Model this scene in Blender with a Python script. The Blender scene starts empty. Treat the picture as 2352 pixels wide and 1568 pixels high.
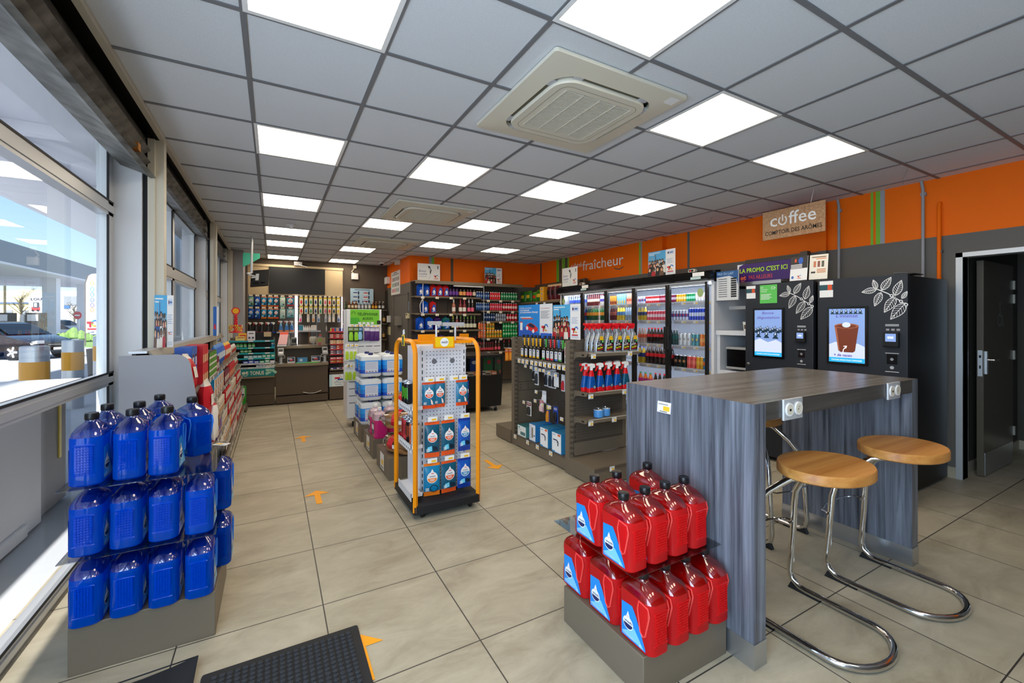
import bpy, math, random
from math import sin, cos, pi, radians
from mathutils import Vector, Matrix
SC = bpy.context.scene
COL = SC.collection
random.seed(7)
# ---------------------------------------------------------------- camera, sky, exposure
EYE = 1.445; FPX = 987.14; YAW = .5072; HZ = 736.0; CZ = 2.78
cam = bpy.data.cameras.new('camera'); cam.lens = 36*FPX/2352; cam.sensor_width = 36
cam.shift_y = -(784-HZ)/2352; cam.clip_start = .05; cam.clip_end = 400
cam_o = bpy.data.objects.new('camera', cam); COL.objects.link(cam_o)
cam_o.location = (0, 0, EYE); cam_o.rotation_euler = (pi/2, 0, -YAW); SC.camera = cam_o
SC.view_settings.view_transform = 'Standard'; SC.view_settings.look = 'None'
SC.view_settings.gamma = 1; SC.view_settings.use_curve_mapping = False
SC.view_settings.exposure = EXPOSURE = 0.0
SC.cycles.max_bounces = 9; SC.cycles.transmission_bounces = 7; SC.cycles.transparent_max_bounces = 24
SC.cycles.diffuse_bounces = 4; SC.cycles.glossy_bounces = 4; SC.cycles.caustics_reflective = False; SC.cycles.caustics_refractive = False
SC.cycles.sample_clamp_indirect = 6; SC.cycles.blur_glossy = .5
W = bpy.data.worlds.new('sky'); SC.world = W; W.use_nodes = True
wn = W.node_tree.nodes; wl = W.node_tree.links
sky = wn.new('ShaderNodeTexSky'); sky.sky_type = 'HOSEK_WILKIE'; sky.turbidity = 4; sky.sun_direction = (-.1, -.7, .7)
bgn = wn['Background']; bgn.inputs[1].default_value = SKY_STRENGTH = 6.5
wl.new(sky.outputs[0], bgn.inputs[0])
sun = bpy.data.lights.new('sun', 'SUN'); sun.energy = 10; sun.angle = radians(1.5); sun.color = (1, .96, .9)
sun_o = bpy.data.objects.new('sun', sun); COL.objects.link(sun_o)
sun_o.rotation_euler = Vector((.1, .7, -.7)).to_track_quat('-Z', 'Y').to_euler()
fill_lamp = bpy.data.lights.new('entrance_fill', 'AREA'); fill_lamp.shape = 'RECTANGLE'; fill_lamp.size = 2.5; fill_lamp.size_y = 2.3; fill_lamp.energy = 180; fill_lamp.color = (.6, .8, 1)
fill_lamp_o = bpy.data.objects.new('entrance_fill', fill_lamp); COL.objects.link(fill_lamp_o); fill_lamp_o.location = (-1.12, -.3, 1.4)
fill_lamp_o.rotation_euler = Vector((1, .25, -.2)).to_track_quat('-Z', 'Z').to_euler()   # added area lamp outside the glazed entrance, boosts the cool daylight there
# ---------------------------------------------------------------- where a line of sight meets a plane of the room
_c, _s = cos(YAW), sin(YAW)
def _ray(u, v):
    r = (u-1176)/FPX
    return (_c*r+_s, -_s*r+_c, (HZ-v)/FPX)
def at_y(u, v, y):
    d = _ray(u, v); t = y/d[1]; return (d[0]*t, d[2]*t+EYE)
def at_x(u, v, x):
    d = _ray(u, v); t = x/d[0]; return (d[1]*t, d[2]*t+EYE)
def at_z(u, v, z):
    d = _ray(u, v); t = (z-EYE)/d[2]; return (d[0]*t, d[1]*t)
# ---------------------------------------------------------------- materials
MAT = {}
def lin(h):
    h = h.lstrip('#'); out = []
    for k in (0, 2, 4):
        c = int(h[k:k+2], 16)/255
        out.append(c/12.92 if c <= .04045 else ((c+.055)/1.055)**2.4)
    return (*out, 1)
def mat(name, h='#808080', rough=.5, metal=0, spec=.5, trans=0, ior=1.45, emit=0, coat=0, alpha=1, bump=None):
    m = bpy.data.materials.new(name); m.use_nodes = True
    b = m.node_tree.nodes['Principled BSDF']; I = b.inputs
    c = lin(h) if isinstance(h, str) else h
    I['Base Color'].default_value = c; I['Roughness'].default_value = rough; I['Metallic'].default_value = metal
    I['Specular IOR Level'].default_value = spec; I['Transmission Weight'].default_value = trans; I['IOR'].default_value = ior
    I['Coat Weight'].default_value = coat; I['Alpha'].default_value = alpha
    if emit:
        I['Emission Color'].default_value = c; I['Emission Strength'].default_value = emit
    if bump:
        N = m.node_tree.nodes; L = m.node_tree.links
        t = N.new('ShaderNodeTexNoise'); t.inputs['Scale'].default_value = bump[0]; t.inputs['Detail'].default_value = 4
        co = N.new('ShaderNodeTexCoord'); L.new(co.outputs['Object'], t.inputs['Vector'])
        bp = N.new('ShaderNodeBump'); bp.inputs['Strength'].default_value = bump[1]; bp.inputs['Distance'].default_value = .01
        L.new(t.outputs[0], bp.inputs['Height']); L.new(bp.outputs[0], I['Normal'])
    MAT[name] = m
    return m
def P(h, rough=.38, **k):                      # plain printed / painted colour
    n = 'paint_%s_%d' % (h.lstrip('#'), int(rough*100))
    if n not in MAT: mat(n, h, rough, **k)
    return n
def nodes(name):
    m = MAT[name]; return m, m.node_tree.nodes, m.node_tree.links, m.node_tree.nodes['Principled BSDF']
def pane(name, refl=.06, tint=(1, 1, 1, 1), rough=0):     # thin clear sheet: what lies behind shows, with a weak mirror image
    m = bpy.data.materials.new(name); m.use_nodes = True; N = m.node_tree.nodes; L = m.node_tree.links
    N.clear(); o = N.new('ShaderNodeOutputMaterial'); t = N.new('ShaderNodeBsdfTransparent'); g = N.new('ShaderNodeBsdfGlossy')
    t.inputs[0].default_value = tint; g.inputs['Roughness'].default_value = rough
    lw = N.new('ShaderNodeFresnel'); lw.inputs[0].default_value = 1.45
    mu = N.new('ShaderNodeMath'); mu.operation = 'MULTIPLY_ADD'; mu.inputs[1].default_value = .8; mu.inputs[2].default_value = refl-.03
    mx = N.new('ShaderNodeMixShader')
    L.new(lw.outputs[0], mu.inputs[0]); L.new(mu.outputs[0], mx.inputs[0]); L.new(t.outputs[0], mx.inputs[1]); L.new(g.outputs[0], mx.inputs[2])
    L.new(mx.outputs[0], o.inputs[0]); MAT[name] = m
def ramp(N, stops):
    r = N.new('ShaderNodeValToRGB'); e = r.color_ramp.elements
    for k, (p, h) in enumerate(stops):
        if k < 2: e[k].position = p; e[k].color = lin(h)
        else: x = e.new(p); x.color = lin(h)
    return r
# ---------------------------------------------------------------- mesh building
_TXT = {}
def txt_geo(s, bold=0, res=2):
    k = (s, bold, res)
    if k not in _TXT:
        c = bpy.data.curves.new('letters', 'FONT'); c.body = s; c.size = 1; c.offset = bold; c.resolution_u = res
        o = bpy.data.objects.new('letters', c); m = o.to_mesh()
        vs = [tuple(v.co) for v in m.vertices]; fs = [tuple(p.vertices) for p in m.polygons]
        o.to_mesh_clear(); bpy.data.objects.remove(o); bpy.data.curves.remove(c)
        _TXT[k] = (vs, fs)
    return _TXT[k]
class MB:
    def __init__(s): s.v = []; s.f = []; s.m = []; s.mats = []
    def mi(s, m):
        if m not in s.mats: s.mats.append(m)
        return s.mats.index(m)
    def add(s, vs, fs, m):
        b = len(s.v); s.v += [tuple(map(float, p)) for p in vs]; k = s.mi(m)
        for f in fs: s.f.append(tuple(b+i for i in f)); s.m.append(k)
        return s
    def poly(s, pts, m): return s.add(pts, [tuple(range(len(pts)))], m)
    def box(s, x0, y0, z0, x1, y1, z1, m):
        x0, x1 = sorted((x0, x1)); y0, y1 = sorted((y0, y1)); z0, z1 = sorted((z0, z1))
        v = [(x, y, z) for z in (z0, z1) for y in (y0, y1) for x in (x0, x1)]
        return s.add(v, [(0, 2, 3, 1), (4, 5, 7, 6), (0, 1, 5, 4), (2, 6, 7, 3), (0, 4, 6, 2), (1, 3, 7, 5)], m)
    def obox(s, c, ux, uy, uz, m):               # box about c with half-axes ux, uy, uz
        c, ux, uy, uz = map(Vector, (c, ux, uy, uz))
        v = [c+a*ux+b*uy+d*uz for d in (-1, 1) for b in (-1, 1) for a in (-1, 1)]
        return s.add(v, [(0, 2, 3, 1), (4, 5, 7, 6), (0, 1, 5, 4), (2, 6, 7, 3), (0, 4, 6, 2), (1, 3, 7, 5)], m)
    def loft(s, rings, m, cap=True, closed=True):
        n = len(rings[0]); vs = [p for r in rings for p in r]; ms = m if isinstance(m, list) else [m]*(len(rings)-1)
        b = len(s.v); s.v += [tuple(map(float, p)) for p in vs]
        for k in range(len(rings)-1):
            mm = s.mi(ms[k])
            for i in range(n if closed else n-1):
                j = (i+1) % n
                s.f.append((b+k*n+i, b+k*n+j, b+(k+1)*n+j, b+(k+1)*n+i)); s.m.append(mm)
        if cap:
            s.f.append(tuple(b+i for i in reversed(range(n)))); s.m.append(s.mi(ms[0]))
            e = b+(len(rings)-1)*n; s.f.append(tuple(e+i for i in range(n))); s.m.append(s.mi(ms[-1]))
        return s
    def lathe(s, prof, m, c=(0, 0, 0), n=16, sx=1, sy=1):
        return s.loft([[(c[0]+r*sx*cos(2*pi*i/n), c[1]+r*sy*sin(2*pi*i/n), c[2]+z) for i in range(n)] for r, z in prof], m)
    def rr(s, prof, m, c=(0, 0, 0), n=4):         # loft of rounded rectangles: (w, d, r, z[, dx, dy])
        return s.loft([rring(*p, c=c, n=n) for p in prof], m)
    def tube(s, pts, r, m, n=8, closed=False):
        P_ = [Vector(p) for p in pts]; N = len(P_); rings = []; up = None
        for i in range(N):
            a = P_[i-1] if (i or closed) else P_[0]; b = P_[(i+1) % N] if (i < N-1 or closed) else P_[-1]
            t = (b-a).normalized()
            if up is None:
                up = Vector((0, 0, 1)) if abs(t.z) < .9 else Vector((1, 0, 0))
            x = t.cross(up)
            if x.length < 1e-4: x = t.orthogonal()
            x.normalize(); up = x.cross(t).normalized(); rr_ = r[i] if isinstance(r, (list, tuple)) else r
            rings.append([P_[i]+rr_*(cos(2*pi*k/n)*x+sin(2*pi*k/n)*up) for k in range(n)])
        if closed: return s.loft(rings+[rings[0]], m, cap=False)
        return s.loft(rings, m)
    def ext(s, pts, vec, m):                      # extrude a flat outline
        vec = Vector(vec); p = [Vector(q) for q in pts]; return s.loft([p, [q+vec for q in p]], m)
    def disc(s, c, ux, uy, m, n=20):
        c, ux, uy = map(Vector, (c, ux, uy)); return s.poly([c+cos(2*pi*i/n)*ux+sin(2*pi*i/n)*uy for i in range(n)], m)
    def rect(s, o, ux, uy, x0, y0, x1, y1, m):    # rectangle in the plane o + x*ux + y*uy
        o, ux, uy = map(Vector, (o, ux, uy))
        return s.poly([o+x0*ux+y0*uy, o+x1*ux+y0*uy, o+x1*ux+y1*uy, o+x0*ux+y1*uy], m)
    def pl(s, o, ux, uy, pts, m):
        o, ux, uy = map(Vector, (o, ux, uy)); return s.poly([o+x*ux+y*uy for x, y in pts], m)
    def line(s, o, ux, uy, pts, w, m):            # flat stroke
        for (x0, y0), (x1, y1) in zip(pts, pts[1:]):
            d = math.hypot(x1-x0, y1-y0) or 1e-6; nx, ny = -(y1-y0)/d*w/2, (x1-x0)/d*w/2
            s.pl(o, ux, uy, [(x0+nx, y0+ny), (x0-nx, y0-ny), (x1-nx, y1-ny), (x1+nx, y1+ny)], m)
        return s
    def text(s, t, size, o, ux, uy, m, al='L', wide=None, bold=0, slant=0):
        vs, fs = txt_geo(t, bold); o, ux, uy = Vector(o), Vector(ux), Vector(uy)
        x0 = min(v[0] for v in vs); x1 = max(v[0] for v in vs); k = size; kx = size if wide is None else wide/(x1-x0)
        sh = {'L': x0, 'C': (x0+x1)/2, 'R': x1}[al]
        return s.add([o+((v[0]-sh)*kx+slant*v[1]*k)*ux+v[1]*k*uy for v in vs], fs, m)
    def mesh(s, name, off=(0, 0, 0)):
        me = bpy.data.meshes.new(name)
        me.from_pydata([(x-off[0], y-off[1], z-off[2]) for x, y, z in s.v], [], s.f)
        for m in s.mats: me.materials.append(MAT[m])
        me.polygons.foreach_set('material_index', s.m); me.polygons.foreach_set('use_smooth', [True]*len(s.f))
        me.update()
        try: me.set_sharp_from_angle(angle=radians(38))
        except Exception: me.polygons.foreach_set('use_smooth', [False]*len(s.f))
        return me
    def build(s, name, parent=None, loc=None, label=None, bevel=0):
        off = parent['_o'] if parent is not None else (loc or (0, 0, 0))
        me = s.mesh(name, off); o = bpy.data.objects.new(name, me); COL.objects.link(o)
        o['_o'] = list(off)
        if parent is not None: o.parent = parent
        else: o.location = off
        if label: o['label'] = label
        if bevel:
            b = o.modifiers.new('bevel', 'BEVEL'); b.width = bevel; b.segments = 2; b.limit_method = 'ANGLE'; b.harden_normals = False
        return o
def rring(w, d, r, z, dx=0, dy=0, c=(0, 0, 0), n=4):
    r = min(r, w/2-1e-4, d/2-1e-4); out = []
    for k, (sx, sy) in enumerate(((1, 1), (-1, 1), (-1, -1), (1, -1))):
        for i in range(n+1):
            a = (k+i/n)*pi/2; out.append((c[0]+dx+sx*(w/2-r)+r*cos(a), c[1]+dy+sy*(d/2-r)+r*sin(a), c[2]+z))
    return out
def tag(o, label, cat, group=None, kind=None):
    if label: o['label'] = label
    if cat: o['category'] = cat
    if group: o['group'] = group
    if kind: o['kind'] = kind
    return o
def thing(name, label, cat, loc=(0, 0, 0), rz=0, group=None):
    o = bpy.data.objects.new(name, None); COL.objects.link(o); o.empty_display_size = .05
    o.location = loc; o.rotation_euler = (0, 0, rz); o['_o'] = list(loc); return tag(o, label, cat, group)
def struct(o): o['kind'] = 'structure'; return o
def clone(o, loc, rz=None, label=None, group=None, tilt=None, scale=None):
    r = o.copy(); COL.objects.link(r); r.location = loc
    if tilt: r.rotation_euler = tilt
    elif rz is not None: r.rotation_euler = (0, 0, rz)
    if scale: r.scale = scale
    if label: r['label'] = label
    if group: r['group'] = group
    for ch in o.children:
        c = ch.copy(); COL.objects.link(c); c.parent = r
        for g in ch.children:
            d = g.copy(); COL.objects.link(d); d.parent = c
    return r
ORD = 'first second third fourth fifth sixth seventh eighth ninth tenth eleventh twelfth thirteenth fourteenth fifteenth sixteenth seventeenth eighteenth nineteenth twentieth'.split()
class Proto:                                       # places the prototype itself first, then copies of it
    def __init__(s, o):
        s.o = o; s.used = False; xs = [v.co.x for c in o.children for v in c.data.vertices]; s.w = max(xs)-min(xs)
    def put(s, loc, rz=0, label=None, group=None, tilt=None, scale=None):
        if s.used: return clone(s.o, loc, rz, label, group, tilt, scale)
        s.used = True; o = s.o; o.location = loc; o.rotation_euler = tilt or (0, 0, rz)
        if scale: o.scale = scale
        if label: o['label'] = label
        if group: o['group'] = group
        return o
def row(protos, pts, desc, where, group, rz=0, first=0, total=None):   # a row of one kind, each label says its place in the row
    n = total or len(pts); sc = None
    if len(pts) > 1 and isinstance(protos, Proto):
        k = .97*math.dist(pts[0], pts[1])/protos.w; sc = (k, k, protos.o.scale.z) if k < 1 else None
    for k, p in enumerate(pts):
        pr = protos[k % len(protos)] if isinstance(protos, list) else protos
        d = desc[k] if isinstance(desc, list) else desc
        lab = f'{d} {where}' if n == 1 else f'{d}, {ORD[k+first]} from left {where}'
        pr.put(p, rz, lab, group, scale=sc)
# ================================================================ materials of the room
mat('tile_bar', '#75767a', .5); mat('alu', '#c9ccd0', .38, .55); mat('alu_dark', '#8f8b82', .45, .3); mat('white_panel', '#dfe3ea', .45); mat('cream_metal', '#cfcabb', .45)
mat('rubber', '#15161a', .6); mat('black', '#0b0b0c', .45); mat('black_gloss', '#0a0a0b', .12); mat('white', '#ececec', .45); mat('grey_wall', '#64605b', .7, bump=(60, .08)); mat('brown_wall', '#5a4f45', .7)
mat('orange_wall', '#f36c00', .6, spec=.25, bump=(50, .06)); mat('lime', '#79b833', .6); mat('grey_paint', '#9a9a9e', .6); mat('taupe', '#6f6455', .42); mat('taupe_dark', '#5a5046', .45); mat('chrome', '#d8d8d8', .1, 1); mat('steel', '#b9bcc0', .3, .9)
mat('lamp', '#ffeed4', .5, emit=9.6); mat('plastic', '#d9d3c2', .4); mat('grille_dark', '#56523f', .6); mat('silver', '#c4c7cc', .35, .3)
pane('glass', .05); pane('fridge_glass', .045); pane('acrylic', .07, (.96, .97, .98, 1)); pane('wrap', .12, (.95, .95, .95, 1), .15)
m = mat('ceiling_tile', '#d6dae0', .85); m_, N, L, B = nodes('ceiling_tile')
co = N.new('ShaderNodeTexCoord'); nz = N.new('ShaderNodeTexNoise'); nz.inputs['Scale'].default_value = 260; L.new(co.outputs['Object'], nz.inputs['Vector'])
r_ = ramp(N, [(.35, '#cfd4db'), (.65, '#dde1e7')]); L.new(nz.outputs[0], r_.inputs[0]); L.new(r_.outputs[0], B.inputs['Base Color'])
m = mat('floor_tile', '#a49479', .42); m_, N, L, B = nodes('floor_tile')
co = N.new('ShaderNodeTexCoord'); mp = N.new('ShaderNodeMapping'); mp.inputs['Location'].default_value = (-.222, -1.7685, 0); L.new(co.outputs['Object'], mp.inputs[0])
br = N.new('ShaderNodeTexBrick'); br.offset = 0; br.inputs['Scale'].default_value = 1; br.inputs['Brick Width'].default_value = .597; br.inputs['Row Height'].default_value = .6087
br.inputs['Mortar Size'].default_value = .003; br.inputs['Mortar Smooth'].default_value = 0; br.inputs['Bias'].default_value = 0
br.inputs['Color1'].default_value = (.44, .44, .44, 1); br.inputs['Color2'].default_value = (.58, .58, .58, 1); br.inputs['Mortar'].default_value = (0, 0, 0, 1)
L.new(mp.outputs[0], br.inputs['Vector'])
n1 = N.new('ShaderNodeTexNoise'); n1.inputs['Scale'].default_value = 2.6; n1.inputs['Detail'].default_value = 9; n1.inputs['Roughness'].default_value = .68; n1.inputs['Distortion'].default_value = .6
mp2 = N.new('ShaderNodeMapping'); mp2.inputs['Scale'].default_value = (1, 2.2, 1); L.new(co.outputs['Object'], mp2.inputs[0]); L.new(mp2.outputs[0], n1.inputs['Vector'])
mx = N.new('ShaderNodeMath'); mx.operation = 'MULTIPLY_ADD'; mx.inputs[1].default_value = .55; L.new(br.outputs['Color'], mx.inputs[0])
sc_ = N.new('ShaderNodeMath'); sc_.operation = 'MULTIPLY'; sc_.inputs[1].default_value = .55; L.new(n1.outputs[0], sc_.inputs[0]); L.new(sc_.outputs[0], mx.inputs[2])
r_ = ramp(N, [(.36, '#857a66'), (.7, '#beb6a2'), (.52, '#a49c88')]); L.new(mx.outputs[0], r_.inputs[0])
mm = N.new('ShaderNodeMix'); mm.data_type = 'RGBA'; mm.inputs[7].default_value = lin('#3a3834'); L.new(br.outputs['Fac'], mm.inputs[0]); L.new(r_.outputs[0], mm.inputs[6]); L.new(mm.outputs[2], B.inputs['Base Color'])
rr2 = N.new('ShaderNodeMapRange'); rr2.inputs[3].default_value = .3; rr2.inputs[4].default_value = .6; L.new(n1.outputs[0], rr2.inputs[0]); L.new(rr2.outputs[0], B.inputs['Roughness'])
m = mat('galvanised', '#6e6d69', .5, .6); m_, N, L, B = nodes('galvanised')
co = N.new('ShaderNodeTexCoord'); nz = N.new('ShaderNodeTexNoise'); nz.inputs['Scale'].default_value = 9; nz.inputs['Detail'].default_value = 6; L.new(co.outputs['Object'], nz.inputs['Vector'])
r_ = ramp(N, [(.3, '#4a4844'), (.7, '#8a8a86')]); L.new(nz.outputs[0], r_.inputs[0]); L.new(r_.outputs[0], B.inputs['Base Color'])
# ================================================================ floor, ceiling, walls
XR = 5.47; YB = 10.72; YJ = 8.73; XJ = 2.45; XL = -.70; Y0 = -1.6; XC = 8.6
fl = MB(); fl.poly([(-1.1, Y0, 0), (XC, Y0, 0), (XC, YB, 0), (-1.1, YB, 0)], 'floor_tile'); struct(fl.build('floor'))
ce = MB(); ce.box(XL, Y0, CZ+.004, XC, YB, CZ+.05, 'ceiling_tile'); ceil = struct(ce.build('ceiling'))
g = MB()
for i in range(-1, 15):
    x = -.115+.6*i
    if XL < x < XR: g.box(x-.012, Y0, CZ-.001, x+.012, YB, CZ+.004, 'tile_bar')
for j in range(-6, 15):
    y = 2.183+.6*j; g.box(XL, y-.012, CZ-.0015, XR, y+.012, CZ+.004, 'tile_bar')
g.box(XL-.02, Y0, CZ-.03, XL+.012, YB, CZ+.003, 'cream_metal')
struct(g.build('ceiling_grid', ceil))
# right wall: orange band over grey, with the door opening at the near end
ZO = 2.235
def band_wall(nm, p, q, n, cuts=(), lo='grey_wall'):
    b = MB(); (x0, y0), (x1, y1) = p, q; nx, ny = n[0]*.12, n[1]*.12
    def seg(s0, s1, z0, z1, m):
        a = (x0+(x1-x0)*s0, y0+(y1-y0)*s0); c = (x0+(x1-x0)*s1, y0+(y1-y0)*s1)
        b.ext([(a[0], a[1], z0), (c[0], c[1], z0), (c[0], c[1], z1), (a[0], a[1], z1)], (nx, ny, 0), m)
    seg(0, 1, ZO, CZ+.02, 'orange_wall')
    last = 0
    for c0, c1, top in cuts:
        seg(last, c0, 0, ZO, lo); seg(c0, c1, top, ZO, lo); last = c1
    seg(last, 1, 0, ZO, lo)
    return struct(b.build(nm))
Ly = YJ-Y0; f = lambda y: (y-Y0)/Ly
wr = band_wall('wall_right', (XR, Y0), (XR, YJ), (1, 0), [(f(.35), f(1.42), 2.03)])
band_wall('wall_back_right', (XJ, YJ), (XR+.12, YJ), (0, 1))
band_wall('wall_back_return', (XJ, YB), (XJ, YJ+.12), (1, 0))
b = MB(); b.box(-1.1, YB, 0, XJ+.12, YB+.12, CZ+.02, 'brown_wall'); struct(b.build('wall_back'))
b = MB(); b.box(XR-.045, 2.505, 0, XR, 2.594, ZO, 'grey_wall'); b.box(XR-.045, 2.505, ZO, XR, 2.594, CZ, 'orange_wall'); struct(b.build('trim_2'))
b = MB(); b.box(XR-.09, 4.79, ZO, XR, 4.97, CZ, 'orange_wall'); b.box(XR-.09, 4.79, 2.09, XR, 4.97, ZO, 'grey_wall'); struct(b.build('trim_3'))
b = MB()                                            # painted stripes and lettering on the orange band
def stripe(y0, y1, m, z0=ZO, dx=0): b.box(XR-.003-dx, y0, z0, XR-.001-dx, y1, CZ, m)
for y0, y1, m in ((2.087, 2.109, 'lime'), (2.028, 2.065, 'lime'), (1.99, 2.028, 'grey_paint'), (4.348, 4.387, 'grey_wall'), (5.335, 5.368, 'lime'), (5.299, 5.33, 'grey_paint'), (7.72, 7.82, 'lime'), (7.62, 7.72, 'brown_wall'),
                  (7.5, 7.61, 'lime'), (7.41, 7.5, 'brown_wall'), (7.36, 7.41, 'lime'), (8.42, 8.48, 'brown_wall')): stripe(y0, y1, m)
for x0, x1, m in ((2.86, 2.92, 'grey_paint'), (2.92, 2.97, 'lime'), (3.34, 3.40, 'brown_wall')): b.box(x0, YJ-.003, ZO, x1, YJ-.001, CZ, m)
b.text('côté', .14, (XR-.004, 7.29, 2.54), (0, -1, 0), (0, 0, 1), 'white', wide=.37)
b.text('fraîcheur', .27, (XR-.004, 6.90, 2.455), (0, -1, 0), (0, 0, 1), 'white', wide=1.16)
b.line((XR-.004, 5.95, 2.41), (0, -1, 0), (0, 0, 1), [(-.03+.03*k, -.035*sin(pi*k/8)) for k in range(9)], .018, 'brown_wall')
struct(b.build('wall_right_lettering', wr))
for nm, y, z0, z1, m, r in (('conduit', 2.386, 1.7, 2.70, 'grey_paint', .013), ('conduit', 1.686, 1.7, 2.70, 'grey_paint', .013)):
    b = MB(); b.tube([(XR-.03, y, z0), (XR-.03, y, z1), (XR-.03, y+.012, CZ)], r, m, 10); b.box(XR-.03, y-.02, z1-.06, XR, y+.02, z1-.03, m)
    tag(b.build(nm), 'thin grey wall conduit running up beside the ' + ('coffee sign' if y > 2 else 'green stripe nearer the open door'), 'conduit')
b = MB(); b.tube([(XR-.03, 1.572, 1.7), (XR-.03, 1.572, 2.50), (XR-.02, 1.572, 2.54), (XR+.02, 1.572, 2.55)], .016, 'orange_wall', 10); b.box(XR-.04, 1.55, 2.08, XR, 1.595, 2.1, 'grey_wall')
tag(b.build('pipe'), 'short capped pipe painted orange and grey like the wall, above the open door', 'pipe')
# door opening with steel frame, lobby beyond, open door leaf
D1 = thing('door_1', None, None, (XR, 1.42, 0)); struct(D1)
b = MB(); b.box(XR-.015, 1.42, 0, XR+.13, 1.465, 2.06, 'alu'); b.box(XR-.015, .35, 2.02, XR+.13, 1.465, 2.06, 'alu'); b.box(XR-.015, .3, 0, XR+.13, .35, 2.06, 'alu'); struct(b.build('door_frame', D1))
mat('lobby', '#4a4640', .75); mat('leaf', '#564f45', .3)
b = MB(); b.box(XR+.12, 1.47, 0, 7.35, 1.6, CZ, 'lobby'); struct(b.build('wall_lobby_side'))
b = MB(); b.box(7.35, Y0, 0, 7.47, 1.6, CZ, 'lobby'); struct(b.build('wall_lobby_end'))
b = MB(); b.box(XR+.12, 1.455, 0, 7.35, 1.47, .1, 'floor_tile'); b.box(7.335, Y0, 0, 7.35, 1.455, .1, 'floor_tile'); struct(b.build('baseboard_lobby'))
b = MB(); b.box(XR-.012, 1.465, 0, XR, 1.6, .1, 'floor_tile'); struct(b.build('baseboard_right'))
D2 = thing('door_2', None, None, (5.72, 1.38, 0)); struct(D2)
b = MB(); b.box(5.72, 1.35, .01, 6.6, 1.395, 2.0, 'leaf'); struct(b.build('door_leaf', D2))
b = MB(); b.box(5.75, 1.347, .01, 6.58, 1.35, .22, 'steel'); struct(b.build('kick_plate', D2))
b = MB(); b.box(5.716, 1.357, .93, 5.721, 1.388, 1.17, 'alu'); b.box(5.715, 1.365, 1.1, 5.716, 1.38, 1.125, 'black'); b.box(5.715, 1.367, 1.0, 5.716, 1.378, 1.03, 'black'); struct(b.build('lock_plate', D2))
b = MB(); b.box(5.76, 1.338, .95, 5.8, 1.35, 1.16, 'alu'); b.tube([(5.78, 1.345, 1.08), (5.78, 1.30, 1.08), (5.9, 1.295, 1.08)], .009, 'chrome'); struct(b.build('door_handle', D2))
b = MB()
for z in (.28, 1.05, 1.62, 1.76): b.box(6.59, 1.335, z, 6.63, 1.352, z+.09, 'alu_dark')
struct(b.build('door_hinge', D2))
b = MB(); o = (6.14, 1.346, 1.42); ux, uy = (1, 0, 0), (0, 0, 1)
b.disc((6.17, 1.346, 1.605), (.016, 0, 0), (0, 0, .016), 'grey_paint'); b.line(o, ux, uy, [(.03, .16), (.035, .07), (.09, .07), (.11, -.02), (.14, -.01)], .014, 'grey_paint')
b.line(o, ux, uy, [(.02+.055*cos(a*.35+1.6), .03+.055*sin(a*.35+1.6)) for a in range(14)], .012, 'grey_paint'); struct(b.build('wheelchair_symbol', D2))
# back (entrance side) wall behind the camera and the wall strip round the front corner
b = MB(); b.box(-1.1, Y0-.12, 0, XC, Y0, CZ+.02, 'grey_wall'); struct(b.build('wall_front'))
b = MB()
for y0, y1, x in ((3.95, 4.05, -.816), (6.95, 7.05, -.78), (9.5, 10.72, -.74)):
    b.box(-1.035, y0, 0, x, y1, CZ, 'white_panel')
b.box(-1.25, Y0, 2.70, -1.04, YB, CZ+.2, 'white_panel'); b.box(-1.25, Y0, 2.83, -.68, YB, 2.9, 'black'); b.box(-.90, 9.62, 0, -.5, YB, CZ, 'grey_paint'); b.box(-.50, 10.3, 0, -.46, YB, CZ, 'brown_wall')
struct(b.build('wall_left'))
for k, (y, x0, x1) in enumerate(((3.95, -.785, -.695), (6.95, -.735, -.665), (9.5, -.735, -.66))):
    b = MB(); b.box(x0, y, 0, x0+.04, y+.1, CZ-.03, 'cream_metal'); b.box(x0+.04, y+.02, 0, x1, y+.1, CZ-.03, 'cream_metal'); b.box(x0-.03, y+.03, 0, x0, y+.08, CZ-.03, 'rubber'); struct(b.build('trim_%d' % (4+k)))
# windows
def window(n, x, ya, yb, rails, mid=()):
    r = thing('window_%d' % n, None, None, (x, ya, 0)); struct(r); fr = MB()
    for z0, z1 in rails:
        fr.box(x-.035, ya, z0, x+.03, yb, z1, 'alu'); fr.box(x+.03, ya, z0+.02, x+.036, yb, z1-.02, 'alu')
        fr.box(x+.028, ya, z1, x+.033, yb, z1+.012, 'rubber')
    for y in (ya, yb-.085)+tuple(mid): fr.box(x-.035, y, 0, x+.03, y+.085, rails[-1][1], 'alu'); fr.box(x+.02, y-.012, 0, x+.031, y, rails[-1][1], 'rubber')
    struct(fr.build('window_frame', r)); gp = MB(); gp.poly([(x, ya, .05), (x, yb, .05), (x, yb, 2.7), (x, ya, 2.7)], 'glass'); struct(gp.build('window_pane', r))
window(1, -1.0, .9, 3.95, [(0, .07), (1.005, 1.085), (2.16, 2.25), (2.66, 2.72)])
window(2, -1.0, Y0, .9, [(0, .07), (1.005, 1.085), (2.16, 2.25), (2.66, 2.72)], (-.3,))
window(3, -.915, 4.05, 6.95, [(0, .07), (1.0, 1.08), (1.85, 1.975), (2.55, 2.66)], (5.45,))
window(4, -.87, 7.05, 9.5, [(0, .07), (1.0, 1.08), (1.77, 1.86), (2.55, 2.66)])
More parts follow.
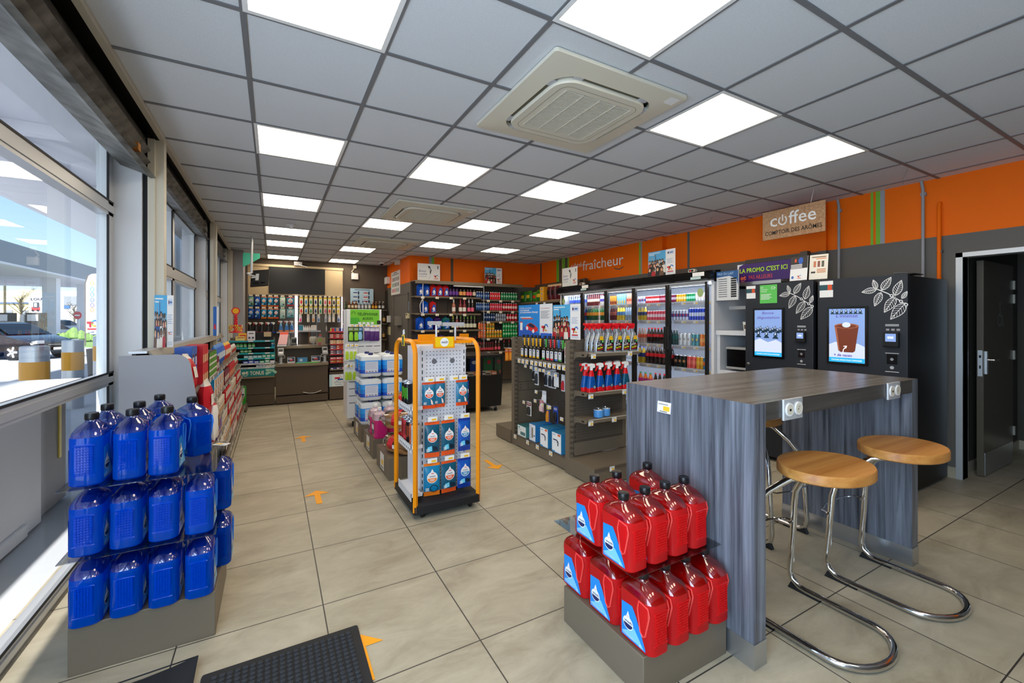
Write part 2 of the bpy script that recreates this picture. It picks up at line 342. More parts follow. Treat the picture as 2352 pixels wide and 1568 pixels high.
# roller shutters under the ceiling edge
prof = [(-.93, 2.76), (-.80, 2.76), (-.79, 2.70), (-.765, 2.66), (-.80, 2.63), (-.79, 2.60), (-.765, 2.575), (-.80, 2.545), (-.79, 2.51), (-.76, 2.475), (-.735, 2.468), (-.765, 2.462), (-.81, 2.49), (-.93, 2.53)]
for y0, y1, lab in ((Y0, 3.94, 'dirty galvanised roller shutter half rolled above the big front window'), (4.06, 6.94, 'dark rolled shutter above the grey middle window'), (7.06, 9.49, 'rolled shutter above the far window near the counter')):
    dz = 0 if y0 < 3 else .05
    b = MB(); b.ext([(x, y0, z+dz) for x, z in prof], (0, y1-y0, 0), 'galvanised'); sh = b.build('roller_shutter'); tag(sh, lab, 'roller shutter')
    if y0 < 3:
        q = MB(); q.box(-.7945, 3.60, 2.55, -.762, 3.66, 2.60, 'card'); MAT.get('card') or mat('card', '#b5793a', .8); q.build('sticker', sh, label='small orange paper sticker')
# ceiling lights
def ceiling_light(i, j):
    x, y = -.115+.6*i, 2.183+.6*j
    r = thing('ceiling_light', '', 'ceiling light', (x+.3, y+.3, CZ), group='ceiling light panels')
    b = MB()
    for q in ((0, 0, .6, .022), (0, .578, .6, .6), (0, .022, .022, .578), (.578, .022, .6, .578)): b.box(x+q[0], y+q[1], CZ-.003, x+q[2], y+q[3], CZ+.003, 'white')
    b.build('frame', r); d = MB(); d.poly([(x+.02, y+.02, CZ-.0025), (x+.02, y+.58, CZ-.0025), (x+.58, y+.58, CZ-.0025), (x+.58, y+.02, CZ-.0025)], 'lamp'); d.build('diffuser', r)
    return r
for i, js in ((0, (-1, 2, 5, 8, 10, 13)), (2, (-2, 2, 6, 10, 13)), (4, (-1, 2, 5, 8)), (6, (-1, 2, 5, 8))):
    for k, j in enumerate(js):
        r = ceiling_light(i, j)
        r['label'] = f'square lit ceiling panel, {ORD[k]} from the camera in the {("row nearest the windows", "second row from windows", "third row from windows", "row nearest the coffee machines")[i//2]}'
for i in (0, 2, 4):  # unseen panels added behind the camera to help light the room
    r = ceiling_light(i, -4); r['label'] = f'added square lit ceiling panel, unseen behind the camera, {ORD[i//2]} from the windows'
# ceiling cassettes
def cassette(cx, cy):
    r = thing('air_conditioner', None, 'air conditioner', (cx, cy, CZ), group='ceiling air conditioners')
    z = CZ; b = MB(); h = .475
    o_, i_ = rring(.95, .95, .02, z-.02, c=(cx, cy, 0), n=6), rring(.72, .72, .14, z-.032, c=(cx, cy, 0), n=6)
    b.loft([rring(.95, .95, .02, z, c=(cx, cy, 0), n=6), o_, i_, rring(.72, .72, .14, z+.03, c=(cx, cy, 0), n=6)], 'plastic', cap=False); b.build('housing', r)
    b = MB(); b.loft([rring(.72, .72, .14, z+.0, c=(cx, cy, 0), n=6), rring(.66, .66, .12, z+.0, c=(cx, cy, 0), n=6)], 'black', cap=False)
    for a in range(4):
        u = Vector((cos(a*pi/2), sin(a*pi/2), 0)); t = Vector((-u.y, u.x, 0)); p = Vector((cx, cy, z-.02))+u*.345
        b.obox(p, t*.22, u*.010, Vector((0, 0, .006)), 'grille_dark')
        for e in (-.24, .24): b.obox(p+t*e-Vector((0, 0, .003)), t*.03, u*.018, Vector((0, 0, .008)), 'silver')
    b.build('air_outlet', r)
    b = MB(); b.rr([(.655, .655, .12, z+.01), (.665, .665, .12, z-.035), (.655, .655, .115, z-.045), (.49, .49, .03, z-.045), (.478, .478, .025, z-.03)], 'plastic', (cx, cy, 0), 6)
    b.loft([rring(.565, .565, .06, z-.0455, c=(cx, cy, 0), n=5), rring(.56, .56, .058, z-.0455, c=(cx, cy, 0), n=5)], 'grille_dark', cap=False); b.build('face_panel', r)
    b = MB()
    for k in range(44): y = cy-.235+k*.0109; b.box(cx-.24, y, z-.046, cx+.24, y+.0055, z-.037, 'plastic')
    for k in range(5): x = cx-.24+k*.12; b.box(x-.003, cy-.24, z-.048, x+.003, cy+.24, z-.036, 'plastic')
    b.poly([(cx-.24, cy-.24, z-.033), (cx-.24, cy+.24, z-.033), (cx+.24, cy+.24, z-.033), (cx+.24, cy-.24, z-.033)], 'grille_dark'); b.build('grille', r)
    b = MB(); b.poly([(cx+.36, cy-.45, z-.0265), (cx+.44, cy-.45, z-.0245), (cx+.44, cy-.38, z-.0265), (cx+.36, cy-.38, z-.0275)][::-1], 'white'); b.build('sticker', r, label='small white sticker')
    return r
for c_, l_ in (((1.678, 2.196), 'large cream ceiling cassette air conditioner nearest the camera'), ((1.678, 5.2), 'middle cream ceiling cassette air conditioner, second from the camera'), ((1.678, 7.57), 'farthest cream ceiling cassette air conditioner, nearest the counter')):
    cassette(*c_)['label'] = l_
r = thing('smoke_detector', 'small white smoke detector on ceiling near the counter', 'smoke detector', (.22, 6.73, CZ))
b = MB(); b.lathe([(.06, 0), (.06, -.015), (.045, -.02)], 'white', (.22, 6.73, CZ)); b.build('base', r); b = MB(); b.lathe([(.02, -.02), (.02, -.045), (.03, -.05), (.03, -.055)], 'white', (.22, 6.73, CZ)); b.build('sensor', r)
r = thing('dome_camera', 'white ceiling dome camera with black eye above the bottles by the back wall', 'camera', (2.17, 10.04, CZ))
b = MB(); b.lathe([(.06, 0), (.06, -.03), (.05, -.04)], 'white', (2.17, 10.04, CZ)); b.build('base', r); b = MB(); b.lathe([(.04, -.04), (.035, -.06), (.015, -.075)], 'black_gloss', (2.17, 10.04, CZ)); b.build('lens', r)
# floor arrows
mat('arrow', '#f5a300', .5)
def arrow(c, a, L_, label, grp='orange floor arrows'):
    b = MB(); d = Vector((cos(a), sin(a), 0)); n = Vector((-d.y, d.x, 0)); c = Vector((*c, .002))
    w = L_*.33; e = c+d*L_*.17; b.poly([c+d*L_*.5, e+n*w, e+n*w*.22, c-d*L_*.5+n*w*.22, c-d*L_*.5-n*w*.22, e-n*w*.22, e-n*w], 'arrow')
    return tag(b.build('floor_arrow', loc=tuple(c)), label, 'floor arrow', grp)
arrow((.32, 3.85), pi/2, .3, 'orange floor arrow pointing to the counter, nearer one beside the snack shelf')
arrow((.32, 5.83), pi/2, .3, 'orange floor arrow pointing to the counter, farther one nearer the counter')
arrow((1.92, 3.87), -pi/2, .3, 'orange floor arrow between the orange cart and the brown gondola')
arrow((.337, 1.93), pi/2, .3, 'orange floor arrow half under the black door mat')
# ================================================================ tall bar table with sockets
def wood(name, axis, dark, light, rough=.32, s=1):
    mat(name, dark, rough); m, N, L, B = nodes(name); co = N.new('ShaderNodeTexCoord'); mp = N.new('ShaderNodeMapping')
    sc = [38*s, 38*s, 38*s]; sc['xyz'.index(axis)] = 1.1*s; mp.inputs['Scale'].default_value = sc; L.new(co.outputs['Object'], mp.inputs[0])
    n = N.new('ShaderNodeTexNoise'); n.inputs['Scale'].default_value = 1; n.inputs['Detail'].default_value = 7; n.inputs['Roughness'].default_value = .62; n.inputs['Distortion'].default_value = .45
    L.new(mp.outputs[0], n.inputs['Vector']); r = ramp(N, [(.33, dark), (.68, light)]); L.new(n.outputs[0], r.inputs[0]); L.new(r.outputs[0], B.inputs['Base Color'])
wood('laminate_up_daylit', 'z', '#383b44', '#7d828e', .3); wood('laminate_along', 'x', '#4b4741', '#77726a', .27); wood('laminate_edge', 'x', '#3b3836', '#57524d', .35)  # upright laminate tinted blue: cool daylight on the legs is put into its colour
wood('pine', 'x', '#a5672c', '#d39a55', .42, .3); wood('sign_wood', 'x', '#9c7250', '#c49a72', .5, 1.2)
T = thing('bar_table', 'tall dark wood-look bar table with panel legs and sockets', 'table', (1.736, 1.06, 0))
x0, x1, y0, y1, zt, zb = 1.736, 3.36, 1.065, 1.80, 1.098, 1.022
b = MB(); b.poly([(x0, y0, zt), (x1, y0, zt), (x1, y1, zt), (x0, y1, zt)], 'laminate_along'); b.box(x0+.08, y0, zb, x1-.08, y1, zt-.0005, 'laminate_edge'); b.build('top', T)
for n_, a, c in (('leg', x0, x0+.08), ('leg', x1-.08, x1)):
    b = MB(); b.box(a, y0, .1, c, y1, zt-.0004, 'laminate_up_daylit'); b.build('leg', T)
    b = MB(); b.box(a-.003, y0-.003, 0, c+.003, y1+.003, .105, 'steel'); b.build('metal_plinth', T)
def socket(x, z, lab):
    r = thing('power_socket', lab, 'socket', (x, y0, z), group='sockets on the bar table'); o = (x, y0-.012, z); ux, uy = (1, 0, 0), (0, 0, 1)
    b = MB(); b.rr([(.15, .011, .004, -.045), (.15, .011, .004, .045)], 'silver', (x, y0-.0055, z)); b.build('plate', r)
    for k, dx in enumerate((-.035, .035)):
        b = MB(); c = [(x+dx+.029*cos(a*pi/10), y0-.012-.004, z+.029*sin(a*pi/10)) for a in range(20)]
        b.ext(c, (0, .006, 0), 'white'); b.disc((x+dx, y0-.0165, z), (.023, 0, 0), (0, 0, .023), 'plastic')
        if k == 0: b.rect((x+dx, y0-.017, z), ux, uy, -.007, -.006, .007, .004, 'black')
        else: b.disc((x+dx-.006, y0-.017, z-.002), (.003, 0, 0), (0, 0, .003), 'black'); b.disc((x+dx, y0-.017, z+.008), (.003, 0, 0), (0, 0, .003), 'steel')
        b.build('outlet', r)
for u, l in ((1817, 'white double power socket on the table edge, nearer the camera'), (2049, 'white double power socket on the table edge, nearer the open door')):
    socket(at_y(u, 900, y0)[0], 1.056, l)
def price_card(name, p, ux, uy, w, h, label, group='price tags', parent=None, yellow=True):
    n = Vector(ux).cross(Vector(uy)); b = MB(); o = Vector(p)
    b.obox(o, Vector(ux)*w/2, Vector(uy)*h/2, n*.001, 'white'); q = o+n*.0015
    if yellow: b.rect(q, ux, uy, -w*.05, -h*.3, w*.42, h*.12, P('#f2c230'))
    b.rect(q, ux, uy, -w*.42, h*.22, w*.3, h*.32, P('#9a9a9a')); b.rect(q, ux, uy, -w*.3, -h*.42, w*.25, -h*.36, P('#333333'))
    o_ = b.build(name, parent, tuple(p))
    return o_ if parent else tag(o_, label, 'price tag', group)
price_card('price_tag', (x0-.004, 1.53, 1.005), (0, -1, 0), (.08, 0, .996), .085, .055, 'white price tag stuck on the dark side panel of the bar table')
# ================================================================ chrome stools with wooden seats
def stool():
    r = thing('bar_stool', None, 'stool', group='bar stools'); b = MB()
    b.lathe([(.225, .733), (.233, .739), (.233, .773), (.228, .78)], 'pine', n=48, sy=.775); s = b.build('seat', r)
    b = MB(); b.rr([(.30, .22, .1, .725), (.30, .22, .1, .733)], 'steel', (0, 0, 0), 6); b.build('seat_plate', r)
    b = MB(); yl = .235; w = .205; p = []
    side = [(.09, .02, .716), (.115, .09, .70), (.15, .175, .62), (.185, .225, .54), (.2, .24, .46), (.205, .25, .30), (w, yl+.03, .09), (w, yl+.02, .05), (w, yl-.015, .022), (w, yl-.05, .017), (w, .0, .017), (w, -.10, .017)]
    back = [(w*cos(a), -.10-.14*sin(a), .017) for a in [pi*k/14 for k in range(1, 14)]]
    b.tube(side+back+[(-x, y, z) for x, y, z in reversed(side)], .0155, 'chrome', 12); b.build('frame', r)
    b = MB(); b.tube([(-.21, .235, .36), (-.2, .29, .362), (-.1, .32, .365), (.1, .32, .365), (.2, .29, .362), (.21, .235, .36)], .005, 'chrome'); b.tube([(-.235, .25, .36), (-.17, .25, .36)], .007, 'chrome'); b.tube([(.17, .25, .36), (.235, .25, .36)], .007, 'chrome'); b.build('foot_rod', r)
    for sx in (-1, 1):
        b = MB(); b.ext([(sx*w-.015, yl+.035, 0), (sx*w-.015, yl+.02, .035), (sx*w-.015, yl-.02, .014), (sx*w-.015, yl-.12, .004), (sx*w-.015, yl-.12, 0)], (.03, 0, 0), 'rubber'); b.build('foot', r)
    return Proto(r)
S = stool()
S.put((2.255, 1.045, 0), 0, 'bar stool with oval wooden seat nearest the camera'); S.put((2.95, 1.0, 0), 0, 'bar stool with oval wooden seat nearer the open door')
S.put((2.96, 1.84, 0), pi, 'bar stool behind the table, its seat hidden under the tabletop')
# ================================================================ four litre bottles
def liquid(name, h, trans=.55, rough=.12, glow=None):
    mat(name, h, rough, trans=trans, ior=1.36, spec=.4)
    if glow:                                            # light that has passed through the coloured fluid
        m, N, L, B = nodes(name); t = N.new('ShaderNodeBsdfTranslucent'); t.inputs[0].default_value = lin(glow); mx = N.new('ShaderNodeMixShader'); mx.inputs[0].default_value = .5
        o = N['Material Output']; L.new(B.outputs[0], mx.inputs[1]); L.new(t.outputs[0], mx.inputs[2]); L.new(mx.outputs[0], o.inputs[0])
liquid('red_fluid', '#ff2c30', .3, .1, '#ff6a62'); liquid('blue_fluid', '#0070ff', .5, .05, '#1a92ff')
for nm, h in (('red_fluid', (.03)), ('blue_fluid', .03)): pass
pane('red_clear', .12, lin('#f7a09c'), .06); pane('blue_clear', .12, lin('#b9d2f2'), .06)
mat('cap', '#111113', .35); mat('label_blue', '#0f86dd', .3); mat('navy', '#12235c', .35)
def wash_label(b, o, ux, uy, w, h):                     # pointed blue label with a white drop and the word wash
    b.pl(o, ux, uy, [(0, 0), (w, 0), (w, h*.07), (w*.62, h*.8), (w*.46, h*1.02), (0, h*.98)], 'label_blue'); n = Vector(ux).cross(Vector(uy))*.0006; q = Vector(o)+n
    b.pl(q, ux, uy, [(0, h*.1), (w*.95, h*.02), (w*.55, h*.42), (w*.3, h*.25)], P('#7cc6f2'))
    b.pl(q+n, ux, uy, [(w*.29+w*.22*cos(t*pi/8), h*.44+h*.19*sin(t*pi/8)+(h*.17 if t == 4 else 0)) for t in range(16)], 'white')
    b.pl(q+2*n, ux, uy, [(w*.29+w*.19*cos(pi+t*pi/8), h*.42+h*.14*sin(pi+t*pi/8)) for t in range(9)], 'navy'); b.text('wash', h*.1, q+2*n+Vector(ux)*w*.3+Vector(uy)*h*.46, ux, uy, 'navy', 'C', wide=w*.34, bold=.015)
    b.line(q+2*n, ux, uy, [(w*.22, h*.63), (w*.34, h*.63)], h*.012, P('#e23a3a')); b.text('4L', h*.1, q+n+Vector(ux)*w*.8+Vector(uy)*h*.03, ux, uy, 'white', 'C')
    b.line(q+n, ux, uy, [(w*.05, h*.06), (w*.6, h*.06)], h*.012, 'white'); b.line(q+n, ux, uy, [(w*.05, h*.1), (w*.5, h*.1)], h*.008, 'white')
def jug(fl, cl, label_side=True, w=.106, d=.186, H=.283, big=True):
    r = thing('fluid_bottle', None, 'bottle'); k = H/.283; b = MB(); rg = {'red_fluid': P('#ea4a46', .12), 'blue_fluid': P('#2f80f2', .12)}.get(fl, fl)
    b.rr([(w*.9, d*.9, .03, 0), (w, d, .032, .008*k), (w, d, .032, .06*k), (w*.99, d*.965, .034, .10*k), (w*.99, d*.965, .034, .14*k), (w, d*.985, .034, .178*k), (w*.99, d*.97, .034, .196*k)], fl, n=5); b.build('body', r)
    b = MB(); b.loft([rring(*p, n=5) for p in ((w*.99, d*.97, .034, .1962*k), (w*.93, d*.86, .034, .214*k), (w*.74, d*.6, .034, .232*k), (w*.46, d*.33, .026, .244*k), (.044, .044, .021, .25*k), (.04, .04, .0195, .258*k))], cl, cap=False); b.build('shoulder', r)
    b = MB(); b.lathe([(.0215, .255*k), (.0235, .258*k), (.0235, .276*k), (.0215, .283*k), (.017, .282*k)], 'cap', n=20)
    b.build('cap', r)
    for s in (-1, 1):                                    # grip recess ridge on both broad sides, toward one end
        x = s*(w*.494); q = [(-.03, .192), (-.075, .185), (-.082, .16), (-.062, .075), (-.05, .065), (-.036, .078), (-.022, .16)]
        b = MB(); b.tube([(x, yy, zz*k) for yy, zz in q], .0034, rg, 6, True); b.poly([(x-s*.003, yy*.97-.001, zz*k) for yy, zz in q], fl); b.build('grip_recess', r)
    for s in (-1, 1):
        b = MB(); y = s*d*.487
        b.obox((0, y-s*.002, .105*k), (w*.27, 0, 0), (0, .003, 0), (0, 0, .066*k), fl)
        for z in (.045, .165): b.tube([(-w*.33, y, z*k), (w*.33, y, z*k)], .003, fl, 6)
        if big:
            for j in range(11):
                for i in range(6): b.obox((-w*.22+i*w*.088, y+s*.0035, (.052+j*.0106)*k), (w*.03, 0, 0), (0, .0012, 0), (0, 0, .0034*k), fl)
        b.build('grip_panel', r)
    if label_side:
        for s in (-1, 1):
            b = MB(); wash_label(b, (s*(w/2+.0007), d*.34 if s < 0 else -d*.34, .014*k), (0, s, 0), (0, 0, 1), d*.68, .135*k)
            if s > 0: b.v = [(x, -y+d*.0, z) for x, y, z in b.v]; b.f = [tuple(reversed(f_)) for f_ in b.f]
            b.build('label', r)
    return Proto(r)
# fix: mirrored lettering on the far side is never wanted, so the second label is drawn unmirrored at the opposite end
BASE = MB(); BASE.box(1.225, 1.18, 0, 1.722, 1.69, .168, 'taupe'); tag(BASE.build('display_plinth', loc=(1.47, 1.43, 0), bevel=.003), 'grey-brown box plinth under the red bottles beside the bar table', 'plinth')
RJ = jug('red_fluid', 'red_clear'); RJ.o['group'] = 'red screenwash bottles'
rowname = ['front row', 'middle row', 'back row']
for j in range(3):
    for i in range(4): RJ.put((1.29+.1225*i, 1.245+.197*j, .168), 0, f'red screenwash bottle, {ORD[i]} from the left, {rowname[j]} of the lower layer on the plinth')
def sheet(x0, y0, x1, y1, z, label, grp):
    b = MB(); b.box(x0, y0, z, x1, y1, z+.003, 'acrylic'); return tag(b.build('clear_sheet', loc=((x0+x1)/2, (y0+y1)/2, z)), label, 'plastic sheet', grp)
sheet(1.215, 1.215, 1.745-.012, 1.76, .4515, 'clear plastic sheet between the two layers of red bottles', 'clear sheets')
zr = .455
for i, (x, y) in enumerate(((1.262, 1.325), (1.384, 1.325), (1.506, 1.325), (1.628, 1.325))): RJ.put((x, y, zr), 0, f'red screenwash bottle, {ORD[i]} from the left, front row of the top layer')
for i, (x, y) in enumerate(((1.285, 1.535), (1.41, 1.525), (1.625, 1.54))): RJ.put((x, y, zr), 0, f'red screenwash bottle, {ORD[i]} from the left, back row of the top layer')
BASE = MB(); BASE.box(-.727, 2.39, 0, -.232, 2.93, .2, 'taupe'); tag(BASE.build('display_plinth', loc=(-.48, 2.66, 0), bevel=.003), 'grey-brown box plinth under the blue bottles by the window', 'plinth')
BJ = jug('blue_fluid', 'blue_clear'); BJ.o['group'] = 'blue screenwash bottles'
lay = ['bottom layer', 'middle layer', 'top layer']
for l, z in enumerate((.2, .487)):
    for j in range(2):
        for i in range(4): BJ.put((-.672+.1265*i+(.05 if i == 3 and j else 0), 2.455+.2*j+(.05 if i == 3 and j else 0), z), pi, f'blue screenwash bottle, {ORD[i]} from the left, {("front", "second")[j]} row of the {lay[l]}')
sheet(-.745, 2.335, -.225, 2.86, .4835, 'clear plastic sheet over the bottom layer of blue bottles', 'clear sheets')
sheet(-.745, 2.325, -.225, 2.88, .7705, 'clear plastic sheet over the middle layer of blue bottles', 'clear sheets')
price_card('price_tag', (-.245, 2.80, .7755), (-.8, .6, 0), (-.6, -.8, 0), .075, .045, 'white price tag lying on the clear sheet by the blue bottles')
for i, (x, y, a) in enumerate(((-.668, 2.445, 0), (-.54, 2.46, .05), (-.418, 2.455, -.03))): BJ.put((x, y, .774), pi+a, f'blue screenwash bottle, {ORD[i]} from the left, front row of the top layer')
for i, (x, y, a) in enumerate(((-.675, 2.665, 0), (-.56, 2.67, 0), (-.36, 2.70, -2.5), (-.52, 2.868, 0))): BJ.put((x, y, .774), pi+a, f'blue screenwash bottle behind the front row of the top layer, {("at left edge", "left of middle", "turned sideways", "rearmost")[i]}')
# ================================================================ door mats
mat('mat_rubber', '#1c1e22', .7); mat('mat_pile', '#33363b', .95, bump=(300, .6)); mat('mat_green', '#4f6a6b', .98, bump=(400, .9))
M_ = thing('door_mat', 'black rubber entrance mat with raised fibre studs', 'mat', (.05, 1.75, 0)); b = MB()
xa, xb, ya, yb_ = -.255, .35, 1.22, 2.135
b.rr([(xb-xa, yb_-ya, .01, 0), (xb-xa-.006, yb_-ya-.006, .01, .008)], 'mat_rubber', ((xa+xb)/2, (ya+yb_)/2, 0)); b.build('rubber_border', M_); b = MB()
nx, ny = 20, 34; px, py = (xb-xa-.07)/nx, (yb_-ya-.07)/ny
b.box(xa+.03, ya+.03, .004, xb-.03, yb_-.03, .0085, 'mat_rubber')
for i in range(nx):
    for j in range(ny):
        x, y = xa+.035+(i+.5)*px, ya+.035+(j+.5)*py; b.rr([(px*.8, py*.8, .007, .008), (px*.74, py*.74, .006, .014), (px*.5, py*.5, .005, .0155)], 'mat_pile', (x, y, 0), 2)
b.build('studs', M_)
M2 = thing('door_mat', 'dark green fibre mat with black edge, one corner lifted', 'mat', (-.6, 1.75, 0)); b = MB()
gx, gy = 8, 8
def m2(i, j, z0): x = -1.0+i*.725/gx*1.0; y = 1.35+j*.875/gy; e = max(0, i-5)/3*max(0, j-5)/3; return (x, y, z0+.03*e*e)
for i in range(gx):
    for j in range(gy):
        b.poly([m2(i, j, .006), m2(i+1, j, .006), m2(i+1, j+1, .006), m2(i, j+1, .006)], 'mat_rubber' if i in (gx-1,) or j == gy-1 else 'mat_green')
b.poly([m2(gx, 0, 0), m2(gx, 0, .006), m2(gx, gy, .006), m2(gx, gy, 0)], 'mat_rubber'); b.poly([m2(0, gy, 0), m2(gx, gy, 0), m2(gx, gy, .006), m2(0, gy, .006)], 'mat_rubber'); b.build('mat_surface', M2)
# ================================================================ kinds of goods (each built once, then copied)
mat('can_top', '#c9cbd0', .25, .9); mat('clear_pet', '#dfe8ee', .1, trans=.85, ior=1.2); mat('dark_glass', '#161009', .1, coat=.5); mat('amber', '#7a3b0e', .12, trans=.4); mat('green_glass', '#1d3a18', .1, trans=.3)
mat('white_plastic', '#f0f0ee', .35); mat('orange_paint', '#f29400', .35); mat('white_metal', '#dcdfe6', .4); mat('cola', '#1c0805', .12, coat=.5)
def can(c1, c2=None, mark=None, r=.033, h=.116, claw=None):
    t = thing('drinks_can', None, 'can'); b = MB(); c1 = P(c1, .28, metal=.35); c2 = P(c2, .3) if c2 else c1
    b.lathe([(r*.82, 0), (r*.98, .006), (r, .012), (r, h*.32), (r, h*.62), (r, h-.013)], [c1, c1, c1, c2, c1], n=14); b.build('body', t)
    b = MB(); b.lathe([(r, h-.0129), (r*.86, h-.004), (r*.88, h), (r*.8, h), (r*.78, h-.004)], 'can_top', n=14); b.build('lid', t)
    if claw:
        b = MB(); a0 = -pi/2
        for k in (-1, 0, 1):
            pts = [(k*.34+.05*sin(zz*5), zz) for zz in (.75, .6, .45, .28-.06*abs(k))]
            for (a, z0), (c, z1) in zip(pts, pts[1:]):
                for da, db in ((0, .14),):
                    q = [(a0+a+da, z0), (a0+c+da, z1), (a0+c+db, z1), (a0+a+db, z0)]; b.poly([(1.012*r*cos(w), 1.012*r*sin(w), z*h) for w, z in q], P(claw))
        b.build('claw_print', t)
    elif mark:
        b = MB(); b.loft([[(1.01*r*cos(a*pi/6-pi/2-.8), 1.01*r*sin(a*pi/6-pi/2-.8), z*h) for a in range(4)] for z in (.4, .6)], P(mark), cap=False, closed=False); b.build('label_print', t)
    return Proto(t)
def pet(fluid, label, cap_, h=.23, r=.032, neck=.62, lz=(.36, .6)):
    t = thing('drinks_bottle', None, 'bottle'); b = MB()
    b.lathe([(r*.8, 0), (r, .008), (r, h*lz[0]), (r, h*lz[1]), (r*.95, h*neck), (r*.6, h*.8), (r*.4, h*.88), (r*.38, h*.92)], fluid, n=14); b.build('body', t)
    b = MB(); b.lathe([(r*1.02, h*lz[0]), (r*1.02, h*lz[1])], P(label), n=14); b.build('label_sleeve', t); b = MB(); b.lathe([(r*.47, h*.915), (r*.47, h*.985), (r*.42, h)], P(cap_), n=12); b.build('cap', t)
    return Proto(t)
def wine(glass, label, foil, h=.30, r=.038):
    t = thing('wine_bottle', None, 'bottle'); b = MB()
    b.lathe([(r*.85, 0), (r, .008), (r, h*.55), (r*.9, h*.61), (r*.45, h*.7), (r*.37, h*.76)], glass, n=14); b.build('body', t)
    b = MB(); b.lathe([(r*1.015, h*.14), (r*1.015, h*.42)], P(label, .6), n=14); b.build('label', t); b = MB(); b.lathe([(r*.38, h*.75), (r*.38, h*.98), (r*.36, h)], P(foil), n=12); b.build('foil', t)
    return Proto(t)
def spirit(fluid, label, cap_, h=.24, r=.036):
    t = thing('spirit_bottle', None, 'bottle'); b = MB()
    b.lathe([(r*.9, 0), (r, .01), (r, h*.62), (r*.85, h*.7), (r*.4, h*.78), (r*.36, h*.88)], fluid, n=12); b.build('body', t)
    b = MB(); b.lathe([(r*1.02, h*.18), (r*1.02, h*.5)], P(label, .5), n=12); b.build('label', t); b = MB(); b.lathe([(r*.42, h*.86), (r*.42, h)], P(cap_), n=12); b.build('cap', t)
    return Proto(t)
def additive(c):
    t = thing('additive_bottle', None, 'bottle'); b = MB()
    b.rr([(.052, .044, .01, 0), (.052, .044, .012, .11), (.045, .038, .012, .122), (.026, .026, .012, .135), (.022, .022, .01, .14), (.021, .021, .01, .235)], 'black_gloss'); b.build('body', t)
    b = MB(); b.rect((0, -.0225, 0), (1, 0, 0), (0, 0, 1), -.024, .012, .024, .105, 'white'); b.rect((0, -.023, 0), (1, 0, 0), (0, 0, 1), -.024, .012, .024, .03, P(c)); b.disc((.0, -.0232, .088), (.01, 0, 0), (0, 0, .01), P('#33449a'), 10)
    for k in range(5): b.rect((0, -.0232, 0), (1, 0, 0), (0, 0, 1), -.015, .04+.007*k, .015, .043+.007*k, P('#a8a8b0'))
    b.rect((-.0265, 0, 0), (0, -1, 0), (0, 0, 1), -.018, .012, .018, .105, 'white'); b.rect((-.0268, 0, 0), (0, -1, 0), (0, 0, 1), -.018, .012, .018, .03, P(c))
    for k in range(5): b.rect((-.0268, 0, 0), (0, -1, 0), (0, 0, 1), -.012, .04+.007*k, .012, .043+.007*k, P('#a8a8b0'))
    b.disc((-.0268, 0, .088), (0, -.01, 0), (0, 0, .01), P('#33449a'), 10); b.build('label', t)
    b = MB(); b.loft([rring(.03, .006, .002, z, dx=.014+.004*k, n=2) for k, z in enumerate((.14, .19, .225))], P(c)); b.build('hang_tag', t)
    b = MB(); b.lathe([(.013, .232), (.014, .258), (.012, .26)], 'cap', n=10); b.build('cap', t)
    b = MB(); [b.lathe([(.0112, .15+.02*k), (.0112, .16+.02*k)], 'white', n=8) for k in range(4)]; b.build('neck_print', t)
    return Proto(t)
def sprayhead(b, z, m, n_='white_plastic', s=1):
    b.lathe([(.014*s, z), (.014*s, z+.022*s)], n_, n=12); y = -.0
    b.ext([(-.052*s, y-.011*s, z+.042*s), (-.052*s, y-.011*s, z+.058*s), (.0, y-.011*s, z+.066*s), (.03*s, y-.011*s, z+.058*s), (.036*s, y-.011*s, z+.03*s), (.02*s, y-.011*s, z+.022*s), (-.016*s, y-.011*s, z+.022*s), (-.018*s, y-.011*s, z+.04*s)], (0, .022*s, 0), m)
def trigger(b, z, m, s=1):
    b.ext([(-.02*s, -.007*s, z+.042*s), (-.036*s, -.007*s, z+.042*s), (-.046*s, -.007*s, z+.015*s), (-.058*s, -.007*s, z-.008*s), (-.05*s, -.007*s, z-.010*s), (-.034*s, -.007*s, z+.012*s)], (0, .014*s, 0), m)
    b.obox((-.056*s, 0, z+.05*s), (.008*s, 0, 0), (0, .009*s, 0), (0, 0, .010*s), m)
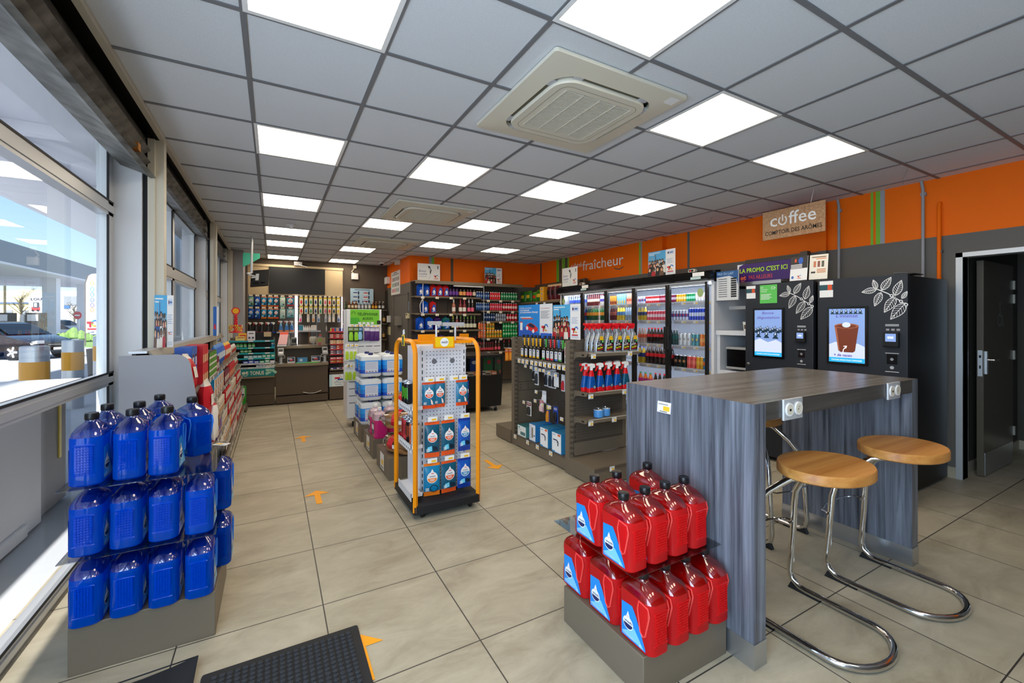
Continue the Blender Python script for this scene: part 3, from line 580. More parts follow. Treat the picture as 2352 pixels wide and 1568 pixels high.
def spray(kind):
    t = thing('spray_bottle', None, 'bottle'); H = .265; b = MB()
    if kind == 'silver':
        body = mat('silver_bottle', '#a4a8ad', .3, .45) and 'silver_bottle'
        b.rr([(.088, .05, .02, 0, .004), (.092, .054, .022, .01, .004), (.09, .054, .022, .09, .006), (.07, .05, .02, .14, .014), (.05, .042, .018, .172, .018), (.036, .034, .014, .185, .006), (.034, .032, .012, .215, 0)], body); b.build('body', t)
        b = MB(); o = (-.038, -.0285, .0); ux, uy = (1, 0, 0), (0, 0, 1)
        b.pl(o, ux, uy, [(.0, .014), (.084, .014), (.088, .1), (.078, .128), (.028, .128), (.006, .085)], P('#15161a')); b.pl(Vector(o)+Vector((0, -.0006, 0)), ux, uy, [(.03, .113), (.084, .113), (.074, .148), (.04, .148)], P('#f6d31c'))
        q = Vector(o)+Vector((0, -.0012, 0)); b.text('250ml', .017, q+Vector((.057, 0, .131)), ux, uy, P('#d8232a'), 'C', wide=.032); b.text('GRATUIT', .014, q+Vector((.057, 0, .118)), ux, uy, P('#d8232a'), 'C', wide=.038)
        b.disc(q+Vector((.026, 0, .098)), (.016, 0, 0), (0, 0, .019), P('#8d9096'), 14); b.disc(q+Vector((.026, -.0003, .098)), (.007, 0, 0), (0, 0, .008), P('#2b2c30'), 10); b.rect(q, ux, uy, .058, .09, .083, .11, P('#2f9a3e'))
        for k in range(3): b.rect(q+Vector((0, -.0003, 0)), ux, uy, .061, .093+.006*k, .08, .095+.006*k, P('#a7e0a0'))
        uxs, uys = Vector((.97, 0, .2)), Vector((-.2, 0, .97)); b.text('JANTES', .024, q+Vector((.006, -.0003, .055)), uxs, uys, 'white', wide=.056, bold=.02, slant=.2); b.text('NeoClean', .026, q+Vector((.008, -.0003, .028)), uxs, uys, P('#f4e21a'), wide=.066, bold=.02, slant=.2); b.line(q+Vector((.006, 0, .02)), ux, uy, [(0, 0), (.068, .01)], .005, P('#d8232a')); b.rect(q+Vector((0, -.0003, 0)), ux, uy, .056, .062, .075, .07, P('#d8232a'))
        b.build('label', t); red = P('#dd1420', .3); z = .212
        b = MB(); b.loft([rring(.03, .03, .01, z), rring(.034, .034, .012, z+.01), rring(.05, .036, .012, z+.02, .004), rring(.085, .034, .012, z+.035, -.012), rring(.095, .03, .01, z+.048, -.018), rring(.07, .024, .01, z+.056, -.004)], red); b.build('spray_head', t)
        b = MB(); trigger(b, z, red, .95); b.build('trigger', t); b = MB(); b.box(.018, -.004, z+.005, .03, .004, z+.03, 'white_plastic'); b.build('tamper_tab', t)
        return Proto(t)
    base, mid, top, hd, tr = {'blue': ('#d2141e', '#0b4f9c', '#d8141f', 'white_plastic', '#e02828'), 'teal': ('#d2141e', '#14506e', '#d8141f', 'white_plastic', '#e02828'), 'orange': ('#f08018', '#1273c6', '#7fc0ea', 'white_plastic', '#ef5a22'), 'bluetrig': ('#1b3aa0', '#111319', '#1b1d22', 'white_plastic', '#2a3fc0'), 'redtrig': ('#c01620', '#15161a', '#202126', 'white_plastic', '#e02828')}[kind]
    A, Bm, Tm = P(base, .3), P(mid, .28), P(top, .3)
    b.rr([(.088, .052, .02, 0), (.092, .055, .022, .008), (.092, .055, .022, .038), (.086, .053, .022, .07), (.066, .046, .02, .125), (.052, .04, .018, .145), (.046, .036, .016, .172), (.032, .03, .014, .19), (.028, .028, .013, .2)], [A, A, Bm, Bm, Bm, Tm, Tm, Tm]); b.build('body', t)
    b = MB(); o = (0, -.0287, 0); ux, uy = (1, 0, 0), (0, 0, 1); dr = lambda s, cz, up: [(s*cos(a*pi/8), cz+s*1.15*sin(a*pi/8)+(up if a == 4 else 0)) for a in range(16)]
    b.pl((.004, -.0275, 0), ux, Vector((0, .09, 1)), dr(.017, .092, .014), 'white'); b.pl((.004, -.0282, 0), ux, Vector((0, .09, 1)), [(.014*cos(pi+a*pi/8), .086+.016*sin(pi+a*pi/8)) for a in range(9)], P('#d8232a'))
    if kind == 'teal' or kind == 'blue':
        b.disc((.014, -.0288, .048), (.018, 0, 0), (0, 0, .018), 'black', 16); b.disc((.014, -.0291, .048), (.013, 0, 0), (0, 0, .013), P('#bfe4f7'), 14)
        for a in range(5): b.line((.014, -.0294, .048), ux, uy, [(0, 0), (.013*cos(a*1.257), .013*sin(a*1.257))], .004, 'black')
        b.rect((0, -.0289, 0), ux, uy, -.036, .036, -.004, .044, P('#d8232a'))
    b.text('wash', .012, (.004, -.0289, .094), ux, uy, 'navy', 'C', wide=.022); b.build('label', t)
    b = MB(); sprayhead(b, .197, hd); b.build('spray_head', t); b = MB(); trigger(b, .197, P(tr)); b.build('trigger', t)
    return Proto(t)
def pack(w, h, ends, mid, kind='car', name='wipes_pack'):             # hanging flow pack, hung by its top edge, facing -y
    t = thing(name, None, 'wipes pack'); b = MB(); E_, M_ = P(ends, .3), P(mid, .28); n = 9; rows = (-h, -h*.93, -h*.86, -h*.6, -h*.3, -h*.16, -h*.08, 0); th = (.0015, .003, .012, .021, .021, .014, .003, .0015); rings = []
    for z, q in zip(rows, th): rings.append([(-w/2+w*i/n, -q*(sin(pi*i/n)**.5 if 0 < i < n else .06), z) for i in range(n+1)]+[(w/2-w*i/n, q*.3*(sin(pi*i/n)**.5 if 0 < i < n else .06), z) for i in range(n+1)])
    b.loft(rings, [E_, E_, M_, M_, M_, M_, E_]); b.build('sachet', t); b = MB(); o = Vector((0, -.0222, 0)); ux, uy = Vector((1, 0, 0)), Vector((0, 0, 1)); s = w*.33; cz = -h*.42
    b.pl(o, ux, uy, [(s*cos(a*pi/10), cz+s*1.05*sin(a*pi/10)+(s*.55 if a == 5 else 0)) for a in range(20)], 'white'); ec = E_ if kind != 'glass' else P('#1a8bc4')
    b.pl(o+Vector((0, -.0006, 0)), ux, uy, [(s*.86*cos(pi+a*pi/10), cz-s*.12+s*.8*sin(pi+a*pi/10)) for a in range(11)], ec); b.text('wash', s*.42, o+Vector((0, -.001, cz+s*.12)), ux, uy, 'navy', 'C', wide=s*1.1, bold=.01)
    b.line(o+Vector((0, -.001, cz+s*.75)), ux, uy, [(-s*.2, 0), (s*.3, 0)], s*.12, P('#d8232a'))
    for k in range(2): b.line(o+Vector((0, -.001, cz-s*.35-s*.25*k)), ux, uy, [(-s*.5+s*.12*k, 0), (s*.5-s*.12*k, 0)], s*.12, 'white')
    zb = -h*.76
    if kind == 'hand': b.pl(o, ux, uy, [(w*.1, zb+.03), (w*.26, zb+.01), (w*.3, zb-h*.08), (w*.16, zb-h*.06)], P('#f3d7c6'))
    elif kind == 'wheel':
        for a0 in range(18): b.line(o+Vector((w*.1, 0, zb)), ux, uy, [(w*.24*cos(a0*pi/9), w*.2*sin(a0*pi/9)), (w*.24*cos((a0+1)*pi/9), w*.2*sin((a0+1)*pi/9))], .005, P('#0d1a28'))
    else:
        b.pl(o, ux, uy, [(-w*.34, zb+h*.07), (-w*.05, zb+h*.1), (-w*.02, zb-h*.04), (-w*.34, zb-h*.06)], P('#6fd0ee')); b.pl(o, ux, uy, [(w*.04, zb+h*.1), (w*.34, zb+h*.05), (w*.36, zb-h*.04), (w*.06, zb-h*.05)], P('#0a2236'))
    for k in range(3): b.line(o+Vector((0, -.0004, -h*.74-k*h*.035)), ux, uy, [(-w*.42, 0), (-w*.2, 0)], h*.016, 'white')
    b.build('print', t); return Proto(t)
def hook(parent, p, L_=.09, d=(0, -1, 0), tagc=True, tw=.07):
    d = Vector(d); p = Vector(p); b = MB(); b.tube([p, p+d*L_, p+d*(L_+.005)+Vector((0, 0, .012))], .0025, 'steel', 6); s = Vector((-d.y, d.x, 0)); q = p+d*(L_+.012)
    b.obox(q+Vector((0, 0, .012)), s*tw/2, d*.0008, Vector((0, 0, .018)), 'white')
    if tagc: b.obox(q+d*.0014+Vector((0, 0, .008))+s*tw*.14, s*tw*.24, d*.0004, Vector((0, 0, .007)), P('#f2c230'))
    b.build('display_hook', parent)
def cbox(w, d, h, c, front=None, name='product_box', cat='box', marks=(), part='front_print', top=None):   # carton, base centre at origin, front toward -y
    t = thing(name, None, cat); b = MB(); b.box(-w/2, -d/2, 0, w/2, d/2, h, P(c, .42)); 
    if top: b.rect((0, 0, h+.0004), (1, 0, 0), (0, 1, 0), -w/2, -d/2, w/2, d/2, P(top, .42))
    b.build('carton', t)
    if front or marks:
        b = MB(); o = (0, -d/2-.0006, 0); ux, uy = (1, 0, 0), (0, 0, 1)
        if front: b.rect(o, ux, uy, -w*.47, h*.03, w*.47, h*.97, P(front, .42))
        for x_0, z_0, x_1, z_1, cc in marks: b.rect((0, -d/2-.0012, 0), ux, uy, w*(x_0-.5), h*z_0, w*(x_1-.5), h*z_1, P(cc, .42))
        b.build(part, t)
    return Proto(t)
def bag(w, h, th, c1, c2=None, c3=None, name='snack_bag', cat='snack bag', gl=.3):
    t = thing(name, None, cat); n = 10; b = MB(); C1, C2 = P(c1, gl), P(c2 or c1, gl); zs = (0, .06, .14, .4, .66, .86, .94, 1); q = (.1, .35, .8, 1, 1, .7, .2, .08); rings = []
    for z, k in zip(zs, q): rings.append([(w*(.5-.03*k)*cos(2*pi*i/n)*(1 if abs(cos(2*pi*i/n)) > .9 else 1.02)+.002*sin(9*z+i), th/2*k*sin(2*pi*i/n)+.003*sin(17*z+3*i), z*h) for i in range(n)])
    b.loft(rings, [C2, C1, C1, C1, C1, C2, C2]); b.build('pouch', t)
    if c3:
        b = MB(); b.loft([[(w*.32*(i/4-.5)*2*.9, -th/2*math.sqrt(max(.05, 1-(.6*(i/4-.5)*2)**2))*(.97 if z > .5 else 1.0)-.004, z*h) for i in range(5)] for z in (.36, .5, .64)], P(c3, gl), cap=False, closed=False); b.build('logo_print', t)
    return Proto(t)
def blister(w, h, c, mid, thick=.008, blob='#222222', name='hanging_pack', cat='hanging pack', wrap=False):   # carded goods, hung by the top, facing -y
    t = thing(name, None, cat); b = MB(); b.box(-w/2, -.002, -h, w/2, 0, 0, P(c, .4)); b.rect((0, -.0026, 0), (1, 0, 0), (0, 0, 1), -w*.45, -h*.3, w*.45, -h*.06, P(mid, .4))
    for k in range(3): b.rect((0, -.003, 0), (1, 0, 0), (0, 0, 1), -w*.35, -h*(.12+.05*k), w*.3, -h*(.1+.05*k), 'white')
    b.build('card', t); b = MB(); b.rr([(w*.62, thick*2, .004, -h*.92, 0, -thick), (w*.7, thick*2.2, .006, -h*.6, 0, -thick), (w*.5, thick, .004, -h*.36, 0, -thick*.6)], P(blob, .3)); b.build('goods', t)
    return Proto(t)
# ---------------------------------------------------------------- printed posters
def emblem(b, q, ux, uy, x, y, s):
    b.line(q, ux, uy, [(x-s*.55, y+s*.06), (x+s*.1, y+s*.06)], s*.22, P('#d2202c')); b.line(q, ux, uy, [(x-s*.2, y), (x-s*.2, y-s*.4)], s*.2, P('#d2202c'))
    cs = ['#2a60c8', '#2a60c8', '#2f9ad8', '#2fb6c8', '#6cc04a', '#f5b21a', '#f08a1c']
    for k, c in enumerate(cs): a0, a1 = .2+k*.72, .2+(k+1)*.72; b.line(q, ux, uy, [(x+s*.25+s*.3*cos(a0), y+s*.3*sin(a0)), (x+s*.25+s*.3*cos(a1), y+s*.3*sin(a1))], s*.14, P(c))
    b.rect(q, ux, uy, x-s*.5, y-s*.65, x+s*.55, y-s*.52, P('#d2202c'))
def crowd(b, o, ux, uy, w, h, seed=3):
    R = random.Random(seed); n = Vector(ux).cross(Vector(uy))*.0005; o = Vector(o); wp = w*.66
    b.rect(o, ux, uy, 0, 0, w, h, 'white'); b.rect(o+n, ux, uy, 0, 0, wp, h, P('#4aa9dc')); b.rect(o+n*1.5, ux, uy, 0, 0, wp, h*.62, P('#8ec3e2')); b.rect(o+2*n, ux, uy, 0, 0, wp, h*.3, P('#23262e'))
    b.line(o+3*n, ux, uy, [(wp*.05, h*.93), (wp*.7, h*.93)], h*.025, 'white'); b.line(o+3*n, ux, uy, [(wp*.05, h*.87), (wp*.35, h*.87)], h*.025, 'white')
    skin = ['#8a5a3c', '#c98f68', '#5d3a26', '#e0ac86', '#a86f4a']; cl = ['#20242c', '#b3202c', '#2a4a8c', '#e8e2d6', '#6a4a3a', '#11151c']
    b.line(o+3*n, ux, uy, [(wp*.45, h*.5), (wp*.42, h*.82)], w*.03, P('#25457e')); b.line(o+3*n, ux, uy, [(wp*.3, h*.5), (wp*.22, h*.75)], w*.025, P('#c98f68')); b.disc(o+Vector(ux)*wp*.42+Vector(uy)*h*.84+4*n, Vector(ux)*w*.018, Vector(uy)*h*.03, P('#8a5a3c'), 8)
    k = 0
    for r_, (yy, nn, s) in enumerate(((.58, 6, .05), (.44, 5, .062), (.24, 4, .075))):
        for i in range(nn):
            x = wp*(.1+.8*(i+.5*(r_ % 2))/(nn-.5)); y = h*(yy+R.uniform(-.03, .03)); q = o+(4+k)*n*.5+3*n; sk = P(skin[R.randrange(5)]); k += 1
            b.pl(q, ux, uy, [(x-w*s*1.1, max(0, y-h*.36)), (x+w*s*1.1, max(0, y-h*.36)), (x+w*s*.9, y-h*.06), (x-w*s*.9, y-h*.06)], P(cl[R.randrange(6)])); b.disc(q+n*.5+Vector(ux)*x+Vector(uy)*(y+h*.025), Vector(ux)*w*s*.85, Vector(uy)*h*s*1.25, P('#17110e'), 12); b.disc(q+n+Vector(ux)*x+Vector(uy)*y, Vector(ux)*w*s*.55, Vector(uy)*h*s*.95, sk, 12)
            b.line(q+1.3*n, ux, uy, [(x-w*s*.2, y-h*s*.4), (x+w*s*.2, y-h*s*.4)], h*.012, 'white')
    q = o+2*n; b.rect(q, ux, uy, w*.72, h*.8, w*.95, h*.93, P('#c9d6ea')); b.disc(q+n+Vector(ux)*w*.76+Vector(uy)*h*.865, Vector(ux)*w*.03, Vector(uy)*h*.04, P('#5a2a4a'), 10); b.line(q+n, ux, uy, [(w*.81, h*.865), (w*.92, h*.865)], h*.04, P('#4a6aa8'))
    for j in range(5): b.line(q, ux, uy, [(w*.71, h*(.62-.04*j)), (w*(.93-.04*(j % 2)), h*(.62-.04*j))], h*.012, P('#8a9cc8'))
    emblem(b, q, ux, uy, w*.82, h*.28, w*.2); [b.line(q, ux, uy, [(w*.71, h*(.1-.025*j)), (w*.95, h*(.1-.025*j))], h*.008, P('#aab4c8')) for j in range(3)]
def charger(b, o, ux, uy, w, h):
    n = Vector(ux).cross(Vector(uy))*.0006; o = Vector(o); b.rect(o, ux, uy, 0, 0, w, h, 'white'); q = o+n
    b.text('Bonne', h*.2, q+Vector(ux)*w*.06+Vector(uy)*h*.5, ux, uy, P('#2a4f9a'), wide=w*.3, slant=.2); b.text('installée', h*.16, q+Vector(ux)*w*.06+Vector(uy)*h*.34, ux, uy, P('#2a4f9a'), wide=w*.36, slant=.2)
    b.pl(q, ux, uy, [(w*.46, h*.86), (w*.54, h*.86), (w*.62, h*.62), (w*.58, h*.42), (w*.54, h*.42), (w*.54, h*.6)], P('#4a5058')); b.pl(q+n, ux, uy, [(w*.48, h*.74), (w*.56, h*.74), (w*.58, h*.6), (w*.52, h*.62)], P('#c9ced4')); b.disc(q+n+Vector(ux)*w*.5+Vector(uy)*h*.82, Vector(ux)*w*.04, Vector(uy)*h*.06, P('#22262c'), 12)
    b.line(q, ux, uy, [(w*.56, h*.42), (w*.55, h*.25), (w*.5, h*.15), (w*.47, h*.12)], w*.012, P('#8fb4d8')); b.rect(q, ux, uy, w*.88, h*.72, w*.92, h*.9, P('#22262c')); emblem(b, q, ux, uy, w*.82, h*.28, w*.18)
    for j in range(2): b.line(q, ux, uy, [(w*.06, h*(.27-.05*j)), (w*.4, h*(.27-.05*j))], h*.014, P('#9aa8c0'))
def poster(o, ux, uy, w, h, kind, label, cat='poster', name='poster', th=.006):
    ux, uy = Vector(ux), Vector(uy); n = ux.cross(uy); o = Vector(o); r = thing(name, label, cat, tuple(o)); b = MB(); c = o+ux*w/2+uy*h/2
    b.obox(c-n*th/2, ux*w/2, uy*h/2, n*th/2*.98, 'white'); b.build('panel', r); b = MB(); kind(b, o+n*.001, ux, uy, w, h); b.build('print', r)
    return r
# ================================================================ orange-framed wipes display on castors
C = thing('display_cart', 'white pegboard display stand with orange tube frame on black wheeled deck', 'display stand', (1.14, 3.33, 0))
X0, X1, Ya, Yb = .885, 1.405, 3.03, 3.63
b = MB(); b.rr([(X1-X0, Yb-Ya, .02, .045), (X1-X0, Yb-Ya, .02, .1), (X1-X0-.02, Yb-Ya-.02, .015, .105)], 'rubber', ((X0+X1)/2, (Ya+Yb)/2, 0)); b.build('deck', C)
for x in (X0+.07, X1-.07):
    for y in (Ya+.05, Yb-.06):
        b = MB(); b.lathe([(.022, -.009), (.024, -.004), (.024, .004), (.022, .009)], 'black', n=12); b.v = [(x+vz, y+vx, .0245+vy) for vx, vy, vz in b.v]; b.box(x-.012, y-.015, .03, x+.012, y+.02, .046, 'steel'); b.build('castor', C)
for x in (X0+.012, X1-.012):                             # rounded tube arches, one each side
    y0, y1, R_ = Ya+.02, Yb-.03, .11; pts = [(x, y0, .06)]+[(x, y0+R_-R_*cos(a*pi/12), 1.205-R_+R_*sin(a*pi/12)+.085) for a in range(7)]+[(x, y1-R_+R_*sin(a*pi/12), 1.205-R_+R_*cos(a*pi/12)+.085) for a in range(7)]+[(x, y1, .06)]
    b = MB(); b.tube(pts, .0185, 'orange_paint', 4); b.build('frame_arch', C)
b = MB()
for y in (Ya+.13, Yb-.14): b.box(X0+.02, y-.012, 1.268, X1-.02, y+.012, 1.29, 'orange_paint')
b.build('cross_rail', C)
def holes(b, o, ux, uy, w, h, p, d, m='black', x0=.02, y0=.02):
    nx, ny = int((w-2*x0)/p), int((h-2*y0)/p); q = Vector(o)+Vector(ux).cross(Vector(uy))*.0006
    for i in range(nx+1):
        for j in range(ny+1): b.rect(q, ux, uy, x0+i*p-d/2, y0+j*p-d/2, x0+i*p+d/2, y0+j*p+d/2, m)
xa, xb, yf = .993, 1.372, 3.25
b = MB(); b.box(xa, yf, .105, xb, yf+.26, 1.25, 'white_metal'); b.build('column', C)
b = MB(); b.box(xa, yf-.004, .11, xb, yf, 1.245, 'white_metal'); holes(b, (xa, yf-.004, .11), (1, 0, 0), (0, 0, 1), xb-xa, 1.135, .0275, .0065, x0=.052)
for x in (xa+.016, xb-.016):
    for k in range(22): b.rect((x, yf-.0047, .13+.05*k), (1, 0, 0), (0, 0, 1), -.0035, 0, .0035, .03, 'black')
for x in (1.105, 1.255): b.disc((x, yf-.0055, 1.125), (.021, 0, 0), (0, 0, .021), P('#6e7076'), 18)
b.build('pegboard', C)
b = MB(); b.box(xa-.02, yf-.01, .11, xa, yf+.28, 1.24, 'white_metal'); b.build('side_panel', C)
for z, d in ((.80, 0), (.515, 0), (.16, 0)):
    b = MB(); b.box(X0+.005, yf-.12, z-.018, xa-.02, yf+.24, z-.01, 'white_metal'); b.box(X0+.001, yf-.125, z-.05, X0+.005, yf+.24, z+.008, 'white_metal'); b.box(X0+.001, yf-.125, z-.02, xa-.02, yf-.121, z+.008, 'white_metal')
    if z > .3:
        for k in range(7): b.box(X0-.0005, yf-.115+.045*k, z-.042, X0+.001, yf-.08+.045*k, z-.006, 'white'); b.box(X0-.001, yf-.108+.045*k, z-.034, X0-.0005, yf-.09+.045*k, z-.016, P('#444a5a'))
    b.build('side_shelf', C)
b = MB(); b.tube([(1.165, yf+.12, 1.25), (1.165, yf+.12, 1.41)], .009, 'silver'); b.box(1.10, yf+.09, 1.41, 1.20, yf+.15, 1.44, 'silver'); b.tube([(1.33, yf+.12, 1.25), (1.33, yf+.12, 1.40)], .009, 'silver'); b.box(1.21, yf+.09, 1.40, 1.40, yf+.15, 1.43, 'silver'); b.build('handle', C)
b = MB(); b.box(1.058, Ya+.08, 1.235, 1.222, Ya+.105, 1.322, 'orange_paint'); b.rect((1.068, Ya+.0794, 1.245), (1, 0, 0), (0, 0, 1), 0, 0, .144, .074, P('#f0c81e')); b.disc((1.14, Ya+.0788, 1.281), (.034, 0, 0), (0, 0, .034), 'white', 20); b.text('wash', .028, (1.14, Ya+.078, 1.273), (1, 0, 0), (0, 0, 1), 'navy', 'C', wide=.05, bold=.01); b.build('wash_sign', C)
for x0, x1 in ((1.05, 1.195), (1.42, 1.5)):
    b = MB(); b.box(x0, Yb-.15, 1.25, x1, Yb-.13, 1.33, 'orange_paint'); b.box(x0+.02, Yb-.17, 1.25, x0+.03, Yb-.15, 1.29, 'orange_paint'); b.build('sign_holder', C)
b = MB(); b.box(X0-.008, 3.28, 1.25, X0-.004, 3.35, 1.335, P('#e2c01c')); b.box(X0-.0085, 3.295, 1.255, X0-.008, 3.335, 1.325, P('#1f3f4a')); b.box(X0-.009, 3.30, 1.275, X0-.0085, 3.33, 1.3, P('#2f8a6a')); b.tube([(X0, 3.33, 1.3), (X0, 3.335, 1.37), (X0, 3.315, 1.375), (X0, 3.30, 1.34)], .004, 'silver'); b.build('tablet_holder', C)
zr = 3
rows_ = [(.975, .975-.2, .1, [('hand', 1.034), ('hand', 1.122), ('hand', 1.305)], 'top'), (.672, .27, .113, [('car', 1.06), ('car', 1.19), ('glass', 1.325)], 'middle'), (.357, .245, .123, [('wheel', 1.058), ('car', 1.195), ('glass', 1.325)], 'bottom')]
col = {'hand': ('#e8501e', '#1a6f96'), 'car': ('#ef5b22', '#125672'), 'glass': ('#1c3d9c', '#1556b4'), 'wheel': ('#f07d1c', '#0f7fb0')}; PK = {}
wn_ = {'hand': 'small orange-ended hand wipes pack', 'car': 'orange-ended teal car wipes pack', 'glass': 'all-blue glass wipes pack', 'wheel': 'orange-ended bright blue dashboard wipes pack'}
for z, h, w, items, rn in rows_:
    h = .2 if rn == 'top' else h
    for k, (kd, x) in enumerate(items):
        key = (kd, rn); ph = h if kd != 'glass' else h*.95
        if key not in PK: PK[key] = pack(w if kd != 'glass' else w*.93, ph, *col[kd], kind=kd)
        PK[key].put((x, 3.166+(.018 if rn == 'top' and k == 1 else 0), z), (-.12, .08, .02, -.05)[k], f'{wn_[kd]}, {ORD[k]} from left in {rn} row of the orange cart', 'wipes packs on the cart')
        hook(C, (x-.0, yf-.004, z+.012), .085, tw=.075)
    if rn == 'top': pack(.09, .19, '#1c3d9c', '#1c3d9c', kind='glass').put((1.335, 3.195, z-.012), .1, 'blue wipes pack half behind the right pack in the top row of the cart', 'wipes packs on the cart')
hook(C, (1.235, yf-.004, .987), .085, tw=.075)
CN = can('#17181c', None, None, r=.0335, h=.17, claw='#5fd02a')
for k, (x, y) in enumerate(((.936, 3.45), (.93, 3.36))): CN.put((x, y, .7925), -.9, f'black energy drink can with green claw marks, {("rear", "front")[k]} one on the upper cart shelf', 'energy cans on the cart')
for k, (c1, c2, x, y, nm, cl) in enumerate((('#e0424c', None, .931, 3.375, 'pinkish red', '#2a1014'), ('#1d1a1c', None, .93, 3.301, 'black', '#c4502a'), ('#ef7a4c', None, .938, 3.232, 'orange', '#7a2a14'), ('#e4e8ec', None, .932, 3.163, 'white', '#9aa0aa'), ('#c02838', None, .935, 3.165+.36-.075, 'dark red', '#31080c'))):
    can(c1, c2, None, r=.0335, h=.17, claw=cl).put((x, y, .5075), -.9, f'{nm} energy drink can on the lower cart shelf', 'energy cans on the cart')
# ================================================================ brown gondola in the middle
G = thing('gondola_shelf', 'brown double-sided metal gondola with pegboard back beside the bar table', 'shelving', (2.8, 3.8, 0))
for x, y in ((2.43, 3.27), (3.10, 3.27), (2.456, 4.37)):
    b = MB(); b.box(x, y, 0, x+.05, y+.06, 1.255, 'taupe'); b.build('upright', G)
b = MB(); b.box(2.48, 4.415, .13, 3.12, 4.43, 1.25, 'taupe_dark'); b.build('far_pegboard', G); b = MB()
for k in range(24):
    z = .08+.05*k
    for x in (2.448, 2.462): b.rect((x, 3.2694, z), (1, 0, 0), (0, 0, 1), -.002, 0, .003, .026, 'black')
    for dx in (0, .02): b.rect((2.482+.0+dx*.2, 3.2692, z), (1, 0, 0), (0, 0, 1), -.008+dx, 0, -.002+dx, .02, 'black')
    b.rect((2.481, 4.3694, z), (1, 0, 0), (0, 0, 1), -.012, 0, -.006, .024, 'black'); b.rect((2.481, 4.3694, z), (1, 0, 0), (0, 0, 1), .006, 0, .016, .02, 'black')
b.build('upright_slots', G)
b = MB(); b.box(2.48, 3.272, .18, 3.12, 3.29, 1.25, 'taupe_dark'); holes(b, (2.48, 3.272, .31), (1, 0, 0), (0, 0, 1), .64, .94, .0255, .006, 'black')
for z in (1.06, .74, .30): b.rect((2.48, 3.2712, z), (1, 0, 0), (0, 0, 1), 0, 0, .64, .003, 'black')
b.build('end_pegboard', G)
b = MB(); b.box(2.83, 3.29, 0, 2.86, 4.43, 1.25, 'taupe_dark'); holes(b, (2.83, 4.37, .15), (0, -1, 0), (0, 0, 1), 1.08, 1.08, .0255, .006, 'black'); b.build('back_pegboard', G)
b = MB(); b.box(2.5, 4.39, .13, 2.85, 4.41, 1.25, 'taupe')
for z in (1.07, .72, .62): b.rect((2.506, 4.3893, z), (1, 0, 0), (0, 0, 1), 0, 0, .32, .004, 'black')
holes(b, (2.506, 4.3895, 1.09), (1, 0, 0), (0, 0, 1), .17, .15, .024, .006, 'black', .015, .015)
for x, z in ((2.56, .69), (2.56, .65), (2.66, .69), (2.66, .65)): b.disc((x, 4.3889, z), (.005, 0, 0), (0, 0, .007), 'black', 8)
b.build('side_panel', G)
b = MB(); b.box(2.456, 3.33, .012, 2.85, 4.37, .13, 'taupe'); b.box(2.45, 3.33, .118, 2.46, 4.37, .133, 'taupe_dark'); b.box(2.86, 3.33, .012, 3.26, 4.37, .13, 'taupe'); b.build('base_shelf', G)
b = MB(); b.box(2.425, 2.9, .012, 3.13, 3.272, .16, 'taupe'); holes(b, (2.44, 2.905, .16), (1, 0, 0), (0, 1, 0), .67, .03, .022, .006, 'black', .01, .012); b.box(2.43, 2.895, .13, 3.125, 2.902, .158, 'taupe_dark'); b.box(2.49, 3.255, .17, 3.12, 3.272, .29, 'taupe'); b.build('end_base_shelf', G)
b = MB(); b.box(2.44, 4.43, .012, 3.13, 4.80, .16, 'taupe'); b.build('far_base_shelf', G)
for z in (1.15, .79, .541):
    b = MB(); b.box(2.485, 3.07, z-.012, 3.125, 3.272, z, 'taupe'); b.box(2.50, 3.066, z-.034, 3.125, 3.072, z+.001, 'taupe'); b.box(2.5, 3.0655, z-.004, 3.125, 3.0665, z+.0015, 'cream_metal')
    for x in (2.486, 3.118):
        b.ext([(x, 3.272, z-.09), (x, 3.272, z), (x, 3.075, z), (x, 3.075, z-.028), (x, 3.10, z-.04), (x, 3.2, z-.045), (x, 3.245, z-.055)], (.004, 0, 0), 'taupe'); b.rect((x-.0008, 3.15, z-.03), (0, -1, 0), (0, 0, 1), 0, 0, .035, .014, 'black')
    b.build('shelf', G)
b = MB(); b.box(2.478, 3.36, 1.012, 2.83, 4.37, 1.024, 'taupe'); b.box(2.47, 3.36, .99, 2.48, 4.37, 1.026, 'taupe'); b.build('shelf', G)
b = MB()
for x, y in ((2.44, 3.25), (2.455, 3.22), (2.47, 4.36)): b.lathe([(.012, 0), (.012, .012), (.006, .014), (.006, .05)], 'steel', (x, y, 0), 8)
b.build('levelling_feet', G)
def gtag(p, ux, w=.055, h=.042, lab='', tilt=0, par=None): return price_card('price_tag', p, ux, (0, 0, 1), w, h, lab, parent=par)
for x, z, u in ((2.55, 1.118, 0), (3.0, 1.125, 0), (2.52, .755, 0), (2.93, .765, 0), (2.52, .51, 0), (2.80, .515, 0), (2.62, .135, 0)):
    gtag((x, 3.062 if z > .2 else 2.892, z), (1, 0, 0), par=G)
for k in range(11):
    y = 4.27-.085*k-(.02 if k > 2 else 0); gtag((2.466, y, .985), (0, -1, 0), .058, .05, par=G)
for y in (4.33, 4.05, 3.85, 3.6): gtag((2.447, y, .105), (0, -1, 0), .055, .045, par=G)
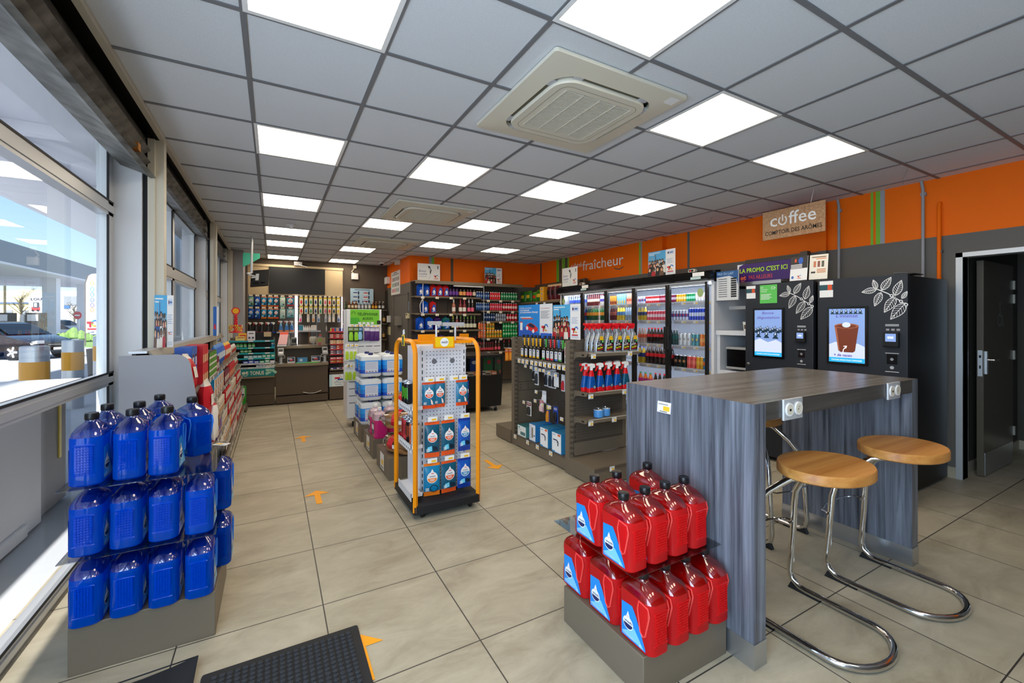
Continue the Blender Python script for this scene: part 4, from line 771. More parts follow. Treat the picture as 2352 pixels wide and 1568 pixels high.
# end shelves: spray bottles and gas cartridges
SA = spray('silver'); SA.o['group'] = 'silver wheel cleaner sprays'
for k, x in enumerate((2.635, 2.75, 2.86, 2.962, 3.06)): SA.put((x, 3.10, 1.1515), 0, f'silver wheel cleaner spray with red trigger, {ORD[k]} from left in front row')
for k, (x, y) in enumerate(((2.625, 3.221), (2.63, 3.16), (2.745, 3.16), (2.855, 3.16), (2.957, 3.16))): SA.put((x, y, 1.1515), 0, f'silver wheel cleaner spray, {ORD[k]} from left of those behind the front row')
SB, SB2 = spray('blue'), spray('teal')
for pr, x, y, l in ((SB, 2.53, 3.15, 'blue spray bottle with red cap collar at the left end, rear one'), (SB, 2.545, 3.085, 'blue spray bottle with red cap collar at the left end, front one'), (SB, 2.66, 3.10, 'blue rim cleaner spray bottle, second in the front row'), (SB, 2.765, 3.10, 'blue rim cleaner spray bottle, third in the front row'), (SB, 2.87, 3.10, 'blue rim cleaner spray bottle, fourth in the front row'), (SB, 2.86, 3.20, 'blue rim cleaner spray bottle standing behind the fourth'), (SB, 2.965, 3.20, 'blue rim cleaner spray bottle behind the teal one'), (SB2, 2.975, 3.10, 'dark teal spray bottle at the right end of the second shelf')):
    pr.put((x, y, .7915), 0, l, 'blue spray bottles on the second shelf')
GC = thing('gas_cartridge', None, 'gas cartridge'); b = MB(); b.lathe([(.04, 0), (.045, .004), (.045, .07), (.044, .074)], [P('#1b4a9a'), P('#4f93d6'), P('#dfe8f0')], n=18); b.build('body', GC); b = MB(); b.lathe([(.044, .074), (.036, .082), (.034, .079), (.012, .079), (.011, .09), (.006, .092)], 'can_top', n=18); b.build('valve', GC)
GC = Proto(GC)
for k, x in enumerate((2.66, 2.765)): GC.put((x, 3.12+.025*k, .5425), 0, f'blue camping gas cartridge on the third shelf, {("left", "right")[k]} one of the pair', 'gas cartridges')
# long side: additives, hanging packs, boxed goods
AD = {c: additive(c) for c in ('#f2b61c', '#4fae4e', '#d8323a', '#3f74c8')}
cn = {'#f2b61c': 'yellow', '#4fae4e': 'green', '#d8323a': 'red', '#3f74c8': 'blue'}
for k, (u, c) in enumerate(((1203, '#f2b61c'), (1212, '#f2b61c'), (1222, '#f2b61c'), (1230, '#f2b61c'), (1239, '#f2b61c'), (1252, '#4fae4e'), (1262, '#d8323a'), (1271, '#d8323a'), (1281, '#3f74c8'), (1290, '#4fae4e'))):
    AD[c].put((2.515, at_x(u, 800, 2.515)[0], 1.0255), -pi/2, f'black fuel additive bottle with {cn[c]} tag, {ORD[k]} from left on the gondola', 'fuel additive bottles')
nb = cbox(.06, .05, .2, '#e8efe6', '#f6f8f4', 'carton', 'box', [(0, .8, 1, 1, '#79c142'), (.1, .4, .5, .72, '#c0303a'), (.1, .1, .8, .3, '#5a6470')]); nb.put((2.52, 3.40, 1.0255), -pi/2, 'white and green carton beside the additive bottles')
HP = [blister(.07, .17, '#e6eaf0', '#2a6fb4', blob='#1c1d22'), blister(.08, .2, '#eef0f4', '#c9d3e2', blob='#2a2d36'), blister(.075, .2, '#dfe3ea', '#b4bccb', blob='#20222a'), blister(.085, .15, '#f2f3f5', '#3a6fb0', .004, blob='#e9edf2'), blister(.06, .17, '#e2e6ee', '#d9dde6', blob='#c0262e')]
ux_, hx = -pi/2, 2.62
for k, (i, y, z, x, l) in enumerate(((0, 4.16, .935, 2.60, 'small carded cable with clip hanging left of the others'), (1, 4.04, .93, 2.56, 'carded coiled cable pack with white header'), (2, 3.94, .925, 2.62, 'carded phone cable pack with dark cord, left one'), (2, 3.86, .92, 2.62, 'carded phone cable pack with dark cord, middle one'), (2, 3.79, .92, 2.62, 'carded phone cable pack with dark cord, right one'), (3, 3.69, .905, 2.58, 'white printed packet hanging under the additives'), (4, 3.57, .895, 2.58, 'carded red and black car charger pack'))):
    HP[i].put((x, y, z), ux_, l, 'carded packs on the gondola hooks'); b = MB(); b.tube([(2.83, y, z+.006), (2.50, y, z+.006)], .003, 'steel', 6); b.build('display_hook', G); gtag((2.485, y, z-.002), (0, -1, 0), .05, .035, par=G)
for k, (c1, c2, bl, y, z, x, l, w, h) in enumerate((('#f0f0ee', '#7a2a30', '#35332e', 4.18, .525, 2.545, 'white carded oval mirror pack at the left', .1, .16), ('#e8eaf0', '#c9cede', '#e9e9ee', 3.92, .68, 2.58, 'white header card pack below the cables', .08, .13), ('#caa7ae', '#b03a48', '#e9c4c8', 3.94, .58, 2.56, 'pink blister pack with red header', .08, .13), ('#2b4aa0', '#d9c13a', '#e0902a', 3.80, .56, 2.55, 'yellow and black tool pack on blue card', .06, .2), ('#24469c', '#20409a', '#191a1e', 3.66, .56, 2.55, 'blue carded pack with round black horn', .085, .17), ('#e9e4e4', '#d8434c', '#e2555c', 3.45, .48, 2.56, 'clear pack with red goods beside the upright', .07, .14))):
    blister(w, h, c1, c2, .01, bl).put((x, y, z), ux_, l, 'carded packs on the gondola hooks'); b = MB(); b.tube([(2.83, y, z+.006), (2.49, y, z+.006)], .003, 'steel', 6); b.build('display_hook', G); gtag((2.475, y, z-.002), (0, -1, 0), .05, .035, par=G)
CB = cbox(.15, .24, .2, '#2f83b4', '#f2f5f8', 'shower_head_box', 'box', [(.08, .86, .4, .9, '#8fb4d6'), (.62, .85, .9, .95, '#e8683a'), (.1, .5, .9, .53, '#d6e4f0'), (.15, .6, .6, .66, '#1c2a5c'), (.6, .36, .7, .6, '#22252c'), (.55, .52, .64, .62, '#22252c'), (0, 0, .35, .08, '#2a8fc8')])
CB.o['group'] = 'white and blue boxes on the base shelf'
CB.put((2.575, 3.735, .134), -pi/2, 'white and blue shower-head box, second from the near upright'); CB.put((2.575, 3.51, .134), -pi/2, 'white and blue shower-head box nearest the near upright', scale=(1.1, 1, 1))
c_ = cbox(.19, .24, .12, '#4e8f8e', '#eef2f2', 'cooler_box', 'box', [(.1, .75, .3, .85, '#3a8f9a'), (.35, .15, .9, .45, '#4f7f82'), (.1, .6, .45, .64, '#9ab4b8')], top='#2f6f74'); c_.put((2.58, 4.2, .134), -pi/2, 'flat teal-topped box at the far end of the base shelf')
c_ = cbox(.13, .22, .185, '#2f7fc0', '#e9eef4', 'mug_box', 'box', [(.12, .15, .4, .9, '#cfd6e2'), (.4, .2, .62, .8, '#8d8273'), (.7, .3, .9, .4, '#3a6fb0')]); c_.put((2.575, 3.98, .134), -pi/2, 'white and blue box with travel mug picture on the base shelf')
# posters on top of the gondola
def pressure(b, o, ux, uy, w, h):
    n = Vector(ux).cross(Vector(uy))*.0006; o = Vector(o); b.rect(o, ux, uy, 0, 0, w*.66, h, P('#1d86d8')); b.rect(o, ux, uy, w*.66, 0, w, h, P('#dfe2e6')); b.pl(o+n, ux, uy, [(0, 0), (w*.66, 0), (w*.66, h*.1), (0, h*.38)], P('#1f5cc0'))
    q = o+2*n; b.text('Vérifier ses pneus', h*.07, q+Vector(ux)*w*.05+Vector(uy)*h*.88, ux, uy, 'white', wide=w*.36); b.text("c'est diminuer", h*.075, q+Vector(ux)*w*.05+Vector(uy)*h*.81, ux, uy, 'white', wide=w*.3, bold=.02); b.text("sa consommation d'énergie", h*.075, q+Vector(ux)*w*.05+Vector(uy)*h*.745, ux, uy, 'white', wide=w*.56, bold=.02)
    b.line(q, ux, uy, [(w*.05, h*.61), (w*.4, h*.61)], h*.03, P('#cfe6f8')); b.line(q, ux, uy, [(w*.1, h*.57), (w*.46, h*.57)], h*.035, P('#e05a3a')); b.rect(q, ux, uy, w*.05, h*.2, w*.13, h*.44, P('#eef0f0')); b.rect(q, ux, uy, w*.05, h*.44, w*.13, h*.47, P('#d8323a'))
    b.pl(q, ux, uy, [(w*.22, h*.26), (w*.5, h*.14), (w*.61, h*.2), (w*.6, h*.28), (w*.5, h*.38), (w*.38, h*.44), (w*.27, h*.38)], P('#d8202c')); b.pl(q+n, ux, uy, [(w*.3, h*.36), (w*.37, h*.43), (w*.48, h*.38), (w*.53, h*.3), (w*.44, h*.28)], P('#1c2440'))
    for x, y in ((.28, .27), (.47, .18)): b.disc(q+n+Vector(ux)*w*x+Vector(uy)*h*y, Vector(ux)*w*.035, Vector(uy)*h*.06, P('#e8ecf0'), 12)
    b.text('Tous écoconducteurs', h*.05, q+Vector(ux)*w*.69+Vector(uy)*h*.86, ux, uy, P('#c03a3a'), wide=w*.24); [b.line(q, ux, uy, [(w*.69, h*(.79-.03*j)), (w*(.94-.03*(j % 3)), h*(.79-.03*j))], h*.012, P('#8a8a90')) for j in range(8)]; emblem(b, q, ux, uy, w*.8, h*.3, w*.16)
poster((2.56, 4.44, 1.26), (0, -1, 0), (0, 0, 1), .70, .365, pressure, 'blue and white tyre-pressure poster with red car, standing on the gondola')
poster((2.56, 3.72, 1.26), (0, -1, 0), (0, 0, 1), .45, .345, lambda b, o, ux, uy, w, h: crowd(b, o, ux, uy, w, h, 5), 'poster of cheering people standing on the gondola by the spray bottles')
b = MB(); b.box(2.535, 3.74, 1.256, 2.555, 3.93, 1.31, P('#2a62c4')); tag(b.build('leaflet', loc=(2.54, 3.83, 1.256)), 'small blue leaflet in front of the poster of cheering people', 'leaflet')
# goods on the hooks of the far end
op = blister(.045, .15, '#f08a1c', '#d84a1c', .012, '#f2a23a')
for k in range(4):
    op.put((2.515+.052*k, 4.66, 1.10), 0, f'orange hanging refill pack behind the far gondola upright, {ORD[k]} from left', 'orange hanging packs'); b = MB(); b.tube([(2.515+.052*k, 4.43, 1.106), (2.515+.052*k, 4.72, 1.106)], .003, 'steel', 6); b.build('display_hook', G)
# ================================================================ drinks fridge with glass doors
mat('led', '#eaf2ff', .5, emit=20); mat('machine', '#20252d', .45); mat('fridge_in', '#c9ced6', .5); mat('rail_grey', '#b9bcc8', .4); mat('screen_glass', '#0c0e12', .08)
FX, FA, FB = 4.75, 3.46, 6.62
Fg = thing('drinks_fridge', 'long black-topped glass-door drinks fridge full of bottles and cans', 'fridge', (5.1, 5.04, 0))
b = MB(); b.box(5.38, FA, .1, 5.43, FB, 2.0, 'fridge_in'); b.box(FX+.06, FA, .1, 5.4, FB, .2, 'fridge_in'); b.box(FX+.1, FA, 1.93, 5.43, FB, 2.0, 'fridge_in'); b.build('cabinet', Fg)
for y in (FA-.04, FB):
    b = MB(); b.box(FX, y, 0, 5.43, y+.04, 2.0, 'white_metal'); b.build('side_wall', Fg)
b = MB(); b.ext([(FX-.05, FA-.045, 1.945), (FX-.085, FA-.045, 1.965), (FX-.09, FA-.045, 2.03), (FX-.06, FA-.045, 2.065), (FX+.12, FA-.045, 2.08), (FX+.12, FA-.045, 1.945)], (0, FB-FA+.09, 0), 'black_gloss'); b.box(FX-.05, FA-.04, 1.93, FX+.1, FB+.04, 1.947, 'silver'); b.build('header', Fg)
b = MB(); b.box(FX-.02, FA, 0, 5.4, FB, .1, 'black'); b.build('plinth', Fg); b = MB(); b.box(FX+.05, FA+.02, 1.905, FX+.08, FB-.02, 1.925, 'led'); b.build('led_strip', Fg)
ds = [6.60, 5.997, 5.377, 4.758, 4.122, 3.50]
for k in range(5):
    ya, yb_ = ds[k+1], ds[k]; b = MB()
    for p in ((ya+.003, .12, ya+.035, 1.93), (yb_-.035, .12, yb_-.003, 1.93)): b.box(FX-.02, p[0], p[1], FX+.02, p[2], p[3], 'black')
    b.box(FX-.02, ya, .12, FX+.02, yb_, .16, 'black'); b.box(FX-.018, ya, 1.9, FX+.018, yb_, 1.93, 'silver'); d = b.build('door', Fg)
    q = MB(); q.poly([(FX, ya+.03, .15), (FX, yb_-.03, .15), (FX, yb_-.03, 1.91), (FX, ya+.03, 1.91)][::-1], 'fridge_glass'); q.build('door_glass', d)
    hy = ya+.02 if k in (1, 3) else yb_-.02
    q = MB(); q.rr([(.035, .05, .015, 1.05), (.04, .055, .018, 1.2), (.035, .05, .015, 1.36)], 'black', (FX-.035, hy, 0)); q.build('door_handle', d)
    if k in (0, 4): q = MB(); q.disc((FX-.022, 6.53 if k == 0 else 3.60, 1.80), (0, -.045, 0), (0, 0, .055), P('#9fb77a')); q.build('round_sticker', d)
for k, y in enumerate(ds[1:-1]+[3.53, 6.57]):
    pass
SH = [('top shelf', 1.70), ('second shelf', 1.45), ('third shelf', 1.11), ('fourth shelf', .81), ('bottom shelf', .45)]
for nm, z in SH:
    for k in range(5):
        ya, yb_ = ds[k+1], ds[k]; b = MB(); b.box(FX+.10, ya+.02, z-.012, 5.36, yb_-.02, z-.001, 'fridge_in'); b.box(FX+.09, ya+.02, z-.05, FX+.10, yb_-.02, z+.004, 'rail_grey'); b.box(FX+.088, ya+.02, z-.012, FX+.09, yb_-.02, z-.006, 'white'); b.box(FX+.103, ya+.09, z-.03, FX+.12, yb_-.12, z-.016, 'led')
        for j in range(3): y = ya+.1+.19*j; b.rect((FX+.0885, y, z-.042), (0, 1, 0), (0, 0, 1), 0, 0, -.07, .036, 'white'); b.rect((FX+.088, y, z-.035), (0, 1, 0), (0, 0, 1), -.035, 0, -.068, .015, P('#f2c230'))
        b.build('shelf', Fg)
FXI = FX+.145
def frow(u0, u1, n, pr, z, desc, where, x=FXI):
    y0, y1 = at_x(u0, 700, x)[0], at_x(u1, 700, x)[0]
    pts = [(x, y0+(y1-y0)*(k+.5)/n, z) for k in range(n)]
    row(pr, pts, desc, where, 'drinks in the glass-door fridge', -pi/2)
    for k, p in enumerate(pts[1::2]): pass
mat('water', '#cfe0f2', .08, trans=.6, ior=1.2); mat('juice_y', '#d9b93a', .2); mat('juice_o', '#e0701a', .25); mat('cola_pet', '#200a06', .08, coat=.6); mat('green_pet', '#2f6a3a', .12, trans=.4, ior=1.3); mat('pink_clear', '#e9c9b8', .12, trans=.4, ior=1.2); mat('blue_pet', '#3a5ea8', .12, trans=.4, ior=1.3)
k_ = dict(
 water=pet('water', '#3f62d8', '#e8ecf6', .2, .031), choc=pet(P('#6e1f22'), '#e8d8c8', '#7a1c20', .2, .03), smooth=pet(P('#e8e4d8'), '#5a4fb0', '#c0282e', .19, .03),
 ctn_o=cbox(.055, .05, .15, '#c4601a', '#e0a23a', 'juice_carton', 'carton', [(.1, .1, .9, .4, '#8a2a1a')]), ctn_b=cbox(.06, .05, .17, '#4fa8dc', '#8fd0ec', 'juice_carton', 'carton', [(.2, .1, .7, .4, '#e8c23a')]), ctn_r=cbox(.06, .05, .17, '#ef8a5a', '#f2b49a', 'juice_carton', 'carton', [(.1, .3, .9, .5, '#e85a3a')]),
 c_blue=can('#e8ecf2', '#2f5fc4', '#f08a2a'), c_red=can('#e23a40', '#f4dede', None), c_dred=can('#a5203a', '#d8a2b4'), c_maroon=can('#8a1f48', '#d9c4d8'), c_yel=can('#f0b81e', '#f6e2a0'), c_green=can('#1f9a5a', '#9fe0c8'), c_white=can('#eef0f2', '#f6f0ee', '#f2c8c0'),
 b_blue=pet('blue_pet', '#c8202e', '#2f5fc4'), b_green=pet('green_pet', '#f0a02a', '#f2dc1e'), b_dark=pet(P('#6a2024'), '#c86a5a', '#3a1a1c'), b_juice=pet('juice_y', '#5a90c8', '#f2dc2a'), b_clear=pet('water', '#9fc4e4', '#2f86dc'), b_yel=pet('juice_y', '#3a4a7a', '#e8ecf0', .21),
 c_pink=can('#d84a5a', '#f0d4da', h=.145, r=.027), c_rb=can('#c8ccdc', '#3a4a9c', '#c83a4a', h=.145, r=.027), c_slim=can('#2a46b4', '#c9d0e6', h=.165, r=.027),
 b_redl=pet('pink_clear', '#f0623a', '#f09a8a', .22), cola=pet('cola_pet', '#d8202a', '#d8202a', .23, .032, lz=(.42, .6)), b_dclear=pet(P('#3f5a5a', .15), '#1f6a6a', '#c9d0d4', .22), c_w5=can('#e6e8ea', '#f4f4f4', '#a0a4a8', .033, .168), c_teal=can('#5fa8b4', '#3f88a8', '#e8c84a', .033, .168), c_org=can('#f08a3a', '#f4b06a', None, .033, .168),
 b_lem=pet('juice_y', '#2a3f8a', '#3a4fc4', .25, .033), cola2=pet('cola_pet', '#d8202a', '#d8202a', .27, .036, lz=(.4, .58)), c_blk=can('#17181b', None, '#d08a5a', .033, .168), c_coral=can('#f0605a', '#f47a6a', None, .033, .168), c_gold=can('#e8a21e', '#f0b83a', None, .033, .168), c_mix=can('#2f8ac4', '#e86a2a', None, .033, .168),
 b_or=pet('juice_o', '#d83a8a', '#2f9a5a', .22, .034), b_pur=pet(P('#4a2a4a', .2), '#e8e0ea', '#6a3aa0', .2), b_gr=pet('green_pet', '#4fae3a', '#4fae3a', .12, .026))
for u0, u1, n, key, s, d in (
 (1309, 1348, 8, 'water', 0, 'clear water bottle with blue label'), (1350, 1378, 6, 'choc', 0, 'dark red milk drink bottle'), (1379, 1391, 3, 'smooth', 0, 'cream smoothie bottle with purple label'),
 (1403, 1418, 4, 'ctn_o', 0, 'brown and orange juice carton'), (1419, 1440, 4, 'ctn_b', 0, 'light blue juice carton'), (1441, 1456, 3, 'ctn_r', 0, 'coral orange juice carton'),
 (1466, 1483, 3, 'c_blue', 0, 'white, blue and orange can'), (1484, 1515, 6, 'c_red', 0, 'red and white cola can'), (1516, 1531, 3, 'c_dred', 0, 'dark red and pink can'), (1541, 1553, 3, 'c_maroon', 0, 'maroon can'), (1554, 1576, 4, 'c_yel', 0, 'yellow can'), (1577, 1597, 4, 'c_green', 0, 'green can'), (1598, 1624, 4, 'c_white', 0, 'white can'),
 (1324, 1336, 2, 'b_blue', 1, 'blue bottle with red label'), (1339, 1348, 2, 'b_blue', 1, 'blue bottle beside the green ones'), (1349, 1391, 7, 'b_green', 1, 'green tea bottle with yellow cap'), (1402, 1417, 3, 'b_dark', 1, 'dark red iced drink bottle'), (1418, 1436, 3, 'b_juice', 1, 'yellow juice bottle with yellow cap'), (1437, 1456, 4, 'b_clear', 1, 'clear drink bottle with blue cap'),
 (1466, 1486, 3, 'b_yel', 1, 'pale lemonade bottle'), (1487, 1531, 7, 'c_pink', 1, 'slim pink-red can'), (1540, 1582, 6, 'c_rb', 1, 'slim silver, blue and red energy can'), (1583, 1624, 7, 'c_slim', 1, 'slim blue energy can'),
 (1466, 1485, 3, 'b_redl', 2, 'clear bottle with orange label and pink cap'), (1487, 1531, 6, 'cola', 2, 'dark cola bottle with red label'), (1539, 1558, 3, 'b_dclear', 2, 'dark clear bottle with teal label'), (1560, 1588, 3, 'c_w5', 2, 'tall white can'), (1589, 1607, 2, 'c_teal', 2, 'tall teal can'), (1608, 1624, 2, 'c_org', 2, 'tall orange can'),
 (1466, 1483, 2, 'b_lem', 3, 'yellow lemon drink bottle with blue cap'), (1484, 1531, 5, 'cola2', 3, 'large cola bottle with red label'), (1538, 1549, 1, 'cola2', 3, 'large cola bottle right of the door frame'), (1550, 1578, 3, 'c_blk', 3, 'tall black can'), (1579, 1599, 2, 'c_coral', 3, 'tall coral can'), (1600, 1617, 2, 'c_gold', 3, 'tall gold can'), (1618, 1625, 1, 'c_mix', 3, 'tall blue and orange can'),
 (1466, 1500, 3, 'b_or', 4, 'orange juice bottle with green cap'), (1501, 1531, 3, 'cola', 4, 'cola bottle on the lowest shelf'), (1540, 1585, 6, 'b_gr', 4, 'small green-capped bottle')):
    frow(u0, u1, n, k_[key], SH[s][1], d, f'on the fridge {SH[s][0]}')
r = None
for y, l in ((6.25, 'left'), (3.98, 'right')):
    t = thing('thermostat', f'small grey temperature display with red digits on the {l} part of the fridge top', 'thermometer', (FX-.02, y-.25, 2.068)); b = MB(); b.rr([(.06, .1, .01, 2.068), (.06, .1, .01, 2.10), (.04, .08, .01, 2.11)], 'plastic', (FX, y-.25, 0)); b.build('case', t); b = MB(); b.rect((FX-.0305, y-.215, 2.075), (0, -1, 0), (0, 0, 1), 0, 0, .07, .026, 'black'); b.rect((FX-.031, y-.23, 2.08), (0, -1, 0), (0, 0, 1), 0, 0, .02, .014, P('#e0202a')); b.build('display', t)
for y, z in ((6.05-.15, 2.0), (3.66, 2.0)):
    b = MB(); b.rect((FX-.0925, y, z), (0, -1, 0), (0, 0, 1), 0, 0, .17, .05, 'white'); b.rect((FX-.0925, y+.03, z-.035), (0, -1, 0), (0, 0, 1), 0, 0, .15, .03, P('#b9d6d8')); b.build('header_label', Fg)
poster((FX+.02, 6.63, 2.082), (0, -1, 0), (0, 0, 1), .46, .34, charger, 'white poster with charging plug drawing standing on the fridge, left end', th=.004)
poster((FX+.03, 4.51, 2.082), (0, -1, 0), (0, 0, 1), .48, .35, lambda b, o, ux, uy, w, h: crowd(b, o, ux, uy, w, h, 8), 'poster of cheering people standing on top of the drinks fridge', th=.004)
# milk price board, side counter, oven, cups, promo shelf
def milk(b, o, ux, uy, w, h):
    n = Vector(ux).cross(Vector(uy))*.0008; o = Vector(o); b.rect(o, ux, uy, 0, 0, w, h, P('#d7dade')); b.pl(o+n, ux, uy, [(0, h), (w, h), (w, h*.5), (w*.93, h*.72), (w*.6, h*.83), (0, h*.8)], P('#2a5c96')); b.text('PRIX DU LAIT', h*.12, o+2*n+Vector(ux)*w*.05+Vector(uy)*h*.87, ux, uy, P('#b8d4ec'), wide=w*.75)
    for j in range(9): b.rect(o+2*n, ux, uy, w*.1, h*(.72-.075*j), w*.5, h*(.74-.075*j), P('#3a3f48')); b.rect(o+2*n, ux, uy, w*.68, h*(.70-.075*j), w*.93, h*(.755-.075*j), 'black')
poster((FX+.02, 3.40, 1.69), (0, -1, 0), (0, 0, 1), .28, .35, milk, 'blue and white milk price board beside the fridge', 'sign', 'price_board', .02)
b = MB(); b.box(FX+.02, 3.36, 1.85, 5.3, 3.40, 1.88, 'black'); tag(b.build('sign_bracket', loc=(5, 3.38, 1.865)), 'black bracket holding the milk price board by the fridge', 'bracket')
b = MB(); b.box(5.40, 2.86, 0, 5.436, 3.41, 1.86, 'black'); tag(b.build('wall_panel', loc=(5.42, 3.1, 0)), 'tall black panel on the wall behind the oven counter', 'panel')
R_ = thing('counter_unit', 'light grey open counter unit holding the oven beside the coffee machine', 'cabinet', (5.0, 3.1, 0)); b = MB(); b.box(4.78, 2.86, 1.27, 5.36, 3.415, 1.325, 'white_metal'); b.build('worktop', R_)
for y in (2.86, 3.375): b = MB(); b.box(4.80, y, 0, 5.36, y+.04, 1.27, 'white_metal'); b.build('side_panel', R_)
b = MB(); b.box(4.80, 2.9, .80, 5.36, 3.375, .84, 'white_metal'); b.build('shelf', R_); b = MB(); b.box(5.34, 2.9, .1, 5.36, 3.375, 1.27, 'grey_wall'); b.build('back_board', R_)
O_ = thing('mini_oven', 'steel countertop oven with glass door in the open counter unit', 'oven', (5.05, 3.14, .842)); b = MB(); b.rr([(.42, .40, .02, .86), (.42, .40, .02, 1.13)], 'steel', (5.06, 3.12, 0)); b.box(4.86, 2.95, .842, 4.9, 2.99, .862, 'black'); b.box(5.2, 3.25, .842, 5.24, 3.29, .862, 'black'); b.build('body', O_)
b = MB(); b.box(4.838, 2.93, .875, 4.849, 3.31, 1.11, 'black_gloss'); b.box(4.83, 2.925, 1.10, 4.85, 3.315, 1.125, 'alu'); b.box(4.83, 2.925, .865, 4.85, 3.315, .89, 'alu'); b.build('door', O_)
cp = thing('paper_cup', None, 'cup'); b = MB(); b.lathe([(.028, 0), (.029, .004), (.039, .1), (.041, .1), (.0415, .104), (.039, .105), (.037, .1), (.028, .01)], 'white', n=16); b.build('cup', cp); b = MB(); b.loft([[(1.012*(.029+.01*z/.1)*cos(a*.3+2.2), 1.012*(.029+.01*z/.1)*sin(a*.3+2.2), z) for a in range(6)] for z in (.02, .07)], P('#6a5a50'), cap=False, closed=False); b.build('print', cp); cp = Proto(cp)
cp.put((4.84, 3.03, 1.3255), 0, 'white paper cup with dark print, right one in front', 'paper cups'); cp.put((4.90, 3.10, 1.3255), .6, 'white paper cup with dark print, left one behind', 'paper cups')
PU = thing('promo_shelf', 'brown perforated wall unit with shelf above the coffee machine', 'shelving', (5.2, 3.1, 1.0)); b = MB(); b.box(5.44, 2.76, .9, 5.455, 3.46, 2.24, 'taupe_dark'); holes(b, (5.44, 3.46, 1.9), (0, -1, 0), (0, 0, 1), .7, .34, .03, .009, 'black'); b.build('pegboard', PU)
b = MB(); b.box(5.385, 2.68, .9, 5.455, 2.755, 2.25, 'taupe_dark'); b.build('upright', PU)
for z, ys in ((1.905, 2.72), (1.62, 2.865)): b = MB(); b.box(4.93, ys, z-.025, 5.44 if z > 1.8 else 5.395, 3.34, z, 'alu_dark'); b.box(4.925, ys, z-.04, 4.932, 3.34, z, 'steel'); b.build('shelf', PU)
def promo(b, o, ux, uy, w, h):
    q = Vector(o)+Vector(ux).cross(Vector(uy))*.001; b.pl(o, ux, uy, [(0, 0), (w, 0), (w, h), (w*.12, h), (w*.04, h*.9), (w*.02, h*.7)], P('#3d1c6a')); b.text("LA PROMO C'EST ICI", h*.34, q+Vector(ux)*w*.05+Vector(uy)*h*.52, ux, uy, P('#b6e61c'), wide=w*.84, bold=.015); b.text('et', h*.34, q+Vector(ux)*w*.06+Vector(uy)*h*.14, ux, uy, P('#f0703a'), wide=w*.11, bold=.03); b.text('PAS AILLEURS', h*.3, q+Vector(ux)*w*.22+Vector(uy)*h*.14, ux, uy, P('#e0523a'), wide=w*.42); b.line(q, ux, uy, [(w*(.07+.012*k), h*(.09-.05*sin(pi*k/6))) for k in range(7)], h*.03, P('#f0703a'))
poster((4.97, 3.26, 1.907), (0, -1, 0), (0, 0, 1), .66, .215, promo, 'purple promotional sign with green and orange lettering on the shelf', 'sign', 'promo_sign', .02)
def flyer1(b, o, ux, uy, w, h):
    q = Vector(o)+Vector(ux).cross(Vector(uy))*.001; b.rect(o, ux, uy, 0, 0, w, h, 'white'); b.rect(q, ux, uy, 0, h*.5, w, h, P('#2c2c30')); b.disc(q*1.0+Vector(ux)*w*.6+Vector(uy)*h*.82+(q-Vector(o)), Vector(ux)*w*.14, Vector(uy)*h*.14, P('#2a5cb8'), 14); b.disc(q+Vector(ux)*w*.3+Vector(uy)*h*.84+(q-Vector(o)), Vector(ux)*w*.06, Vector(uy)*h*.08, P('#e0522a'), 10)
    for j in range(3): b.line(q+(q-Vector(o)), ux, uy, [(w*.03, h*(.66-.06*j)), (w*.7, h*(.66-.06*j))], h*.03, 'white')
    emblem(b, q, ux, uy, w*.55, h*.17, w*.2); b.disc(q+Vector(ux)*w*.16+Vector(uy)*h*.14, Vector(ux)*w*.08, Vector(uy)*h*.06, P('#3a6ab8'), 10)
def flyer2(b, o, ux, uy, w, h):
    q = Vector(o)+Vector(ux).cross(Vector(uy))*.001; b.rect(o, ux, uy, 0, 0, w, h, P('#e9e2d4')); [b.rect(q, ux, uy, w*(.22+.22*i), h*(.5+.06*j), w*(.36+.22*i), h*(.55+.06*j), P(('#c86a3a', '#8a3a2a', '#3a3a2a')[i])) for i in range(3) for j in range(4)]
    b.line(q, ux, uy, [(w*.12, h*.9), (w*.9, h*.9)], h*.04, P('#8a6a4a')); b.line(q, ux, uy, [(w*.35, h*.83), (w*.9, h*.83)], h*.03, P('#e07a3a')); b.rect(q, ux, uy, w*.1, h*.25, w*.34, h*.32, P('#3a3a3a')); [b.line(q, ux, uy, [(w*.42, h*(.4-.06*j)), (w*.9, h*(.4-.06*j))], h*.03, P('#c8753a')) for j in range(3)]
y, z = at_x(1806, 652, 4.44); r = poster((4.50, y, 1.8375), (-.12, -.98, 0), (.12, 0, 1), .17, .235, flyer1, 'white and black flyer leaning on top of the left coffee machine', 'flyer', 'flyer', .003)
r = poster((4.50, y-.175, 1.8375), (.15, -.98, 0), (.1, 0, 1), .15, .235, flyer2, 'cream flyer leaning on top of the left coffee machine', 'flyer', 'flyer', .003)
